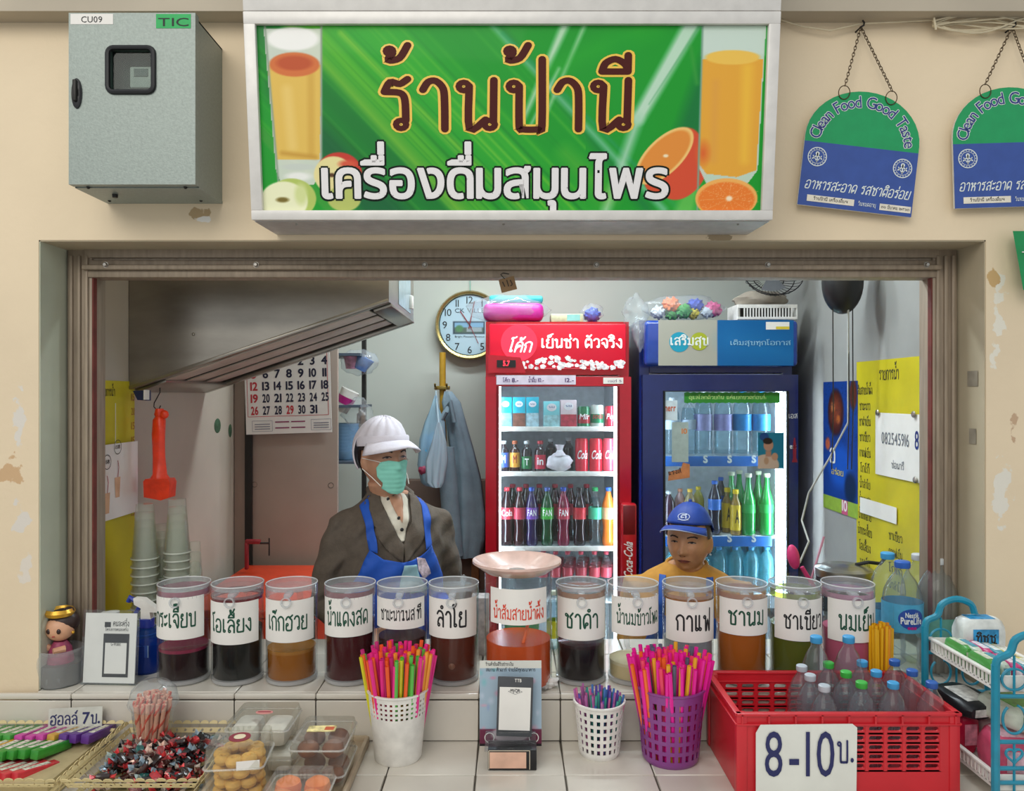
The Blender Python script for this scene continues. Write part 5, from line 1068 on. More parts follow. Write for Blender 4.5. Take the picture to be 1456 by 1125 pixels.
for k, (px, Y) in enumerate(((1040, 3.7), (1051, 3.78), (1064, 3.62), (1078, 3.74), (1090, 3.62))): put(bottle('tall green glass soda bottle, %s on the middle shelf' % ORD[k], .285, .032, glassy=gg, cap='c8cdb0', shape='glass', name='glass_bottle', labtext=None, lab='2c9a4c' if k in (2, 4) else None, lab_z=(.36, .5)), px, zb[1], Y)
for k, px in enumerate((1034, 1046)): put(bottle('yellow labelled bottle with yellow cap, %s one' % ('left' if not k else 'right'), .21, .026, '8a6a24', 'e8c41c', 'd8b42c', (.1, .66), 'short', labtext='A', ltc='3a2c1c'), px, zb[1], 3.62+.07*(1-k))
put(bottle('dark cola bottle with blue cap and blue label, left one on the middle shelf', .25, .03, '1a1c34', '1f62c4', '2f6ac0', (.46, .66), 'coke'), 1016, zb[1]); put(bottle('dark cola bottle with blue cap, right one behind its twin', .255, .028, '161a30', '1f62c4', '2a5cae', (.46, .66), 'coke'), 1025, zb[1], 3.74)
for k, (px, c, l) in enumerate(((951, '3a2030', 'c8ccd0'), (967, 'b48a84', 'e8a07c'), (981, '8c7a4c', 'e8b83c'), (993, 'a8a03c', 'e8c83c'))): put(bottle('mixed drink bottle with %s cap, %s on the left of the middle shelf' % (['grey', 'peach', 'amber', 'yellow'][k], ORD[k]), .2+.005*k, .028, c, l, shape='pet'), px, zb[1], 3.64+.05*(k % 2))
src = bottle('small water bottle with blue cap, first from left in the front bottom row', .205, .034, glassy=clear('teal_water', 'bfe6ec', .25, .04, .4, '7fc8d4'), cap='3a8ec4', shape='water', name='water_bottle', group='small water bottles on the bottom shelf'); first = True
for r, Y in enumerate((3.62, 3.71, 3.80)):
    for k, px in enumerate((956, 977, 1000, 1022, 1045, 1068, 1090)):
        q = src if first else dup(src, label='small water bottle with blue cap, %s from left in the %s bottom row' % (NTH[k], ['front', 'second', 'rear'][r])); first = False; put(q, px+4*r, zb[2], Y)
put(bottle('small water bottle with bright green cap at the right of the bottom shelf', .225, .034, glassy=MATS['teal_water'], cap='2fc04c', shape='water', name='water_bottle'), 1084, zb[2], 3.9)
# ---- things lying on the refrigerators
def ontop(px, Y, z): p = W(px, 0, Y); return (p.x, Y, z)
zr = fzt
t = thing('napkin_pack', 'teal and pink plastic packs wrapped in clear film on the red refrigerator', 'pack', ontop(730, 3.62, zr))
part('pink_pack', MB().box((0, 0, .045), (.28, .15, .085), bevel=.03, seg=3), mat('magenta_pack', 'c02a94', .4, noise=.08), t); part('teal_pack', MB().box((.01, .02, .105), (.25, .14, .035), bevel=.012, rot=.04), mat('teal_pack', '3aa8ac', .4, noise=.08), t); part('film', wavy((-.02, 0, .06), (.19, .1, .072), 7), M_bag, t)
t = thing('small_box', 'flat pale green and cream box on the red refrigerator', 'box', ontop(805, 3.65, zr)); part('box', MB().box((0, 0, .02), (.15, .12, .038), bevel=.003), mat('cream_green_box', 'b9c4a0', .5, noise=.1, scale=40), t); part('stripe', MB().box((.03, -.061, .02), (.06, .002, .03)), mat('pale_aqua_print', '7fc0b8', .5), t)
t = thing('blue_scrubber', 'bright blue scrubbing ball in clear film on the red refrigerator', 'scrubber', ontop(842, 3.62, zr)); part('ball', wavy((0, 0, .036), (.038, .035, .035), 9, amp=.2, fr=9), mat('royal_blue_mesh', '1f4fc0', .5, noise=.15, scale=60, bump=.6), t); part('film', wavy((.0, 0, .045), (.055, .045, .044), 11), M_bag, t)
t = thing('film_roll_bag', 'crumpled clear bag hanging between the two refrigerators', 'bag', ontop(900, 3.6, fzt)); part('film', wavy((0, -.05, .045), (.06, .05, .07), 21, amp=.2), M_bag, t); part('lower_film', wavy((.02, -.1, -.06), (.035, .04, .07), 23, amp=.2), M_bag, t)
zr = bzt
t = thing('scrubber_bag', 'long clear bag of coloured mesh scrubbing balls on the blue refrigerator', 'bag', ontop(972, 3.6, zr))
for k, (dx, dz, c, r) in enumerate(((-.12, .04, 'd8dade', .035), (-.055, .075, 'f0793c', .04), (-.05, .035, '4fa84c', .033), (.0, .045, '3f9e4a', .038), (.045, .035, 'd8c43c', .03), (.06, .075, '2a4cc0', .036), (.11, .04, 'c2c8d0', .03), (.14, .055, 'd8508c', .04))):
    part('scrubber', wavy((dx, .01*(k % 3), dz+.0), (r, r*.8, r*.85), 30+k, amp=.2, fr=9), mat('mesh_'+c, c, .5, noise=.12, scale=60, bump=.6), t)
part('film', wavy((0, 0, .06), (.19, .07, .062), 41), M_bag, t)
t = thing('white_basket', 'white plastic basket with vertical slots on the blue refrigerator', 'basket', ontop(1083, 3.62, zr))
m = MB(); w = .27; h = .07
m.box((0, 0, .004), (w, .16, .008)).box((0, -.08, .062), (w, .006, .016)).box((0, .08, .035), (w, .006, .07)).box((-w/2, 0, .035), (.006, .16, .07)).box((w/2, 0, .035), (.006, .16, .07)).box((0, -.08, .008), (w, .006, .01))
for k in range(17): m.box((-w/2+.03+k*.0135, -.08, .035), (.0055, .005, .05))
part('basket', m, M_white, t); part('inner_dark', MB().box((0, -.05, .035), (w-.04, .006, .05)), M_dark, t); part('papers', wavy((0, .02, .1), (.13, .06, .045), 51), mat('brownish_paper', 'a3988a', .6), t)
t = thing('desk_fan', 'black wire cage fan leaning at the top of the blue refrigerator', 'fan', ontop(1098, 3.55, bzt+.235))
R = .145; X = Matrix.Rotation(math.radians(62), 4, 'X'); cg = MB()
for k in range(40):
    a = 2*PI*k/40; cg.tube([X @ Vector((R*math.sin(q)*math.cos(a), R*math.sin(q)*math.sin(a), -.075*math.cos(q))) for q in [PI/2*j/5 for j in range(1, 6)]], .0014, 4, cap=False)
for rr, zz in ((1, 0), (.8, -.045), (.5, -.065)): cg.tube([X @ Vector((R*rr*math.cos(2*PI*i/32), R*rr*math.sin(2*PI*i/32), zz)) for i in range(32)], .0025, 5, closed=True)
part('cage', cg, M_black, t); part('blade_disc', MB().lathe([(0, 0), (.03, -.01), (.03, .02), (0, .02)], 16, M=X), M_black, t)
for k in range(3): part('blade', MB().add([tuple(X @ Vector(p)) for p in [(.02*math.cos(a), .02*math.sin(a), 0) for a in (k*2.09,)]+[(.12*math.cos(k*2.09+d), .12*math.sin(k*2.09+d), -.02+.03*d) for d in (0, .3, .6, .9)]], [(0, 1, 2, 3, 4)]), mat('fan_blade_grey', '4a4c50', .4), t)
# ================= JUGS ON THE LEDGE =================
JY = 2.03
M_jug = clear('clear_acrylic', 'f6f8f8', .012, .03, .55)
def jug(px, label, txt, top, col, ltop=850, lbot=908, upper=None, trans=0, ang=0.0, tw=.1, th_=.03, tcol=M_green_ink, tilt=0.0, group=None, tz=0, rim=None):
    R = .0655; H = .252; t = thing('drink_jug', label, 'jug', (W(px, 0, JY).x, JY, LEDGE), random.uniform(-.08, .08), 'clear lidded drink jugs in a row on the ledge')
    Yf = JY-R
    def zz(py): return W(0, py, Yf).z-LEDGE
    part('body', MB().lathe([(0, .001), (R*.93, .0), (R, .006), (R, H-.028)], 40), M_jug, t)
    b = part('base_ring', MB().lathe([(R*.94, .001), (R*1.004, .005), (R*1.004, .013), (R*.9, .0145)], 40), clear('thick_acrylic_base', 'e8eaec', .3, .03, .6), t)
    # lid: a shallow cup with a spout notch and a thumb tab
    part('lid', MB().lathe([(R*.9, H-.036), (R*1.012, H-.03), (R*1.012, H), (R*.975, H), (R*.965, H-.012), (R*.4, H-.016), (0, H-.016)], 40), clear('clear_lid', 'eef0f2', .14, .04, .7), t)
    part('lid_rim', MB().tube([(R*.995*math.sin(a), -R*.995*math.cos(a), H) for a in [2*PI*i/40 for i in range(40)]], .0016, 6, closed=True), clear('lid_rim_acrylic', 'f4f6f6', .45, .05, .6), t)
    part('spout_tab', MB().box((0, -R*.55, H-.022), (.018, .045, .012), bevel=.004).lathe([(.0135, -.002), (.0135, .006), (.010, .006), (.010, -.002)], 20, M=Matrix.Translation((0, -R-.002, H-.035)) @ Matrix.Rotation(PI/2, 4, 'X')), clear('tab_acrylic', 'e6eaec', .3, .05, .6), t)
    hp = [(0, R-.002, H-.04), (0, R+.03, H-.045), (0, R+.042, H-.08), (0, R+.042, .1), (0, R+.03, .06), (0, R-.002, .055)]
    part('handle', MB().tube(hp, [.008]*6, 8, flat=.6), M_jug, t)
    if col:
        zt = zz(top); m = juice('juice_'+col, col, trans)
        part('drink', MB().lathe([(0, .0135), (R-.006, .0135), (R-.0042, .017), (R-.0042, zt), (0, zt)], 36), m, t)
        if upper: part('foam_line', MB().lathe([(R-.0038, zt-.002), (R-.0038, zt+.006), (R-.01, zt+.0025), (0, zt+.001)], 36), juice('juice_'+upper, upper, .1), t)
    if rim: part('drink_film', MB().lathe([(R-.0034, zz(ltop)-.004), (R-.0034, zz(ltop)+.012)], 36), clear('film_'+rim, rim, .55, .1, .1, rim), t)
    zl1, zl0 = zz(ltop), zz(lbot); hl = zl1-zl0; al = 1.18
    lb = MB().lathe([(R*1.012, 0), (R*1.012, hl)], 26, a0=-al+ang*.4, a1=al+ang*.4).map(lambda x, y, z: (x, y, z+zl0+tilt*x))
    pl = part('paper_label', lb, M_paper, t)
    for k, (s, w_, a_, c_) in enumerate(txt if isinstance(txt, list) else [(txt, tw, 0, tcol)]):
        g = dice(text(s, w_, th_, .018, jitter=.006), .012)
        part('lettering', bend(at(g, 0, 0, 0), R*1.022, ang+a_).map(lambda x, y, z: (x, y, z+zl0+hl*.3+tz+tilt*x)), c_, pl, smooth=0)
    if ltop: pass
    return t
G = M_green_ink; K = M_ink
mk = [
 (262, 'drink jug with dark red roselle juice half full and big green lettering, leftmost jug', 'กระเจี๊ยบ', 930, '1f060c', 850, 910, '8c2a48', 0, -.12, .118, .03, G, .0, 'b03060'),
 (338, 'drink jug full of black iced coffee, second jug from the left', 'โอเลี้ยง', 900, '0c0e0d', 857, 917, None, 0, -.02, .112, .028, G, .0, '8c3038'),
 (415, 'drink jug of amber chrysanthemum tea half full, third jug from the left', 'เก๊กฮวย', 932, '9c5c14', 854, 914, 'a8702c', .12, .02, .108, .03, G, .0, None),
 (498, 'drink jug full of deep crimson juice, fourth jug from the left', 'น้ำแดงสด', 890, '44060f', 851, 906, None, 0, .0, .118, .03, G, .03, 'a02040'),
 (572, 'drink jug with small handwritten words and a little dark tea, behind the white straw basket', [('ชา', .022, -.62, K), ('มะนาว', .044, -.12, K), ('เนส', .032, .42, K), ('ที', .016, .85, K)], 912, '3a2020', 852, 895, None, 0, 0, .1, .022, K, .0, None),
 (645, 'drink jug of reddish brown longan drink with fruit and a spoon in it', 'ลำไย', 905, '5c2414', 852, 908, None, .1, 0, .082, .034, K, .0, None),
 (826, 'drink jug of black tea half full, just right of the wide jar', 'ชาดำ', 924, '12070a', 852, 911, '2a1418', 0, 0, .092, .031, G, .0, 'b8702c'),
 (900, 'drink jug almost empty with a little pale yellow corn milk at the bottom', 'น้ำนมข้าวโพด', 950, 'cdb98a', 850, 904, 'd6c8a4', .05, .08, .125, .024, G, .0, None),
 (978, 'drink jug of coffee with clear watery contents, fourth from right', 'กาแฟ', 915, 'a9adb4', 856, 914, None, .55, .1, .098, .033, K, .0, 'b8783c'),
 (1054, 'drink jug full of orange brown milk tea', 'ชานม', 895, 'a85a12', 853, 904, None, 0, 0, .098, .03, G, .0, 'b8702c'),
 (1130, 'drink jug full of olive green tea', 'ชาเขียว', 895, '586016', 853, 912, None, 0, .1, .11, .029, K, .0, '8c9a2c'),
 (1205, 'drink jug of pink milk, rightmost jug', 'นมเย็น', 900, 'c8607c', 854, 914, None, 0, .08, .102, .033, G, .0, 'd88cb0')]
for (px, lb, tx, top, col, lt, lo, up, tr, an, tw, th_, tc, ti, rim) in mk: jug(px, lb, tx, top, col, lt, lo, up, tr, an, tw, th_*1.15, tc, ti, rim=rim)
# fruit in the longan jug and its spoon
o = W(645, 0, JY); 
for k in range(11): tag(part('longan_fruit', MB().sphere((o.x-.045+.009*k+.0*k, JY-.054+.03*abs(k-5)/5, LEDGE+.028+.012*(k % 3)), .011, 12, 8), mat('longan_flesh', '7a4426', .3)), 'peeled longan fruit at the bottom of the reddish brown jug', 'fruit', 'longan fruit in the jug')
t = thing('jug_spoon', 'clear plastic spoon sticking out of the longan jug', 'spoon', (o.x+.022, JY-.012, LEDGE)); part('stem', MB().tube([(-.01, 0, .06), (-.002, 0, .2), (.004, -.004, .262)], [.004, .004, .007], 8, flat=.6), M_clear2, t); part('spoon_tip', MB().sphere((.005, -.004, .264), (.009, .005, .012), 10, 8), M_clear2, t)
# wide jar with plate
def jar():
    px, Y = 737, 1.985; R = .0865; o = W(px, 0, Y); t = thing('drink_jar', 'wide clear jar of orange honey juice with orange handwriting, covered by a plate', 'jar', (o.x, Y, LEDGE)); H = W(0, 812, Y).z-LEDGE
    def zz(py): return W(0, py, Y-R).z-LEDGE
    part('body', MB().lathe([(0, .0), (R*.95, .0), (R, .008), (R, H)], 44), M_jug, t)
    part('drink', MB().lathe([(0, .015), (R-.005, .015), (R-.0045, .02), (R-.0045, zz(921)), (0, zz(921))], 40), juice('juice_orange', 'd0521a', .08), t)
    z1, z0 = zz(838), zz(889); al = .92
    pl = part('paper_label', MB().lathe([(R*1.01, z0), (R*1.01, z1)], 26, a0=-al, a1=al), M_paper, t)
    part('lettering', bend(at(dice(text('น้ำส้มสายน้ำผึ้ง', .138, .024, .02, jitter=.01), .012), 0, 0, z0+.014), R*1.02, 0), M_red_ink, pl, smooth=0)
    l = thing('orange_ladle', 'orange plastic ladle leaning inside the wide jar', 'ladle', (o.x, Y, LEDGE)); m = mat('orange_plastic', 'e8682a', .35)
    part('handle', MB().tube([(-.004, -.045, .08), (.012, -.045, .12), (.03, -.03, .19), (.05, 0, .235)], [.007, .0045, .004, .005], 8), m, l); part('bowl', MB().sphere((-.012, -.045, .08), (.02, .014, .011), 14, 8), m, l)
    p = thing('cover_plate', 'pale pink plastic plate lying on top of the wide jar', 'plate', (W(735, 0, Y).x, Y, LEDGE+H)); r = .114
    part('plate', MB().lathe([(0, .004), (r*.55, .004), (r*.62, .002), (r*.97, .026), (r, .03), (r, .024), (r*.7, .0), (r*.6, -.0), (0, 0)], 48), mat('pale_pink_melamine', 'dcbcb0', .25, coat=.4), p)
    part('stain', MB().lathe([(0, .0048), (.022, .0048)], 20, c=(0, .0, 0)), mat('grey_stain', '8a8078', .5), p)
jar()
# green cup seen through the jar, bottles behind the jar
t = thing('green_cup', 'green plastic cup standing behind the wide jar', 'cup', (W(742, 0, 2.22).x, 2.22, LEDGE)); part('cup', MB().lathe([(0, 0), (.045, 0), (.055, .17), (.052, .17), (.043, .005)], 28), mat('green_cup_plastic', '1f9a5c', .35), t); part('rim', MB().tube([(.0545*math.cos(a), .0545*math.sin(a), .17) for a in [2*PI*i/28 for i in range(28)]], .0016, 6, closed=True), MATS['green_cup_plastic'], t)
b = bottle('small clear bottle with yellow label behind the jar and the black tea jug', .17, .02, None, 'd0d8c8', 'd8d42c', (.2, .5), 'pet'); b.location = (W(787, 0, 2.27).x, 2.27, LEDGE)
tag(part('paper_box', MB().box(tuple(W(683, 905, 2.24)), (.05, .06, .24), bevel=.003), mat('printed_carton_grey', 'b0aaa8', .5, noise=.15, scale=60)), 'narrow printed carton behind the wide jar on its left', 'box')
# crumpled tissue and red label on ledge, right of the QR stand
tag(part('tissue', wavy((W(775, 0, 1.97).x, 1.965, LEDGE+.012), (.035, .02, .014), 61, amp=.25), M_paper), 'crumpled white tissue on the ledge beside the wide jar', 'tissue')

# ================= LEFT END OF THE LEDGE =================
def figurine():
    Y = 2.0; o = W(86, 0, Y); t = thing('figurine', 'small big-headed figurine with dark hair and gold tiara on a grey base', 'figurine', (o.x, Y, LEDGE)); t.scale = (1.08,)*3
    part('base', MB().lathe([(0, 0), (.048, 0), (.05, .005), (.046, .05), (0, .052)], 24), mat('grey_figure_base', '4f5250', .4, noise=.08), t)
    part('base_label', bend(at(rect(.03, .014), 0, 0, .018), .0495, .2), M_clear2, t)
    skin = mat('figurine_skin', 'd8a482', .45)
    part('dress', MB().lathe([(0, .045), (.03, .05), (.024, .085), (.014, .1), (0, .1)], 18), mat('figurine_pink_dress', '9a3a5c', .5, noise=.15, scale=90), t)
    part('head', MB().sphere((0, -.002, .132), (.033, .029, .031), 24, 16), skin, t)
    part('arm', MB().tube([(-.02, -.01, .085), (-.034, -.02, .1), (-.036, -.022, .118)], [.008, .007, .008], 8).tube([(.018, -.012, .085), (.0, -.03, .084)], [.008, .007], 8), skin, t)
    part('hair', MB().sphere((.003, .007, .145), (.037, .031, .031), 20, 12).sphere((.02, .0, .172), (.012, .012, .01), 10, 8), mat('figurine_hair', '33201c', .4), t)
    part('tiara', MB().lathe([(.03, .162), (.033, .17), (.028, .178), (.024, .17)], 20, c=(0, -.002, 0), wob=lambda a, z: 1+.06*math.cos(8*a)*(z > .17)), mat('figurine_gold', 'd8a63c', .3, .6), t)
    for s in (-1, 1): part('eye', MB().sphere((s*.012, -.0285, .13), (.0052, .003, .0062), 10, 8), mat('figurine_eye', '2c1612', .2), t); part('earring', MB().sphere((s*.033, -.005, .122), .004, 8, 6), MATS['figurine_gold'], t)
    part('mouth', MB().sphere((0, -.0295, .118), (.004, .002, .0015), 8, 6), mat('figurine_lips', 'a8403c', .4), t)
    part('plastic_wrap', MB().lathe([(.052, .004), (.053, .06), (.05, .085), (.045, .078), (.035, .07)], 24, wob=lambda a, z: 1+.05*math.sin(5*a+z*60)), clear('wrap_film', 'f0f2f2', .15, .2, .35), t)
figurine()
def qr_left():
    Y = 1.985; a, b = W(117, 980, Y), W(192, 885, Y); w = b.x-a.x; h = .176; t = thing('payment_sign', 'white payment card with a drawn phone, left end of the ledge', 'sign', ((a.x+b.x)/2, Y, LEDGE), -.05)
    T_ = Matrix.Rotation(-.08, 4, 'X')
    part('card', at(MB().box((0, 0, h/2), (w, .003, h)), 0, 0, .004).xf(T_), M_paper, t)
    dk = mat('print_dark_grey', '3a3c40', .5)
    def pt(n, mb, x, z, m, y=-.0022): return part(n, at(mb, x, y, z).xf(T_), m, t, smooth=0)
    pt('printed_phone', MB().box((0, 0, 0), (w*.5, .0006, h*.62), bevel=.0), w*.12, h*.42, dk); pt('printed_screen', rect(w*.42, h*.44), w*.12, h*.38, M_paper, -.003)
    pt('bank_mark', rect(.016, .013), -w*.06, h*.86, dk); pt('lettering', text('คนละครึ่ง', .042, .011, .01), w*.2, h*.84, dk); pt('lettering', text('โครงการคนละครึ่ง', .06, .006), w*.12, h*.77, dk)
    pt('lettering', text('G-Wallet', .026, .007), w*.12, h*.56, dk, -.0036)
    part('clear_stand', MB().box((0, 0, h/2+.006), (w+.01, .009, h+.012)).box((0, .03, .003), (w+.01, .07, .004)).xf(T_), M_clear, t)
qr_left()
def pump():
    Y = 2.1; o = W(160, 0, Y); t = thing('pump_bottle', 'clear bottle with white pump head behind the payment card', 'bottle', (o.x, Y, LEDGE)); z = W(0, 905, Y).z-LEDGE
    part('body', MB().lathe([(0, 0), (.035, 0), (.036, z*.8), (.02, z*.97), (.014, z)], 24), M_clear2, t); part('collar', MB().lathe([(.018, z-.002), (.018, z+.024), (.012, z+.03), (.006, z+.032), (.006, z+.055), (0, z+.055)], 20), M_white, t)
    part('pump_head', MB().box((-.008, 0, z+.062), (.046, .018, .012), bevel=.005).lathe([(.014, z+.052), (.018, z+.068), (0, z+.07)], 16), M_white, t)
pump()
def spray():
    Y = 2.09; o = W(209, 0, Y); t = thing('spray_bottle', 'blue spray bottle with white trigger head left of the first jug', 'bottle', (o.x, Y, LEDGE)); z = W(0, 887, Y).z-LEDGE; bl = clear('blue_translucent', '7fb0f0', .3, .08, .4, '1f4fb0')
    part('body', MB().lathe([(0, 0), (.04, 0), (.042, .004), (.042, .085), (.03, .115), (.018, z*.9), (.017, z)], 28), bl, t); part('liquid', MB().lathe([(0, .003), (.039, .004), (.039, .075), (0, .075)], 24), juice('blue_liquid', '1a3f8c', .1), t)
    part('label', bend(rect(.045, .032), .0432, .0).map(lambda x, y, z: (x, y, z+.062)), mat('pale_blue_label', '8fb0cc', .5), t)
    part('neck_ring', MB().lathe([(.017, z-.008), (.019, z-.006), (.019, z+.016), (0, z+.018)], 20), mat('cobalt_plastic', '2a3c9c', .35), t)
    part('spray_head', MB().prism([(-.03, .055), (-.032, .072), (-.006, .07), (.014, .055), (.034, .04), (.03, .034), (.012, .034), (.016, .012), (-.012, .012), (-.012, .045)], .022, M=Matrix.Translation((0, -.011, z))), M_white, t)
    part('trigger', MB().tube([(-.018, 0, z+.05), (-.03, 0, z+.03), (-.042, 0, z+.002)], [.006, .006, .004], 8), MATS['cobalt_plastic'], t); part('nozzle', MB().tube([(-.034, 0, z+.064), (-.046, 0, z+.072), (-.05, 0, z+.06)], .007, 8), MATS['cobalt_plastic'], t)
spray()
# stacks of plastic cups
M_cup = clear('cup_plastic', 'f4f6f2', .11, .12, .5, 'f4f4ea')
cupm = MB().lathe([(0, .0), (.030, .0), (.0445, .112), (.0475, .113), (.0475, .118), (.0455, .118), (.0435, .113)], 20)
c0 = thing('plastic_cup', '', 'cup', (0, 0, 0), 0, 'clear plastic cups nested upside down in stacks'); part('cup', MB().join(cupm), M_cup, c0); part('rim', MB().tube([(.047*math.cos(a), .047*math.sin(a), .1165) for a in [2*PI*i/22 for i in range(22)]], .0016, 5, closed=True), clear('cup_rim_plastic', 'f4f6f0', .5, .1, .4, 'f0f2ea'), c0)
first = True
for (px, Y, top, n, z0, lb) in ((206, 2.26, 716, 12, LEDGE, 'tall left stack'), (252, 2.30, 709, 13, LEDGE, 'tall stack under the orange bag'), (231, 2.335, 745, 9, LEDGE, 'short stack between the tall ones'), (277, 2.315, 770, 7, LEDGE, 'narrow low stack on the right')):
    zt = W(0, top, Y).z; sc = .8 if px != 277 else .5; sz = 1.35 if sc > .6 else 1.0; pit = (zt-z0-.118*sz)/(n-1)
    for k in range(n):
        q = c0 if first else c0.copy()
        if not first:
            COL.objects.link(q)
            for ch in c0.children: d = ch.copy(); COL.objects.link(d); d.parent = q
        first = False
        # mouth down: flip
        q.location = (W(px, 0, Y).x, Y, z0+.118*sz+k*pit); q.rotation_euler = (PI, 0, k*.4); q.scale = (sc, sc, sz); q['label'] = 'clear plastic cup, %s from the bottom of the %s' % (NTH[k], lb)

# ================= BASKETS OF STRAWS ON THE LOWER COUNTER =================
def lattice(r0, r1, h, z0, z1, nu, nz, fu=.55, fz=.6, th=.0025, seg_h=1):
    """basket wall between z0 and z1 as ribs and hoops with real holes"""
    m = MB()
    def rr(z): return r0+(r1-r0)*z/h
    for j in range(nz+1):
        z = z0+(z1-z0)*j/nz; w = (z1-z0)/nz*(1-fz)/2
        m.lathe([(rr(z-w), z-w), (rr(z+w), z+w), (rr(z+w)-th, z+w), (rr(z-w)-th, z-w), (rr(z-w), z-w)], nu*2)
    for i in range(nu):
        a = 2*PI*i/nu; da = PI/nu*(1-fu)
        v = []
        for z in (z0, z1):
            for k in (-1, 1):
                for d in (0, th): v.append(((rr(z)-d)*math.sin(a+k*da), -(rr(z)-d)*math.cos(a+k*da), z))
        m.add(v, [(0, 2, 6, 4), (1, 5, 7, 3), (0, 4, 5, 1), (2, 3, 7, 6)])
    return m
def basket(name, label, px, Y, r0, r1, h, mt, z0f, z1f, nu, nz, fu, fz, rim=.003):
    o = W(px, 0, Y); t = thing(name, label, 'basket', (o.x, Y, CNT))
    z0, z1 = z0f*h, z1f*h
    def rr(z): return r0+(r1-r0)*z/h
    part('lower_wall', MB().lathe([(0, .0), (r0*.93, 0), (r0, .006), (rr(z0), z0), (rr(z0)-.0025, z0), (r0-.003, .008), (0, .004)], 40), mt, t)
    part('lattice', lattice(r0, r1, h, z0, z1, nu, nz, fu, fz), mt, t)
    part('rim', MB().lathe([(rr(z1), z1), (r1, h-.004), (r1+rim, h-.002), (r1+rim, h+.002), (r1-.002, h+.002), (rr(z1)-.0025, z1)], 48), mt, t)
    return t
SM = {}
def straw_src(name, r, L, col, bend_=False):
    k = (name, col)
    if k not in SM:
        pts = [(0, 0, -L/2), (0, 0, L/2)]
        m = MB().tube(pts, r, 7, cap=False).tube([(0, 0, L/2), (0, 0, -L/2)], r*.8, 7, cap=False)
        m2 = part(name, m, mat('straw_'+col, col, .35, noise=.0, spec=.5), None); SM[k] = (m2, [0]); 
    return SM[k]
def straws(name, px, Y, z0, z1, rb, rt, n, cols, r, label, group, seed, jit=.012, spread=1.0):
    rn = random.Random(seed); o = W(px, 0, Y)
    for i in range(n):
        c, cn = rn.choices(cols, [w for _, _, w in cols])[0][:2]
        src, cnt = straw_src(name, r, 1.0, c)
        q = src if cnt[0] == 0 else src.copy()
        if cnt[0]: COL.objects.link(q)
        cnt[0] += 1
        f = math.sqrt((i+.5)/n); a = i*2.39996+rn.uniform(-.2, .2)
        b = Vector((o.x+rb*f*math.sin(a), Y-rb*f*math.cos(a)*.9, z0)); a2 = a+rn.uniform(-.25, .25)*spread
        e = Vector((o.x+rt*f*math.sin(a2), Y-rt*f*math.cos(a2)*.9, z1+rn.uniform(-jit, jit)-.01*f))
        d = e-b; q.location = (b+e)/2; q.scale = (1, 1, d.length); q.rotation_euler = d.to_track_quat('Z', 'Y').to_euler()
        tag(q, label % cn, 'straw', group)
b = basket('straw_basket', 'white round basket with a solid lower half holding pink and orange straws', 566, 1.842, .056, .0705, .165, M_white, .66, .93, 34, 4, .5, .5)
straws('drinking_straw', 566, 1.842, CNT+.01, W(0, 925, 1.83).z, .048, .09, 118, [('e8308c', 'hot pink', 5), ('f0602c', 'orange', 5), ('c8307c', 'magenta', 2), ('f2a03c', 'amber', 1), ('5cb84c', 'green', .7), ('d8d02c', 'yellow', .5)], .0048, '%s drinking straw in the white half-solid basket', 'straws in the white half-solid basket', 1)
b = basket('straw_basket', 'small white lattice basket holding thin coloured straws', 852, 1.862, .048, .060, .128, M_white, .10, .93, 22, 6, .5, .6)
straws('thin_straw', 852, 1.862, CNT+.01, W(0, 984, 1.85).z, .036, .062, 60, [('b86aa8', 'mauve', 4), ('4a7cc0', 'blue', 2.5), ('3f9c8c', 'teal', 2), ('d06aa0', 'pink', 3), ('6a5ab8', 'violet', 2)], .0028, '%s thin straw in the small white lattice basket', 'thin straws in the small white lattice basket', 2)
b = basket('straw_basket', 'purple lattice basket holding hot pink straws', 953, 1.838, .066, .0815, .175, clear('purple_plastic', 'd090d0', .72, .25, .2, '9a4c9c'), .08, .90, 24, 6, .5, .62)
straws('drinking_straw', 952, 1.838, CNT+.01, W(0, 930, 1.83).z, .056, .102, 125, [('e8209c', 'hot pink', 9), ('f04c6c', 'coral pink', 2), ('e8b02c', 'yellow', 1.5), ('5a6478', 'grey', 1), ('f0702c', 'orange', 1)], .0049, '%s drinking straw in the purple basket', 'straws in the purple basket', 3)
straws('drinking_straw', 1252, 1.967, LEDGE, W(0, 886, 1.96).z, .026, .028, 34, [('e8b01c', 'yellow', 6), ('e0942c', 'amber', 3), ('e88c8c', 'salmon', .6)], .0040, '%s straw in the upright bundle between the jug of pink milk and the water bottles', 'yellow straw bundle', 4, jit=.006, spread=.4)

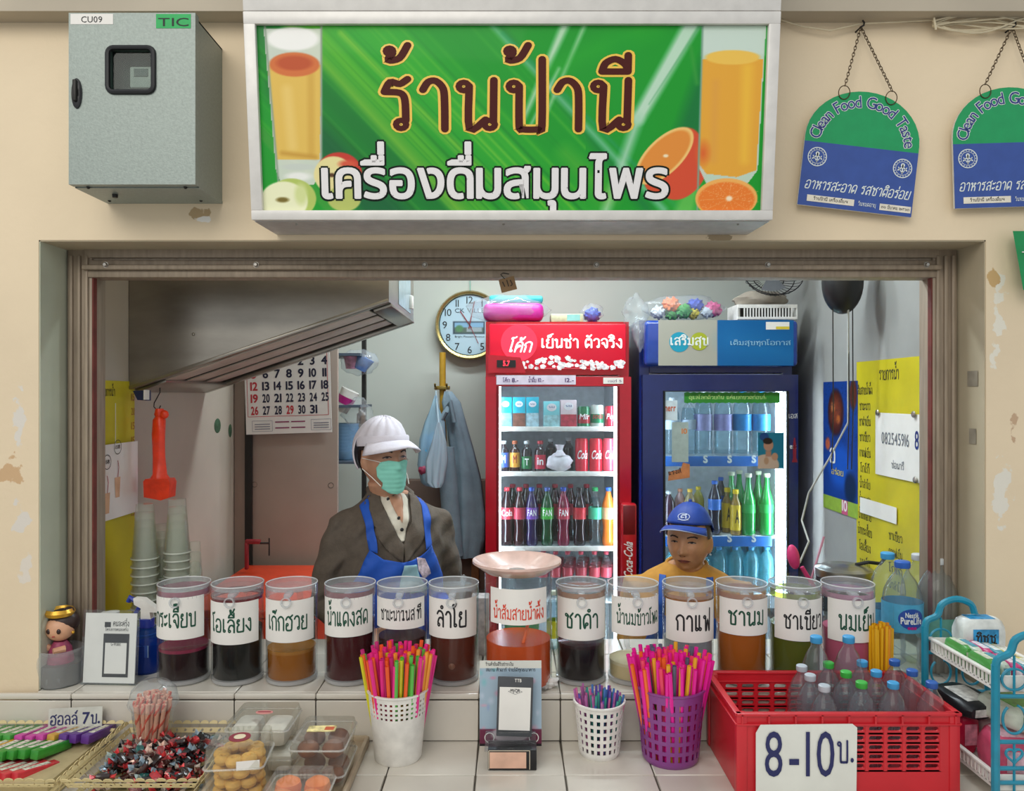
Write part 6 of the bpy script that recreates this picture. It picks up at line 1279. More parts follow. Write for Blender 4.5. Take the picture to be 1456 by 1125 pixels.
# ================= PAYMENT STAND IN THE MIDDLE =================
def qr_mid():
    Y = 1.835; s = Y/F; o = W(726, 0, Y); w = 88*s; z1 = W(0, 941, Y).z-CNT
    t = thing('payment_stand', 'pastel payment display with a grey phone, on a small pink block mid counter', 'sign', (o.x, Y, CNT)); T_ = Matrix.Translation((0, 0, .03)) @ Matrix.Rotation(-.05, 4, 'X')
    P = Paint(88, 130, 60, 88, '9fb4c4'); rs = np.random.RandomState(8)
    for k in range(26): P.ell(rs.uniform(0, 88), rs.uniform(12, 105), rs.uniform(3, 9), rs.uniform(3, 9), ['c9a0b4', '7fb8c0', 'b8c4d4', 'c88ca4', '8fa4c8'][k % 5], .6, .6)
    P.rect(-2, -2, 90, 11, 'd4d4cc', 1); P.rect(-1, 104, 90, 131, '6a2c44', 2); P.ell(44, 112, 30, 14, 'c8b4b8', .2); P.rect(-1, 126, 90, 131, '241c20', 1)
    h = z1-.03; P.mesh('printed_card', w, h, t, fn=lambda x, y, z: T_ @ Vector((x, -.002, z+h/2)), label='pastel printed card')
    part('card_board', MB().box((0, .0, h/2), (w, .003, h)).xf(T_), M_paper, t)
    part('lettering', at(text('ร้านค้ายินดีรับชำระเงิน', w*.45, .006), -w*.18, -.003, h-.011).xf(T_), M_ink, t, smooth=0); part('lettering', at(text('สแกน คิวอาร์ จ่ายได้ทุกธนาคาร', w*.8, .006), 0, -.003, h-.024).xf(T_), M_ink, t, smooth=0)
    [part('mandala', at(ring2(q, .02, .012, .010, 20), 0, -.003, 0).xf(T_), M_paper, t, smooth=0) for q in (-.05, .055)]
    pw, ph = 50*s, 84*s; R_ = Matrix.Rotation(.03, 4, 'Y'); cz = (W(0, 1000, Y).z-CNT)
    ph_ = part('phone_cutout', MB().box((.006, -.018, cz), (pw, .004, ph), bevel=.0018).xf(R_), mat('dark_grey_print', '44464a', .4), t)
    part('screen', at(rect(pw*.88, ph*.72), .006, -.021, cz-.004).xf(R_), M_paper, ph_, smooth=0, label='white screen')
    part('screen_label', at(ring2(0, 0, .017, .0155, 4, k=.4), .006, -.0216, cz+ph*.26).xf(R_), mat('print_dark_grey', '3a3c40', .5), ph_, smooth=0); part('lettering', at(text('MyQR', .022, .006, .02), .006, -.0216, cz+ph*.25).xf(R_), MATS['print_dark_grey'], ph_, smooth=0)
    part('lettering', at(text('TTB', .016, .006, .02), .012, -.0212, cz+ph*.42).xf(R_), M_paper, ph_, smooth=0)
    part('clear_holder', MB().box((.0, -.022, .058), (.118, .014, .03), bevel=.003).box((0, -.035, .046), (.12, .05, .005)), M_clear, t)
    bx = part('block', MB().box((.004, -.035, .024), (.112, .05, .048), bevel=.002), M_black, t, label='black box with pale pink face'); part('block_face', at(rect(.084, .037), -.006, -.0606, .024), mat('pale_pink_card', 'e0b49c', .6), bx, smooth=0)
    part('block_edge', at(line2([(-.05, .003), (-.05, .046), (.044, .046), (.044, .003)], .0015), 0, -.0608, 0), mat('cream_line', 'd8cbb4', .6), bx, smooth=0)
qr_mid()

# ================= RED CRATE =================
def crate():
    x0, x1, y0, y1, h = .481, .9615, 1.657, 1.915, .18; cx, cy = (x0+x1)/2, (y0+y1)/2; w, d = x1-x0, y1-y0
    t = thing('plastic_crate', 'red slotted plastic crate holding capped water bottles, with a handwritten price paper', 'crate', (cx, cy, CNT)); m = mat('red_crate_plastic', 'c8202c', .38, noise=.05, scale=8, coat=.15)
    def wall(L, hh, slots, z_lo, z_hi, rows, name, M, solid=None):
        """panel in XZ of length L with stadium-like slots"""
        mb = MB(); th = .005; a, b = slots; n = int((b-a)/.0399); cw = (b-a)/n; sw = cw*.74; rh = (z_hi-z_lo)/rows; sh = rh*.5
        mb.box((0, 0, z_lo/2), (L, th, z_lo)); mb.box((0, 0, (z_hi+hh)/2), (L, th, hh-z_hi))
        mb.box(((-L/2+a)/2, 0, (z_lo+z_hi)/2), (a+L/2, th, z_hi-z_lo)); mb.box(((L/2+b)/2, 0, (z_lo+z_hi)/2), (L/2-b, th, z_hi-z_lo))
        for i in range(n):
            for j in range(rows):
                X0, Z0 = a+i*cw, z_lo+j*rh; X1, Z1 = X0+cw, Z0+rh; c = ((X0+X1)/2, (Z0+Z1)/2); K = 16; inn = []; out = []
                for k in range(K):
                    an = 2*PI*(k+.5)/K; ca, sa = math.cos(an), math.sin(an); r = sh/2; hx_ = sw/2-r
                    inn.append((c[0]+(hx_ if ca > 0 else -hx_)+r*ca, c[1]+r*sa))
                    tt = min((cw/2)/abs(ca), (rh/2)/abs(sa)); out.append((c[0]+ca*tt, c[1]+sa*tt))
                for yy in (-th/2, th/2):
                    k0 = len(mb.v); mb.v += [(p[0], yy, p[1]) for p in inn]+[(p[0], yy, p[1]) for p in out]
                    mb.f += [(k0+q, k0+(q+1) % K, k0+K+(q+1) % K, k0+K+q) for q in range(K)]
                    kk = k0
                mb.f += [(kk+q, kk+(q+1) % K, kk-2*K+(q+1) % K, kk-2*K+q) for q in range(K)]
                # square corners that the ray fan leaves open
        for i in range(n+1): mb.box((a+i*cw, 0, (z_lo+z_hi)/2), (cw*.16, th*1.4, z_hi-z_lo))
        for j in range(rows+1): mb.box(((a+b)/2, 0, z_lo+j*rh), (b-a, th, rh*.2))
        return part(name, fixn(mb.xf(M)), m, t, smooth=30)
    wall(w-.02, h-.004, (-.2, .2), .055, .155, 5, 'front_wall', Matrix.Translation((0, -d/2+.006, 0)))
    wall(w-.02, h-.004, (-.2, .2), .055, .155, 5, 'back_wall', Matrix.Translation((0, d/2-.006, 0)))
    for s in (-1, 1): part('side_wall', MB().box((s*(w/2-.006), 0, h/2-.002), (.005, d-.02, h-.006)), m, t)
    part('crate_floor', MB().box((0, 0, .004), (w-.014, d-.014, .006)), m, t)
    rim = MB()
    for z, o_, hh in ((h-.003, .0, .006), (h-.024, .0, .004)):
        for s in (-1, 1): rim.box((0, s*(d/2-.004), z), (w, .014, hh), bevel=.001); rim.box((s*(w/2-.004), 0, z), (.014, d, hh), bevel=.001)
    for k in range(9):
        for s in (-1, 1): rim.box((-w/2+.012+k*(w-.024)/8, s*(d/2-.002), h-.013), (.004, .01, .02))
    part('rim', rim, m, t)
    for sx in (-1, 1):
        for sy in (-1, 1): part('corner_post', MB().box((sx*(w/2-.012), sy*(d/2-.010), h/2), (.024, .02, h-.002), bevel=.004), m, t)
    p = thing('price_paper', 'white handwritten paper reading 8-10 taped on the front of the red crate', 'paper', (W(1147, 0, 1.648).x, y0-.006, W(0, 1082, 1.648).z))
    s = 1.648/F; pw, ph = 143*s, 104*s
    part('sheet', fixn(MB().prism([(-pw/2, -ph/2), (pw/2, -ph/2), (pw/2+.002, ph/2-.008), (pw/2-.008, ph/2), (-pw/2+.01, ph/2-.002), (-pw/2, ph/2-.02)], .0015)), mat('price_paper_white', 'dfe0d8', .6, noise=.03, scale=9, bump=.3, bscale=30), p, smooth=0)
    nk = mat('navy_marker', '23285c', .6, noise=0)
    part('lettering', at(text('8-10', 99*s, 51*s, .0, gap=.13), -.0145, -.002, -.033), nk, p, smooth=0)
    part('lettering', at(text('บ.', 24*s, 30*s, -.0), .083, -.002, -.003), nk, p, smooth=0)
crate()
BP = clear('bottle_plastic', 'eef4f6', .075, .03, .95, 'c8d4dc')
def wbottle(label, capc, h=.216, r=.032, clr=None): 
    return bottle(label, h, r, None, capc, None, glassy=BP, shape='water', name='water_bottle', group='water bottles in the red crate', fill=0)
BT = []
for cc, lst in (('b4bcc4', ((1140, 1.83), (1152, 1.77), (1172, 1.705))), ('3cae44', ((1178, 1.852), (1203, 1.79), (1225, 1.725))), ('3f9ad0', ((1226, 1.862), (1246, 1.795), (1270, 1.722))), ('2f5fae', ((1272, 1.868), (1297, 1.80), (1325, 1.725)))):
    s_ = None
    for k, (px, Y) in enumerate(lst):
        lb = '%s capped water bottle in the red crate, %s of its column of three' % ({'b4bcc4': 'grey', '3cae44': 'green', '3f9ad0': 'light blue', '2f5fae': 'dark blue'}[cc], ['rear', 'middle', 'front'][k])
        q = wbottle(lb, cc) if s_ is None else dup(s_, label=lb); s_ = s_ or q; q.location = (W(px, 0, Y).x, Y, CNT+.0075)
for px, l in ((1163, 'left'), (1209, 'right')): q = bottle('taller water bottle with sky blue cap at the crate rear, %s of two' % l, .272, .036, None, '3f9ad0', None, glassy=BP, shape='water', name='water_bottle', fill=0); q.location = (W(px, 0, 1.872).x-.004, 1.872-.0, CNT+.0075)
# big bottles on the ledge at the right
def big(px, Y, top, cap, lab, label, r=.047, mark=None):
    h = W(0, top, Y).z-LEDGE; t = bottle(label, h, r, None, cap, lab, (.42, .66) if mark else (.3, .5), 'water', glassy=BP, name='large_water_bottle', fill=0); t.location = (W(px, 0, Y).x, Y, LEDGE)
    return t, h
t, h = big(1283, 2.04, 797, '2a5fb8', '4aa0c4', 'large water bottle with a blue oval label, in front of the others', .05, True)
R = .0508
part('label_oval', bend(at(dice(disc(0, 0, .034, 28, k=.78), .008), 0, 0, h*.54), R*1.005), mat('label_navy', '23489c', .3, noise=0), t, smooth=0)
part('label_lettering', bend(at(dice(text('Nestlé', .034, .010, .03), .008), 0, 0, h*.555), R*1.015), M_wl, t, smooth=0); part('label_lettering', bend(at(dice(text('PureLife', .056, .013, .035), .008), 0, 0, h*.50), R*1.015), M_wl, t, smooth=0); part('label_drops', bend(at(disc(-.008, 0, .004, 12).join(disc(0, 0, .004, 12)).join(disc(.008, 0, .004, 12)), 0, 0, h*.465), R*1.015), mat('magenta_print', 'b3207a', .4), t, smooth=0)
big(1262, 2.16, 785, '3f9ad0', '4a9ac0', 'large water bottle with light blue cap, rear left of the group')
big(1306, 2.17, 787, 'c8ccd0', '8fb4c4', 'large water bottle with grey cap, rear middle of the group')
big(1332, 2.08, 792, 'd2d6d8', '5f9a8c', 'large water bottle with white cap beside the right shutter channel', .05)
# ================= SNACKS AT THE LEFT =================
M_cream = mat('cream_basket_plastic', 'cdbb88', .45, noise=.04, scale=12)
def snack_tray(name, label, xl, xr, y0, y1, h, flare, open_left=False):
    cx, cy = (xl+xr)/2, (y0+y1)/2; t = thing(name, label, 'tray', (cx, cy, CNT)); w, d = xr-xl, y1-y0
    part('tray_floor', MB().box((0, 0, .004), (w-2*flare, d-2*flare, .005), bevel=.001), M_cream, t)
    def side(L0, L1, M, nm):
        # sloping perforated wall with a scalloped upper edge: L0 bottom length, L1 top length
        m = MB(); n = max(6, int(L1/.022)); sl = flare; rows = 2; K = 8
        def P(u, v, dd=0): L = L0+(L1-L0)*v; x = (u-.5)*L; return (x, -sl*v+dd, h*v+.004)
        for i in range(n):
            for j in range(rows):
                u0, u1, v0, v1 = i/n, (i+1)/n, j/rows*.9, (j+1)/rows*.9; uc = (u0+u1)/2+(0.0 if j % 2 else 0); vc = (v0+v1)/2; ru = (u1-u0)*.15; rv = (v1-v0)*.13
                inn = []; out = []
                for k in range(K):
                    an = 2*PI*(k+.5)/K; ca, sa = math.cos(an), math.sin(an); tt = min((u1-u0)/2/abs(ca), (v1-v0)/2/abs(sa))
                    inn.append(P(uc+ru*ca, vc+rv*sa)); out.append(P(uc+ca*tt, vc+sa*tt))
                k0 = len(m.v); m.v += inn+out; m.f += [(k0+q, k0+(q+1) % K, k0+K+(q+1) % K, k0+K+q) for q in range(K)]
                # corners of the cell
                for (cu, cv) in ((u0, v0), (u1, v0), (u1, v1), (u0, v1)):
                    near = sorted(out, key=lambda p: (Vector(p)-Vector(P(cu, cv))).length)[:2]; k1 = len(m.v); m.v += [P(cu, cv), near[0], near[1]]; m.f.append((k1, k1+1, k1+2))
            # scallop
            a = [P(i/n, .9)]+[P((i+(1-math.cos(PI*q/5))/2)/n, .9+.14*math.sin(PI*q/5)) for q in range(1, 5)]+[P((i+1)/n, .9)]
            k0 = len(m.v); m.v += a; m.f.append(tuple(range(k0, k0+len(a))))
        m = fixn(m.xf(M)); k = len(m.v)
        o = part(nm, m, M_cream, t, smooth=0); md = o.modifiers.new('thickness', 'SOLIDIFY'); md.thickness = .0018; return o
    w0, d0 = w-2*flare, d-2*flare
    side(w0, w, Matrix.Translation((0, -d0/2, 0)), 'front_wall'); side(w0, w, Matrix.Translation((0, d0/2, 0)) @ Matrix.Rotation(PI, 4, 'Z'), 'back_wall')
    side(d0, d, Matrix.Translation((w0/2, 0, 0)) @ Matrix.Rotation(PI/2, 4, 'Z'), 'side_wall')
    side(d0, d, Matrix.Translation((-w0/2, 0, 0)) @ Matrix.Rotation(-PI/2, 4, 'Z'), 'side_wall')
    return t
snack_tray('snack_tray', 'cream perforated plastic tray of chewing sweets sticks at the far left', -1.42, -.952, 1.615, 1.905, .055, .028)
snack_tray('snack_tray', 'cream perforated plastic tray of small wrapped candies', -.945, -.655, 1.615, 1.905, .055, .028)
# sweets sticks: flat packs lying in rows
def stick(label, col, group):
    t = thing('sweets_stick', label, 'sweets', (0, 0, 0), 0, group)
    part('wrapper', MB().box((0, 0, .009), (.019, .082, .018), bevel=.0025), mat('wrap_'+col, col, .35, noise=.08, scale=90, coat=.2), t)
    part('printed_band', MB().box((0, 0, .0184), (.011, .05, .0006)), mat('wrap_print_light', 'd8d4c4', .4, noise=.3, scale=150), t); return t
rows = [(1.87, CNT+.03, -.22, [('3f9a3c', 'green')]*4+[('c2409a', 'pink')]*3+[('c89a3c', 'gold')]+[('5a2c84', 'purple')]*3, 88, 'rear row', 8.2),
        (1.79, CNT+.03, -.32, [('d8a02c', 'golden')]*3+[('2f8c2c', 'green')]*5, 62, 'middle row', 0), (1.722, CNT+.012, -.45, [('1f8068', 'teal')]*3+[('c8323c', 'red')]*5, 60, 'front row', 0)]
srcs = {}
for (Y, z, rz, cols, px0, rn_, _) in rows:
    n = len(cols)
    for k, (c, cn) in enumerate(cols):
        X = {'rear row': -1.262, 'middle row': -1.25, 'front row': -1.245}[rn_]+k*.0262
        lab = '%s wrapped sweets stick in the %s, %s of the %s' % (cn, rn_, ORD[min(k, 8)] if k < 9 else ('tenth from left' if k == 9 else 'rightmost'), 'row')
        if c not in srcs: q = srcs[c] = stick(lab, c, 'sweets sticks in the far left tray')
        else: q = dup(srcs[c], label=lab)
        q.scale = (1.18,)*3; q.location = (X+.0*(rn_ == 'rear row'), Y, z+.0003*k); q.rotation_euler = (random.uniform(-.04, .04)-.12, random.uniform(-.05, .05), rz+random.uniform(-.05, .05))
tag(part('carton_insert', MB().box((-1.2, 1.78, CNT+.0165), (.4, .23, .018)), mat('insert_card', 'b5a57c', .7)), 'flat card liner under the sweets sticks in the far left tray', 'card')
# price card
Y = 1.895; a, b = W(69, 1034, Y), W(144, 1007, Y); t = thing('price_card', 'clear price card with dark blue handwriting behind the far left tray', 'price card', ((a.x+b.x)/2, Y, a.z)); t.rotation_euler = (-.15, -.03, .04)
part('card', sheet(b.x-a.x, b.z-a.z, .002), mat('frosted_card', 'c8c8be', .3), t, loc=(0, 0, (b.z-a.z)/2)); part('lettering', at(text('ฮอลล์ 7บ.', (b.x-a.x)*.93, .021, .02), 0, -.001, .008), mat('navy_marker', '23285c', .6, noise=0), t, smooth=0)
# wrapped candies
cv = []
M_cand = {}
def candy(label, body, wrap, group):
    t = thing('wrapped_candy', label, 'candy', (0, 0, 0), 0, group)
    part('sweet', MB().box((0, 0, 0), (.021, .013, .009), bevel=.003), mat('candy_'+body, body, .25, noise=.2, scale=120, coat=.4), t)
    tw = MB()
    for s in (-1, 1): part('twist', MB().add([(s*.009, -.003, -.002), (s*.009, .003, .002), (s*.019, .008, .004), (s*.0175, .002, -.004), (s*.0195, -.003, .004), (s*.018, -.008, -.003)], [(0, 1, 2, 3), (0, 3, 4), (0, 4, 5)]), mat('candy_wrap_'+wrap, wrap, .25, .2, noise=.2, scale=100), t, smooth=0)
    return t
kinds = [('2c1c1a', 'c23a3c', 'black wrapped candy with red twist ends'), ('3a1c18', 'b8a89c', 'brown wrapped candy with silver twist ends'), ('b82c34', '1f1a1c', 'red wrapped candy with black twist ends'), ('1f5c58', 'a8b8b4', 'dark teal wrapped candy with silver twist ends'), ('8c3c3c', 'd8b8a8', 'maroon wrapped candy with cream twist ends'), ('15181c', '8a9ca8', 'black wrapped candy with steel twist ends')]
cs = [candy(l+' in the pile of the candy tray', b_, w_, 'wrapped candies in the cream tray') for b_, w_, l in kinds]
rn = random.Random(12); used = set()
for k in range(165):
    i = rn.choices(range(6), [4, 3, 2, 1.2, 2.5, 3])[0]; q = cs[i] if i not in used else dup(cs[i]); used.add(i)
    x = rn.uniform(-.905, -.693); y = rn.uniform(1.652, 1.862); ed = min(1, min(x+.915, -.683-x, y-1.64, 1.88-y)/.06)
    q.location = (x, y, CNT+.014+rn.random()**.6*.05*(.35+.65*ed)); q.rotation_euler = (rn.uniform(-.7, .7), rn.uniform(-.7, .7), rn.uniform(0, PI)); q.scale = (1.35,)*3
# cup of paper straws with dome lid
def straw_cup():
    Y = 1.838; o = W(216, 0, Y); t = thing('straw_cup', 'clear domed cup of red and white striped wafer sticks in the candy tray', 'cup', (o.x, Y, CNT+.012)); t.rotation_euler = (0, -.03, 0); t.rotation_euler = (.04, .05, 0)
    z1 = W(0, 1000, Y).z-CNT-.012
    part('cup', MB().lathe([(0, 0), (.033, 0), (.049, z1), (.053, z1+.002)], 28), M_clear, t)
    part('dome_lid', MB().lathe([(.055, z1), (.057, z1+.006), (.055, z1+.012), (.05, z1+.035), (.034, z1+.052), (.014, z1+.058)], 28), M_clear2, t)
    ms = mat('wafer_cream', 'dca488', .6, noise=.06); mr = mat('wafer_coral', 'd0533c', .6, noise=.06)
    rn = random.Random(2)
    for k in range(38):
        f = math.sqrt((k+.5)/38); a = k*2.4; b = Vector((.026*f*math.sin(a), -.026*f*math.cos(a), .004)); e = Vector((.042*f*math.sin(a+.2), -.042*f*math.cos(a+.2), z1+.028+rn.uniform(-.01, .01)-.02*f*f)); n = 16
        m = MB(); d = (e-b)
        s = part('wafer_stick', MB().tube([b, e], .0050, 8), ms, t)
        u = d.normalized().cross(Vector((0, 1, 0))).normalized(); w_ = d.normalized().cross(u); st = MB(); ph = rn.uniform(0, 6)
        st.tube([b+d*(i/28)+(u*math.cos(ph+i*.62)+w_*math.sin(ph+i*.62))*.0026 for i in range(29)], .0036, 5)
        part('stripe', st, mr, s)
straw_cup()
# wooden tray under the cake boxes
t = thing('serving_tray', 'pale cream tray under the clear boxes of sweets', 'tray', (W(400, 0, 1.7).x, 1.66, CNT)); tw_, td = .30, .5
part('tray_base', MB().box((0, 0, .005), (tw_, td, .008), bevel=.002), mat('pale_cream_tray', 'b8a68c', .5, noise=.05), t); rm = MB()
for s in (-1, 1): rm.box((s*tw_/2, 0, .011), (.010, td, .02), bevel=.003); rm.box((0, s*td/2, .011), (tw_, .010, .02), bevel=.003)
part('tray_rim', rm, MATS['pale_cream_tray'], t); TR = CNT+.0095
M_box = clear('clear_box_plastic', 'f4f4f0', .05, .05, .6); M_rimc = clear('clear_box_rim', 'f4f4f0', .2, .06, .6)
def clearbox(name, label, cat, px, Y, z, w, d, h, rz=0, taper=.9, group=None):
    o = W(px, 0, Y); t = thing(name, label, cat, (o.x, Y, z), rz, group); a, b = w/2*taper, d/2*taper; c, e = w/2, d/2
    def rr(x, y, r=.012, n=4): return [(sx*(x-r)+r*math.cos(q), sy*(y-r)+r*math.sin(q)) for sx, sy, a0 in ((1, 1, 0), (-1, 1, PI/2), (-1, -1, PI), (1, -1, 3*PI/2)) for q in [a0+PI/2*k/n for k in range(n+1)]]
    lo, hi = rr(a, b), rr(c, e); K = len(lo); m = MB(); m.v = [(x, y, 0) for x, y in lo]+[(x, y, h*.72) for x, y in hi]+[(x*.94, y*.94, h) for x, y in hi]
    m.f = [(i, (i+1) % K, K+(i+1) % K, K+i) for i in range(K)]+[(K+i, K+(i+1) % K, 2*K+(i+1) % K, 2*K+i) for i in range(K)]+[tuple(range(2*K, 3*K))]
    part('box', m, M_box, t); part('box_rim', MB().tube([(x*1.01, y*1.01, h*.72) for x, y in hi], .0022, 6, closed=True), M_rimc, t); return t
def sticker(t, w, d, z, mt, y=0, x=0, sub=None): return part('sticker', MB().lathe([(0, .0012), (w, .0012), (w, 0)], 24, c=(x, y, z), sy=d), mt, t)
M_cake = mat('golden_cake', 'd8a850', .6, noise=.12, scale=40, bump=.3); M_brown = mat('brown_pastry', '7a4828', .6, noise=.15, scale=40, bump=.3); M_or = mat('orange_sponge', 'e8803a', .6, noise=.08, scale=30, bump=.3); M_wr = mat('white_roll', 'd8d4cc', .6, noise=.05)
def doughnut(m_, c, R, r, flat=1): return MB().lathe([(R+r*math.cos(q), r*flat*math.sin(q)) for q in [2*PI*i/10 for i in range(11)]], 20, c=c)
# tall faceted box of small ring cakes
t = clearbox('cake_box', 'clear faceted box packed with small golden ring cakes, round maroon sticker on its lid', 'box', 341, 1.61, TR, .118, .118, .14, .1, .86)
for L_ in range(5):
    for k in range(8):
        a = 2*PI*k/8+L_*.4; tag(part('ring_cake', doughnut(None, (t.location.x+.036*math.sin(a), 1.61-.036*math.cos(a), TR+.015+L_*.023), .009, .0085, 1.15), M_cake), 'small golden ring cake, %s layer of the faceted box' % ['bottom', 'second', 'third', 'fourth', 'top'][L_], 'cake', 'golden ring cakes in the faceted box')
sticker(t, .022, 1, .14, mat('maroon_sticker', '8c3440', .5)); part('sticker_centre', MB().lathe([(0, .0018), (.012, .0018)], 20, c=(0, 0, .14)), mat('cream_print', 'e0d0b0', .5), t); part('side_label', MB().box((.03, -.0585, .108), (.045, .001, .018), rot=.1), M_paper, t)
# white rolls pack
t = clearbox('roll_box', 'wide clear hinged box of white rolls with a small pink sticker', 'box', 376, 1.80, TR+.052, .142, .13, .062)
for k, x in enumerate((-.035, .035)): tag(part('white_roll', MB().box((t.location.x+x, 1.79, TR+.077), (.06, .09, .045), bevel=.015), M_wr), 'white roll in the upper hinged box, %s one' % ('left' if not k else 'right'), 'roll', 'white rolls in the hinged boxes')
sticker(t, .02, .5, .062, mat('pink_sticker', 'd08a84', .5)); part('sticker_print', MB().box((0, 0, .0636), (.03, .004, .0006)), MATS['maroon_sticker'], t)
t = clearbox('roll_box', 'clear hinged box of white rolls lying underneath the one with the pink sticker', 'box', 385, 1.79, TR, .142, .13, .052)
for k, x in enumerate((-.035, .035)): tag(part('white_roll', MB().box((t.location.x+x, 1.78, TR+.024), (.06, .09, .04), bevel=.014), M_wr), 'white roll in the lower hinged box, %s one' % ('left' if not k else 'right'), 'roll', 'white rolls in the hinged boxes')
for lv in (0, 1):
    t = clearbox('pastry_box', '%s clear box of round brown pastries on the right of the tray' % ['lower', 'upper'][lv], 'box', 461, 1.72, TR+.056*lv, .118, .15, .054)
    for k in range(4): tag(part('brown_pastry', MB().sphere((t.location.x-.027+.054*(k % 2), 1.69+.055*(k//2), TR+.056*lv+.024), (.024, .024, .019), 18, 10), M_brown), 'round brown pastry, %s %s of the %s box' % (['front', 'rear'][k//2], ['left', 'right'][k % 2], ['lower', 'upper'][lv]), 'pastry', 'brown pastries in the stacked boxes')
    if lv: part('paper_label', MB().box((-.005, .0, .0548), (.062, .03, .001), rot=.05), mat('yellow_print_label', 'd8c88c', .5, noise=.3, scale=60), t); part('label_print', MB().box((.012, .0, .0556), (.02, .016, .0006)), mat('orange_print', 'c8603c', .4, noise=0), t)
t = clearbox('sponge_box', 'clear box of orange sponge cakes at the front of the tray', 'box', 425, 1.56, TR, .125, .12, .078)
for k in range(4): tag(part('sponge_cake', MB().lathe([(0, 0), (.022, 0), (.027, .03), (.024, .042), (.012, .05), (0, .052)], 20, c=(t.location.x-.03+.06*(k % 2), 1.535+.055*(k//2), TR+.016)), M_or), 'orange sponge cake, %s %s of the box' % (['front', 'rear'][k//2], ['left', 'right'][k % 2]), 'cake', 'orange sponge cakes in the front box')

# ================= TEAL RACK =================
def rack():
    XC = 1.083; Yf, Yn = 1.885, 1.61; hw = .077; t = thing('organiser_rack', 'small teal plastic rack with two white trays at the right end of the counter', 'rack', (XC, (Yf+Yn)/2, CNT)); m = mat('teal_rack_plastic', '1285a0', .35, coat=.2); z1 = .30; zt = .365
    Yc = (Yf+Yn)/2
    for nm, Y in (('far', Yf-Yc), ('near', Yn-Yc)):
        fr_ = MB()
        for s in (-1, 1): fr_.tube([(s*hw, Y, 0), (s*hw, Y, z1)], .0085, 8)
        arch = [(-hw, Y, z1-.01), (-hw+.005, Y, z1+.012), (-hw+.03, Y, z1+.025), (-hw*.45, Y, zt-.012), (0, Y, zt), (hw*.45, Y, zt-.012), (hw-.03, Y, z1+.025), (hw-.005, Y, z1+.012), (hw, Y, z1-.01)]
        # smooth the arch a little
        P = [Vector(p) for p in arch]; Q = []
        for i in range(len(P)-1):
            for q in range(4):
                u = q/4; p0, p1, p2, p3 = P[max(i-1, 0)], P[i], P[i+1], P[min(i+2, len(P)-1)]
                Q.append(.5*((2*p1)+(-p0+p2)*u+(2*p0-5*p1+4*p2-p3)*u*u+(-p0+3*p1-3*p2+p3)*u**3))
        fr_.tube(Q+[P[-1]], .008, 8)
        fe = part('end_frame', fr_, m, t)
        for z in (.055, .085, .14, .235): part('cross_bar', MB().tube([(-hw, Y, z), (hw, Y, z)], .0045, 6), m, t)
        sc = MB()
        for x in (-.038, .038):
            sc.tube([(x, Y, .02), (x, Y, .14)], .0028, 6).tube([(x, Y, .235), (x, Y, .32)], .0028, 6)
            sc.tube([(x+.026*math.sin(q), Y, .27+.022*math.cos(q)) for q in [2*PI*i/20 for i in range(20)]], .0028, 6, closed=True)
            sc.tube([(x+.024*math.sin(q), Y, .187+.03*math.cos(q)) for q in [PI*.1+1.8*PI*i/20 for i in range(20)]], .0028, 6)
            sc.tube([(x+.016*math.sin(q)**3*1.1, Y, .112+.0135*(13*math.cos(q)-5*math.cos(2*q)-2*math.cos(3*q)-math.cos(4*q))/13) for q in [2*PI*i/24 for i in range(24)]], .0028, 6, closed=True)
        sc.tube([(.0, Y, .14), (0, Y, .235)], .0028, 6)
        part('scroll_work', sc, m, fe)
    for zz_, nm in ((.065, 'lower'), (.272, 'upper')):
        tr = MB(); L = Yf-Yn-.02; w = hw*2-.02; tr.box((0, 0, zz_-.03), (w, L, .004))
        for s in (-1, 1):
            tr.box((s*w/2, 0, zz_-.028), (.003, L, .008)).box((s*w/2, 0, zz_), (.010, L+.01, .007), bevel=.002)
            for k in range(18): tr.box((s*w/2, -L/2+.008+k*(L-.016)/17, zz_-.014), (.003, .0055, .024))
            tr.box((0, s*L/2, zz_-.014), (w, .004, .032))
        part('tray', tr, M_white, t)
    B = CNT
    def pack(name, label, x, Y, z, w, d, h, c1, c2, rz=0, tilt=0, words=None, group=None):
        q = thing(name, label, 'pack', (XC+x, Y, B+z), rz, group); q.rotation_euler = (tilt, 0, rz)
        part('pack', wavy((0, 0, h/2), (w/2*1.08, d/2*1.08, h/2*1.08), int(abs(x)*1000)+int(Y*50), amp=.05).map(lambda a, b, c: (max(-w/2, min(w/2, a*1.25)), max(-d/2, min(d/2, b*1.25)), max(0, min(h, (c-h/2)*1.25+h/2)))), mat('pack_'+c1, c1, .35, noise=.1, scale=30), q)
        part('printed_panel', MB().box((0, -d/2-.001, h/2), (w*.6, .001, h*.5)).box((0, 0, h+.0006), (w*.6, d*.6, .001)), mat('pack_'+c2, c2, .4, noise=.2, scale=60), q)
        if words: part('lettering', at(text(words, w*.5, h*.2, .03), 0, -d/2-.002, h*.4), M_dark, q, smooth=0)
        return q
    pack('tissue_pack', 'blue and white tissue pack at the back of the upper rack tray', .035, 1.855, .245, .1, .06, .085, 'd8dcd8', '2a8cc0', words='ทิชชู')
    for k, (x, c1, c2, l) in enumerate(((-.05, '4c9c48', 'd8e0c8', 'green'), (-.026, 'c8d4c4', '4f9cb0', 'pale aqua'), (0, 'c8407c', 'e8d8e0', 'pink'), (.026, '3f98a8', 'dce4e0', 'teal'), (.05, 'd8c84c', 'e8e8d8', 'yellow'))):
        for j, Y in enumerate((1.79, 1.695)): pack('tissue_packet', '%s tissue packet lying in the %s of the upper rack tray' % (l, ['rear', 'front'][j]), x, Y, .247, .022, .085, .045-.004*k, c1, c2, group='small tissue packets in the upper rack tray')
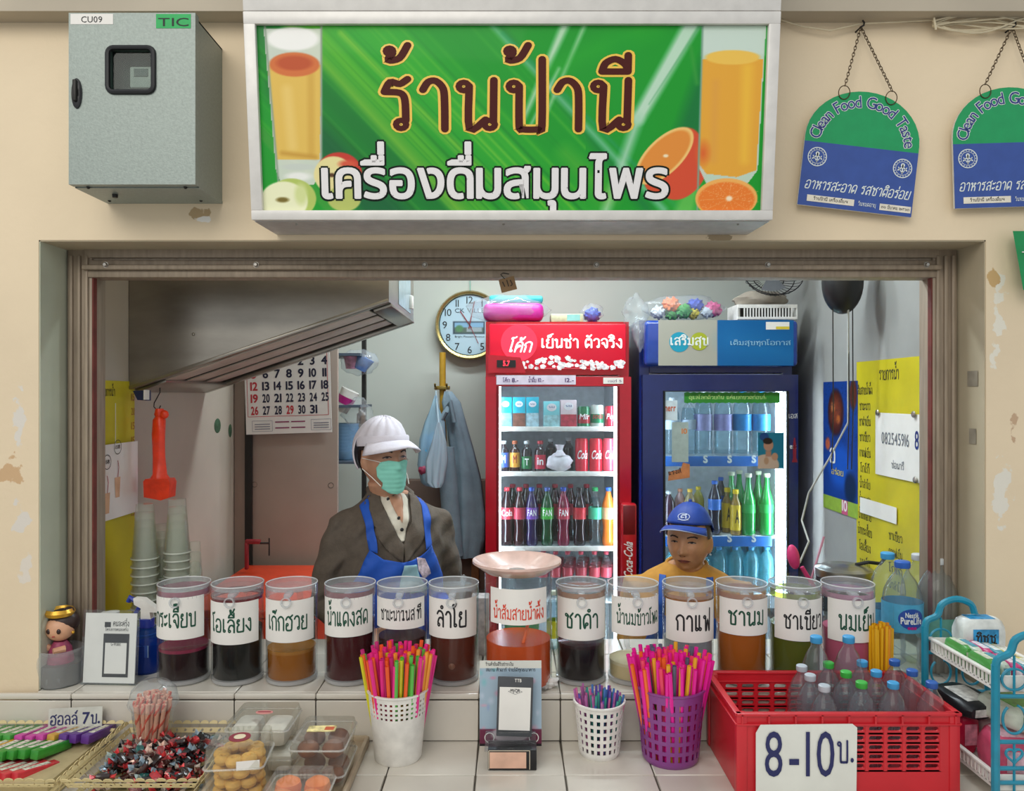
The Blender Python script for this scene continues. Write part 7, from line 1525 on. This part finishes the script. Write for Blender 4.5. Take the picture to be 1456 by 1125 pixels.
    pack('pad_pack', 'black and white soft pack in the lower part of the teal rack', -.03, 1.80, .135, .09, .12, .035, '1c1e22', 'd8d8d4', .2, .1)
    pack('pad_pack', 'crimson pack standing in the lower tray of the teal rack', -.038, 1.82, .037, .05, .1, .095, 'b0183c', 'd8889c', .1)
    pack('pad_pack', 'pink and red pack in front in the lower rack tray', .0, 1.69, .037, .09, .1, .09, 'd05070', 'e8b8c4', -.1)
    pack('pad_pack', 'bright green and white pack above the pink one in the lower rack tray', .03, 1.72, .135, .09, .13, .05, 'd0d8c8', '4f9c3c', .1)
    pack('pad_pack', 'white pack with red mark at the rear of the lower rack tray', .035, 1.82, .037, .06, .09, .085, 'd8d4d0', 'c03040', 0)
rack()
# ================= PEOPLE =================
def evalmesh(mb, mods):
    me = bpy.data.meshes.new('t'); me.from_pydata(mb.v, [], mb.f); o = bpy.data.objects.new('t', me); COL.objects.link(o)
    mods(o); bpy.context.view_layer.update(); ev = o.evaluated_get(bpy.context.evaluated_depsgraph_get()); m = ev.to_mesh()
    r = MB(); r.v = [v.co[:] for v in m.vertices]; r.f = [tuple(p.vertices) for p in m.polygons]; bpy.data.objects.remove(o); return r
def fuse(mb, vox, it=4, fac=.5):
    def md(o):
        a = o.modifiers.new('r', 'REMESH'); a.mode = 'VOXEL'; a.voxel_size = vox; b = o.modifiers.new('s', 'SMOOTH'); b.iterations = it; b.factor = fac
    return evalmesh(mb, md)
def G_(x, s): return math.exp(-(x/s)**2)
def head_mb(nose=1.0, cheek=1.0, old=.5, n=(72, 56), wide=1.0, jaw=.36):
    """skull centred between the eyes, facing -Y; chin at z=-.115, crown at z=+.115"""
    m = MB().sphere((0, 0, 0), 1, n[0], n[1])
    def f(x, y, z):
        X, Y, Z = x*.074*wide, y*.092+.012, z*.117
        t = max(0, (-Z-.015)/.1); 
        X *= 1-jaw*t**1.6; 
        if Y > 0: Y *= 1-.35*t
        else: Y *= 1-.05*t
        if Y < 0: Y = Y*.93                         # flatter face
        fr = max(0, -y)                              # how much this point faces forward
        d = 0
        d += .021*nose*G_(X, .0115)*G_(Z+.034, .013)*fr + .011*nose*G_(X, .009)*G_(Z+.014, .02)*fr      # nose tip and bridge
        d += .007*nose*(G_(X-.011, .007)+G_(X+.011, .007))*G_(Z+.036, .008)*fr                           # nostrils
        d += .005*G_(abs(X)-.03, .02)*G_(Z-.022, .011)*fr                                                # brow
        d -= .009*G_(abs(X)-.031, .014)*G_(Z-.004, .010)*fr                                              # sockets
        d += .004*G_(abs(X)-.031, .011)*G_(Z-.003, .006)*fr                                              # lids
        d += .007*cheek*G_(abs(X)-.04, .018)*G_(Z+.028, .02)*fr                                          # cheekbones
        d += .009*G_(X, .024)*G_(Z+.066, .016)*fr                                                        # mouth mound
        d += .003*G_(X, .019)*G_(Z+.060, .004)*fr + .0035*G_(X, .017)*G_(Z+.072, .005)*fr                # lips
        d -= .003*G_(X, .024)*G_(Z+.066, .0022)*fr
        d -= .003*old*G_(abs(X)-.026-.25*(-.04-Z), .004)*G_(Z+.052, .014)*fr                             # folds beside the mouth
        d += .010*G_(X, .018)*G_(Z+.103, .014)*fr                                                        # chin
        d -= .003*G_(X, .02)*G_(Z+.085, .006)*fr
        return (X, Y-d, Z)
    return m.map(f)
def ear(s):
    m = MB().sphere((0, 0, 0), 1, 16, 12).map(lambda x, y, z: (x*.008+(.004*(y*y+z*z)), y*.018, z*.031*(1-.15*y)))
    return m.xf(Matrix.Translation((s*.074, .012, -.016)) @ Matrix.Rotation(-s*.35, 4, 'Z') @ Matrix.Rotation(-.12, 4, 'X'))
def loft(rings, u=32):
    """rings of (cx, cy, z, rx, ry) closed at both ends"""
    m = MB()
    for (cx, cy, z, rx, ry) in rings:
        for i in range(u): a = 2*PI*i/u; m.v.append((cx+rx*math.sin(a), cy-ry*math.cos(a)*(1 if math.cos(a) > 0 else .9), z))
    for j in range(len(rings)-1):
        for i in range(u): k = (i+1) % u; m.f.append((j*u+i, j*u+k, (j+1)*u+k, (j+1)*u+i))
    m.f.append(tuple(range(u))); m.f.append(tuple((len(rings)-1)*u+i for i in range(u-1, -1, -1))); return m
def hand(side, wrist, rot):
    """palm, four bent fingers of different lengths and a thumb from the side of the palm; pointing to -Z at rest"""
    m = MB(); m.sphere((0, 0, -.042), (.036, .015, .046), 16, 12); m.tube([(0, 0, .02), (0, 0, -.02)], [.024, .026], 10)
    for k, (x, L) in enumerate(((-.026, .062), (-.009, .072), (.009, .068), (.025, .052))):
        z0 = -.078+.004*abs(k-1.5); m.tube([(x*.8, 0, -.05), (x, 0, z0), (x*1.08, -.008, z0-L*.42), (x*1.1, -.026, z0-L*.72), (x*1.08, -.042, z0-L*.85)], [.0095, .0088, .008, .0074, .006], 8)
    m.tube([(-side*.02, 0, -.02), (-side*.042, -.01, -.045), (-side*.05, -.022, -.07), (-side*.046, -.034, -.088)], [.013, .0115, .0095, .0075], 8)
    return m.xf(Matrix.Translation(wrist) @ rot)
def bodymesh(H, head_M, pose, neck):
    """one continuous figure; pose = dict of joints in the person's own frame"""
    J = pose; m = MB(); m.join(head_mb(**pose.get('head', {})), head_M)
    for s in (-1, 1): m.join(ear(s), head_M)
    hc = head_M @ Vector((0, .018, -.075)); m.tube([neck, (Vector(neck)+hc)/2, hc], [.058, .05, .052], 16)
    m.join(loft(J['torso']))
    for s in (0, 1):
        sh, el, wr = J['arms'][s]; m.tube([sh, sh.lerp(el, .5), el, el.lerp(wr, .4), wr], [.048, .043, .036, .034, .025], 12)
        side = -1 if s == 0 else 1; d = (wr-el).normalized(); q = Vector((0, 0, -1)).rotation_difference(d).to_matrix().to_4x4(); m.join(hand(side, wr+d*.01, q))
        hp, kn, an = J['legs'][s]; m.tube([hp, hp.lerp(kn, .5), kn, kn.lerp(an, .35), an], [.085, .075, .055, .054, .036], 14)
        fd = J.get('foot', Vector((0, -1, 0))); m.tube([an+Vector((0, .03, -.03)), an+Vector((0, -.03, -.045)), an+Vector((0, -.13, -.06))], [.036, .038, .025], 12, flat=.8)
    return fuse(m, .0042, 3)
def bvh(mb): return BVHTree.FromPolygons([Vector(p) for p in mb.v], mb.f)
def drape(flat, tree, M, off=.002, far=.6, thick=0):
    """press a flat XZ shape (in the frame M, travelling along its +Y) onto a surface"""
    iv = M.inverted(); R = M.to_3x3(); r = MB(); r.f = list(flat.f); last = None
    d = (R @ Vector((0, 1, 0))).normalized()
    for p in flat.v:
        o = M @ Vector((p[0], -far, p[2])); h = tree.ray_cast(o, d, far*2.5)
        if h[0] is None:
            n = tree.find_nearest(M @ Vector((p[0], 0, p[2]))); q = n[0]-d*off if n[0] is not None else M @ Vector(p)
        else: q = h[0]-d*off
        r.v.append(tuple(q))
    return r
def dpart(name, mb, m, parent, th=.0015, label=None):
    o = part(name, mb, m, parent, label=label, smooth=60); s = o.modifiers.new('thickness', 'SOLIDIFY'); s.thickness = th; s.offset = 0; return o
def ellp(cx, cz, a, b, n=20, rot=0, top=1, bot=1): 
    c, s = math.cos(rot), math.sin(rot); P = []
    for i in range(n):
        q = 2*PI*i/n; x = a*math.cos(q); z = b*math.sin(q)*(top if math.sin(q) > 0 else bot); P.append((cx+x*c-z*s, cz+x*s+z*c))
    return blob(P)
def face_parts(par, tree, HM, brow=(.0, .0), mouth=True, iris='22140f', lipc='8c4a40'):
    M_scl = mat('eye_white', '9c8c80', .3, noise=0); M_ir = mat('iris_'+iris, iris, .15, noise=0); M_lash = mat('lash_line', '2a1814', .5, noise=0); M_brow = mat('eyebrow_hair', '3a2a24', .8, noise=.1)
    for s in (-1, 1):
        e = dpart('eye', drape(dice(ellp(s*.031, .0025, .0132, .0032, 20, rot=-s*.10), .003, 'xz'), tree, HM, .0012), M_scl, par, .0006)
        dpart('iris', drape(dice(ellp(s*.031, .0025, .0045, .0029, 14), .003, 'xz'), tree, HM, .0020), M_ir, e, .0005)
        dpart('lash_line', drape(dice(line2([(s*.018, .002), (s*.024, .0052), (s*.033, .0058), (s*.045, .001)], .0026), .003, 'xz'), tree, HM, .0024), M_lash, e, .0006)
        dpart('eyebrow', drape(dice(line2([(s*.016, .019), (s*.028, .0235), (s*.040, .0235), (s*.049, .018)], .0050), .003, 'xz'), tree, HM, .0012), M_brow, par, .001)
    if mouth:
        ML = mat('lips_'+lipc, lipc, .45, noise=.05, scale=60); dpart('upper_lip', drape(dice(blob([(-.023, -.0655), (-.012, -.061), (-.004, -.0592), (0, -.0602), (.004, -.0592), (.012, -.061), (.023, -.0655), (0, -.0665)]), .003, 'xz'), tree, HM, .0008), ML, par, .0006)
        dpart('lower_lip', drape(dice(ellp(0, -.0675, .02, .0062, 20, top=.12), .003, 'xz'), tree, HM, .0008), ML, par, .0006)
        dpart('mouth_line', drape(dice(line2([(-.024, -.067), (-.01, -.0658), (.01, -.0658), (.024, -.067)], .0014), .003, 'xz'), tree, HM, .0018), mat('mouth_shadow', '4a2420', .6, noise=0), par, .0004)
        for s in (-1, 1): dpart('nostril', drape(ellp(s*.0075, -.045, .0032, .0016, 10), tree, HM, .001), mat('mouth_shadow', '4a2420', .6, noise=0), par, .0004)
def shell(mbh, keep, off, HM):
    """part of the head surface pushed outwards by off: hair and caps. keep(x,y,z)->bool, off(x,y,z)->metres"""
    r = MB(); ok = [keep(*p) for p in mbh.v]; cen = Vector((0, .01, 0))
    for p in mbh.v: v = Vector(p); n = (v-cen).normalized(); r.v.append(tuple(v+n*off(*p)))
    r.f = [q for q in mbh.f if all(ok[i] for i in q)]; used = sorted({i for q in r.f for i in q}); mp = {i: k for k, i in enumerate(used)}
    o = MB(); o.v = [r.v[i] for i in used]; o.f = [tuple(mp[i] for i in q) for q in r.f]; return o.xf(HM)

def woman_one():
    Y = 2.56; base = W(556, 0, Y); yaw = math.radians(24); t = thing('person', 'person in grey brown jacket, blue apron, white cap and green face mask', 'person', (base.x, Y, 0), yaw)
    E = W(553, 651, Y-.06); hyaw = math.radians(16)
    # head centre in the person's own frame
    inv = (Matrix.Translation(t.location) @ Matrix.Rotation(yaw, 4, 'Z')).inverted(); hc = inv @ Vector((W(549, 0, Y).x, Y-.02, E.z))
    HM = Matrix.Translation(hc) @ Matrix.Rotation(hyaw, 4, 'Z') @ Matrix.Rotation(-.02, 4, 'X') @ Matrix.Scale(.97, 4)
    zs_ = 1.288; V = Vector
    torso = [(0, .02, .82, .15, .10), (0, .01, .9, .155, .105), (0, .0, 1.0, .145, .10), (0, -.005, 1.1, .155, .11), (0, 0, 1.17, .158, .106), (0, .01, zs_-.04, .15, .088), (0, .015, zs_+.0, .10, .065), (0, .018, zs_+.045, .06, .055)]
    pose = dict(torso=torso, arms=[(V((-.148, .01, zs_-.062)), V((-.205, .02, .97)), V((-.14, -.17, .93))), (V((.148, .01, zs_-.062)), V((.205, .03, .97)), V((.15, -.17, .93)))],
                legs=[(V((-.085, .02, .84)), V((-.09, .0, .46)), V((-.09, .03, .09))), (V((.085, .02, .84)), V((.09, 0, .46)), V((.09, .03, .09)))], head=dict(nose=.9, old=.6))
    bm = bodymesh(1.5, HM, pose, (0, .018, zs_+.0)); skin = mat('tan_skin_one', 'b5866a', .5, noise=.05, scale=25, sss=.08, bump=.1, bscale=120)
    part('body', bm, skin, t, smooth=80); T = bvh(bm)
    hb = part('head_features', MB().sphere(tuple(HM @ Vector((0, .02, .02))), .02, 8, 6), skin, t)  # inside the skull, carries the face pieces
    face_parts(hb, T, HM, mouth=False)
    # hair: short, dark, around the ears and nape
    hm = head_mb(n=(56, 44)); Mh = mat('dark_hair', '2a1e1c', .5, noise=.15, scale=80, aniso=(1, 1, .2), bump=.5, bscale=120)
    part('hair', shell(hm, lambda x, y, z: (y > .028 and z > -.055) or (z > .02 and y > -.05) or z > .045, lambda x, y, z: .006+.0015*math.sin(x*300+z*90), HM), Mh, t, smooth=80)
    # puffy cap and visor
    Mc = mat('white_cotton', 'd6d2dc', .8, noise=.03, scale=20, bump=.4, bscale=50)
    def capoff(x, y, z): a = math.atan2(x, y); return .010+.012*max(0, min(1, (z-.03)/.06))*(1 if y > -.03 else .7)+.003*math.sin(a*11+z*20)+.02*max(0, min(1, (y-.02)/.04))*G_(z-.03, .05)
    dpart('cap_crown', shell(hm, lambda x, y, z: z > .045 or (y > .035 and z > -.035), capoff, HM), Mc, t, .002)
    band = MB().lathe([(1.0, -.012), (1.03, -.004), (1.03, .014), (1.0, .02)], 40, sx=.082, sy=.102, c=(0, .014, .052)); part('cap_band', band.xf(HM @ Matrix.Rotation(-.05, 4, 'X')), Mc, t)
    vis = MB(); N = 24
    for j in range(6):
        for i in range(N+1): a = -1.25+2.5*i/N; k = j/5; L = .062*k*math.cos(a*.62)**.7; vis.v.append(((.080+L*.6)*math.sin(a), .014-(.1+L)*math.cos(a), .050-.016*k*k-.016*abs(math.sin(a))*k-.012*k))
    for j in range(5):
        for i in range(N): q = j*(N+1)+i; vis.f.append((q, q+1, q+N+2, q+N+1))
    dpart('cap_visor', vis.xf(HM @ Matrix.Rotation(-.1, 4, 'X')), Mc, t, .004)
    # face mask
    mk = blob([(-.052, -.012), (-.03, -.007), (0, -.012), (.03, -.007), (.052, -.012), (.058, -.03), (.055, -.075), (.044, -.1), (.024, -.116), (0, -.12), (-.024, -.116), (-.044, -.1), (-.055, -.075), (-.058, -.03)])
    dm = drape(dice(mk, .004, 'xz'), T, HM, .005, far=.3)
    hi = HM.inverted()
    def puff(x, y, z):
        p = hi @ Vector((x, y, z)); b = .011*max(0, 1-(p.x/.055)**2)*max(0, 1-((p.z+.062)/.056)**2); pl = .0012*math.sin(p.z*420)*(abs(p.x) < .05)
        # the sheet bridges nose and chin instead of following every hollow
        lim = -.078-.012*max(0, 1-(p.z+.04)**2/.006)+.75*p.x*p.x/.055
        p.y = min(p.y-b*.4+pl, lim+pl+.004); return tuple(HM @ p)
    dpart('face_mask', dm.map(puff), mat('green_mask_fabric', '84cfbc', .7, noise=.03, scale=30), t, .0015)
    for s in (-1, 1):
        for z0, z1 in ((-.012, .0), (-.09, -.035)): part('ear_loop', MB().tube([tuple(HM @ Vector(p)) for p in [(s*.054, -.062, z0), (s*.068, -.03, (z0+z1)/2), (s*.081, .012, z1)]], .0013, 5), M_paper, t)
    # jacket: own continuous shell with open neck
    j = MB(); tr = [(cx, cy, z, rx+.020, ry+.022) for cx, cy, z, rx, ry in torso[1:6]]; tr = [(0, .02, .84, .19, .14)]+tr+[(0, .018, zs_+.0, .122, .082), (0, .025, zs_+.04, .072, .068)]
    j.join(loft(tr))
    for s in (0, 1):
        sh, el, wr = pose['arms'][s]; sd = (-1, 1)[s]; j.tube([sh+V((-sd*.06, .0, .028)), sh+V((sd*.006, 0, .0)), sh.lerp(el, .5)+V((sd*.01, 0, 0)), el+V((sd*.008, 0, 0)), el.lerp(wr, .5), wr], [.045, .058, .060, .056, .052, .045], 16)
    jm = fuse(j, .007, 6)
    rn = random.Random(5)
    jm = jm.map(lambda x, y, z: (x+.0035*math.sin(z*55+y*30+x*20), y+.006*math.sin(z*42+abs(x)*75)+.003*math.sin(z*95-x*60), z+.002*math.sin(x*70)))
    Mj = mat('grey_brown_jacket', '5a5046', .85, noise=.06, scale=60, bump=.35, bscale=200)
    part('jacket', jm, Mj, t, smooth=80); TJ = bvh(jm); I = Matrix.Identity(4)
    # shirt in the neck opening, lapels, apron; shapes are drawn in the person's own front view
    dpart('shirt', drape(dice(blob([(-.035, zs_+.052), (.03, zs_+.05), (.045, zs_+.02), (.012, zs_-.10), (-.004, zs_-.10), (-.052, zs_+.02)]), .008, 'xz'), TJ, I, .003), mat('cream_shirt', 'cfc8b8', .8), t, .003)
    dpart('throat', drape(dice(blob([(-.022, zs_+.056), (.022, zs_+.056), (.022, zs_+.01), (.008, zs_-.045), (-.016, zs_+.01)]), .008, 'xz'), TJ, I, .006), skin, t, .002)
    for k, (x, z) in enumerate(((-.022, zs_+.026), (.0, zs_-.03), (.006, zs_-.065))):
        h = TJ.ray_cast(V((x, -.6, z)), V((0, 1, 0)), 2); part('button', MB().sphere((x, h[0].y-.007, z), (.006, .003, .006), 10, 6), M_black, t)
    lap = [(-.062, zs_+.066), (-.085, zs_+.03), (-.11, zs_-.02), (-.075, zs_-.055), (-.08, zs_-.075), (-.05, zs_-.12), (.0, zs_-.165), (.004, zs_-.11), (-.03, zs_-.04), (-.045, zs_+.02), (-.045, zs_+.062)]
    dpart('lapel', drape(dice(blob(lap), .01, 'xz'), TJ, I, .007), Mj, t, .005); dpart('lapel', drape(dice(blob([(-x+.008, z) for x, z in lap][::-1]), .01, 'xz'), TJ, I, .008), Mj, t, .005)
    part('collar', MB().tube([(x, y, z) for x, y, z in [(-.060, -.045, zs_+.012), (-.068, .0, zs_+.034), (-.056, .055, zs_+.046), (0, .078, zs_+.05), (.056, .055, zs_+.046), (.068, .0, zs_+.034), (.060, -.045, zs_+.012)]], [.004, .012, .016, .017, .016, .012, .004], 10), Mj, t)
    Ma = mat('cobalt_apron', '1450b4', .7, noise=.05, scale=12, bump=.35, bscale=30)
    zb = zs_-.15
    dpart('apron', drape(dice(blob([(-.10, zb+.03), (-.06, zb+.0), (0, zb-.012), (.06, zb), (.10, zb+.03), (.15, zb-.08), (.175, zb-.2), (.18, zb-.4), (-.18, zb-.4), (-.175, zb-.2), (-.15, zb-.08)]), .012, 'xz'), TJ, I, .014), Ma, t, .003)
    for s in (-1, 1): dpart('apron_strap', drape(dice(blob([(s*.078, zs_+.04), (s*.087, zs_), (s*.082, zs_-.05), (s*.078, zb+.02), (s*.102, zb+.03), (s*.107, zs_-.05), (s*.111, zs_), (s*.102, zs_+.045)]), .008, 'xz'), TJ, I, .013), Ma, t, .002)
    # badge and spare mask tucked in the apron bib
    dpart('apron_badge', drape(dice(blob([(.045, zb-.0), (.075, zb-.008), (.098, zb-.06), (.07, zb-.075), (.048, zb-.04)]), .01, 'xz'), TJ, I, .018), mat('white_red_badge', 'c9b8c4', .5, noise=.25, scale=90), t, .001)
    dpart('folded_mask', drape(dice(blob([(.0, zb-.02), (.04, zb-.02), (.05, zb-.06), (.085, zb-.105), (.03, zb-.115), (-.012, zb-.09)]), .01, 'xz'), TJ, I, .021), mat('pale_aqua_mask', '8fb8c4', .6, noise=.08, scale=30), t, .004)
    part('trousers', fuse(MB().join(loft([(0, .02, .6, .12, .1), (0, .02, .8, .17, .125), (0, .02, .88, .165, .12)])).tube([(-.09, .02, .8), (-.09, 0, .46), (-.09, .03, .1)], [.095, .07, .06], 12).tube([(.09, .02, .8), (.09, 0, .46), (.09, .03, .1)], [.095, .07, .06], 12), .012, 3), mat('dark_trousers', '23242a', .8), t, smooth=80)
    for s in (-1, 1): part('shoe', MB().sphere((s*.09, -.04, .04), (.05, .13, .04), 16, 10), M_black, t)
woman_one()

def woman_two():
    Y = 2.82; base = W(976, 0, Y); yaw = math.radians(-14); t = thing('person', 'seated person with blue cap and mustard shirt before the blue refrigerator', 'person', (base.x, Y, 0), yaw)
    inv = (Matrix.Translation(t.location) @ Matrix.Rotation(yaw, 4, 'Z')).inverted(); hc = inv @ Vector((W(974, 0, Y).x, Y-.05, W(0, 769, Y-.08).z))
    hyaw = math.radians(-14); HM = Matrix.Translation(hc) @ Matrix.Rotation(hyaw, 4, 'Z') @ Matrix.Rotation(.02, 4, 'X') @ Matrix.Scale(.99, 4)
    V = Vector; zs_ = hc.z-.138
    torso = [(0, .06, .40, .16, .13), (0, .05, .5, .165, .13), (0, .03, .62, .15, .11), (0, .01, .74, .16, .112), (0, .0, zs_-.08, .175, .108), (0, .005, zs_-.03, .17, .09), (0, .012, zs_+.01, .11, .065), (0, .018, zs_+.045, .058, .054)]
    pose = dict(torso=torso, arms=[(V((-.17, .01, zs_-.05)), V((-.215, -.02, zs_-.3)), V((-.1, -.2, zs_-.33))), (V((.17, .01, zs_-.05)), V((.215, -.02, zs_-.3)), V((.1, -.2, zs_-.33)))],
                legs=[(V((-.09, .04, .5)), V((-.12, -.27, .5)), V((-.12, -.27, .09))), (V((.09, .04, .5)), V((.12, -.27, .5)), V((.12, -.27, .09)))], head=dict(nose=1.15, old=1.6, cheek=1.3, wide=1.04, jaw=.22))
    bm = bodymesh(1.5, HM, pose, (0, .018, zs_)); skin = mat('tan_skin_two', 'c28c66', .5, noise=.06, scale=25, sss=.08, bump=.12, bscale=120)
    part('body', bm, skin, t, smooth=80); T = bvh(bm)
    hb = part('head_features', MB().sphere(tuple(HM @ Vector((0, .02, .02))), .02, 8, 6), skin, t); face_parts(hb, T, HM, mouth=True)
    hm = head_mb(n=(56, 44), wide=1.02); Mh = mat('greying_hair', '3a302c', .6, noise=.2, scale=120, bump=.5, bscale=150)
    part('hair', shell(hm, lambda x, y, z: (y > .018 and z > -.07) or (z > .0 and y > -.02 and abs(x) > .05) or z > .05, lambda x, y, z: .006+.002*math.sin(x*300+z*90), HM), Mh, t, smooth=80)
    Mc = mat('royal_blue_cap', '10388c', .6, noise=.05, scale=20, bump=.2)
    def co(x, y, z): return .014+.004*G_(z-.1, .04)+(.0015 if abs(math.sin(3*math.atan2(x, y))) < .06 else 0)
    CM = HM @ Matrix.Rotation(-.14, 4, 'X')
    dpart('cap_crown', shell(hm, lambda x, y, z: z > .045-.35*max(0, y), co, CM), Mc, t, .003)
    vis = MB(); N = 24
    for j in range(7):
        for i in range(N+1): a = -1.1+2.2*i/N; k = j/6; L = .098*k*math.cos(a*.8)**.8; vis.v.append(((.080+L*.2)*math.sin(a), .012-(.096+L)*math.cos(a*.98), .050+.010*k-.02*k*k-.03*(math.sin(a)**2)*(.2+k*.6)))
    for j in range(6):
        for i in range(N): q = j*(N+1)+i; vis.f.append((q, q+1, q+N+2, q+N+1))
    v_ = dpart('cap_visor', vis.xf(CM), Mc, t, .004); part('visor_piping', MB().tube([vis.v[6*(N+1)+i] for i in range(N+1)], .0016, 6), mat('pale_piping', 'a9b4d0', .5), v_)
    part('cap_button', MB().sphere(tuple(CM @ V((0, .012, .14))), .006, 8, 6), Mc, t)
    TC = bvh(shell(hm, lambda x, y, z: z > .0, co, CM)); lg = MB().join(ring2(0, .083, .022, .0195, 24, k=.55)).join(at(text('ดี', .022, .01, .03), 0, 0, .077)).join(line2([(-.02, .073), (0, .070), (.02, .073)], .002))
    dpart('cap_emblem', drape(dice(lg, .005, 'xz'), TC, CM, .003, far=.3), mat('pale_thread', 'b4bcd4', .6), t, .001)
    part('earring', MB().sphere(tuple(HM @ V((.079, .004, -.048))), .0035, 8, 6), M_steel, t)
    # mustard shirt and apron straps
    s_ = MB(); s_.join(loft([(0, .05, .45, .18, .15)]+[(cx, cy, z, rx+.018, ry+.018) for cx, cy, z, rx, ry in torso[2:6]]+[(0, .012, zs_+.006, .142, .092), (0, .018, zs_+.028, .095, .082), (0, .018, zs_+.04, .074, .07)]))
    for s in (0, 1):
        sh, el, wr = pose['arms'][s]; sd = (-1, 1)[s]; s_.tube([sh+V((-sd*.06, 0, .0)), sh+V((sd*.008, 0, 0)), sh.lerp(el, .5), el.lerp(wr, .1)], [.045, .062, .06, .052], 14)
    sm = fuse(s_, .007, 5).map(lambda x, y, z: (x+.002*math.sin(z*60), y+.0025*math.sin(z*50+x*60), z)); Ms_ = mat('mustard_shirt', 'b5802a', .8, noise=.05, scale=40, bump=.2)
    part('shirt', sm, Ms_, t, smooth=80); TS = bvh(sm); I = Matrix.Identity(4); Ma = mat('blue_apron', '1c50a4', .7, noise=.05, bump=.2)
    part('neckline', MB().tube([(.073*math.sin(a), .018-.068*math.cos(a), zs_+.038-.012*math.cos(a)) for a in [2*PI*i/32 for i in range(32)]], .006, 8, closed=True), Ms_, t)
    for s in (-1, 1): dpart('apron_strap', drape(dice(blob([(s*.070, zs_+.01), (s*.070, zs_-.05), (s*.073, zs_-.14), (s*.097, zs_-.14), (s*.095, zs_-.05), (s*.094, zs_+.01)]), .008, 'xz'), TS, I, .006), Ma, t, .002)
    dpart('apron', drape(dice(blob([(-.1, zs_-.12), (.1, zs_-.12), (.15, zs_-.24), (.16, .5), (-.16, .5), (-.15, zs_-.24)]), .012, 'xz'), TS, I, .009), Ma, t, .003)
    part('trousers', fuse(MB().join(loft([(0, .05, .42, .17, .14), (0, .05, .52, .175, .14)])).tube([(-.09, .04, .49), (-.12, -.27, .5), (-.12, -.27, .12)], [.095, .072, .06], 12).tube([(.09, .04, .49), (.12, -.27, .5), (.12, -.27, .12)], [.095, .072, .06], 12), .012, 3), mat('dark_trousers', '23242a', .8), t, smooth=80)
    for s in (-1, 1): part('shoe', MB().sphere((s*.12, -.31, .04), (.05, .12, .04), 16, 10), M_black, t)
    st = thing('stool', 'plain plastic stool under the seated person with the blue cap', 'stool', (base.x, Y+.05, 0)); part('seat', MB().box((0, 0, .375), (.3, .3, .03), bevel=.01), MATS['cobalt_plastic'], st)
    for sx in (-1, 1):
        for sy in (-1, 1): part('leg', MB().tube([(sx*.12, sy*.12, .36), (sx*.14, sy*.14, 0)], [.016, .013], 8), MATS['cobalt_plastic'], st)
woman_two()
for _n in ('sweets_stick',): pass
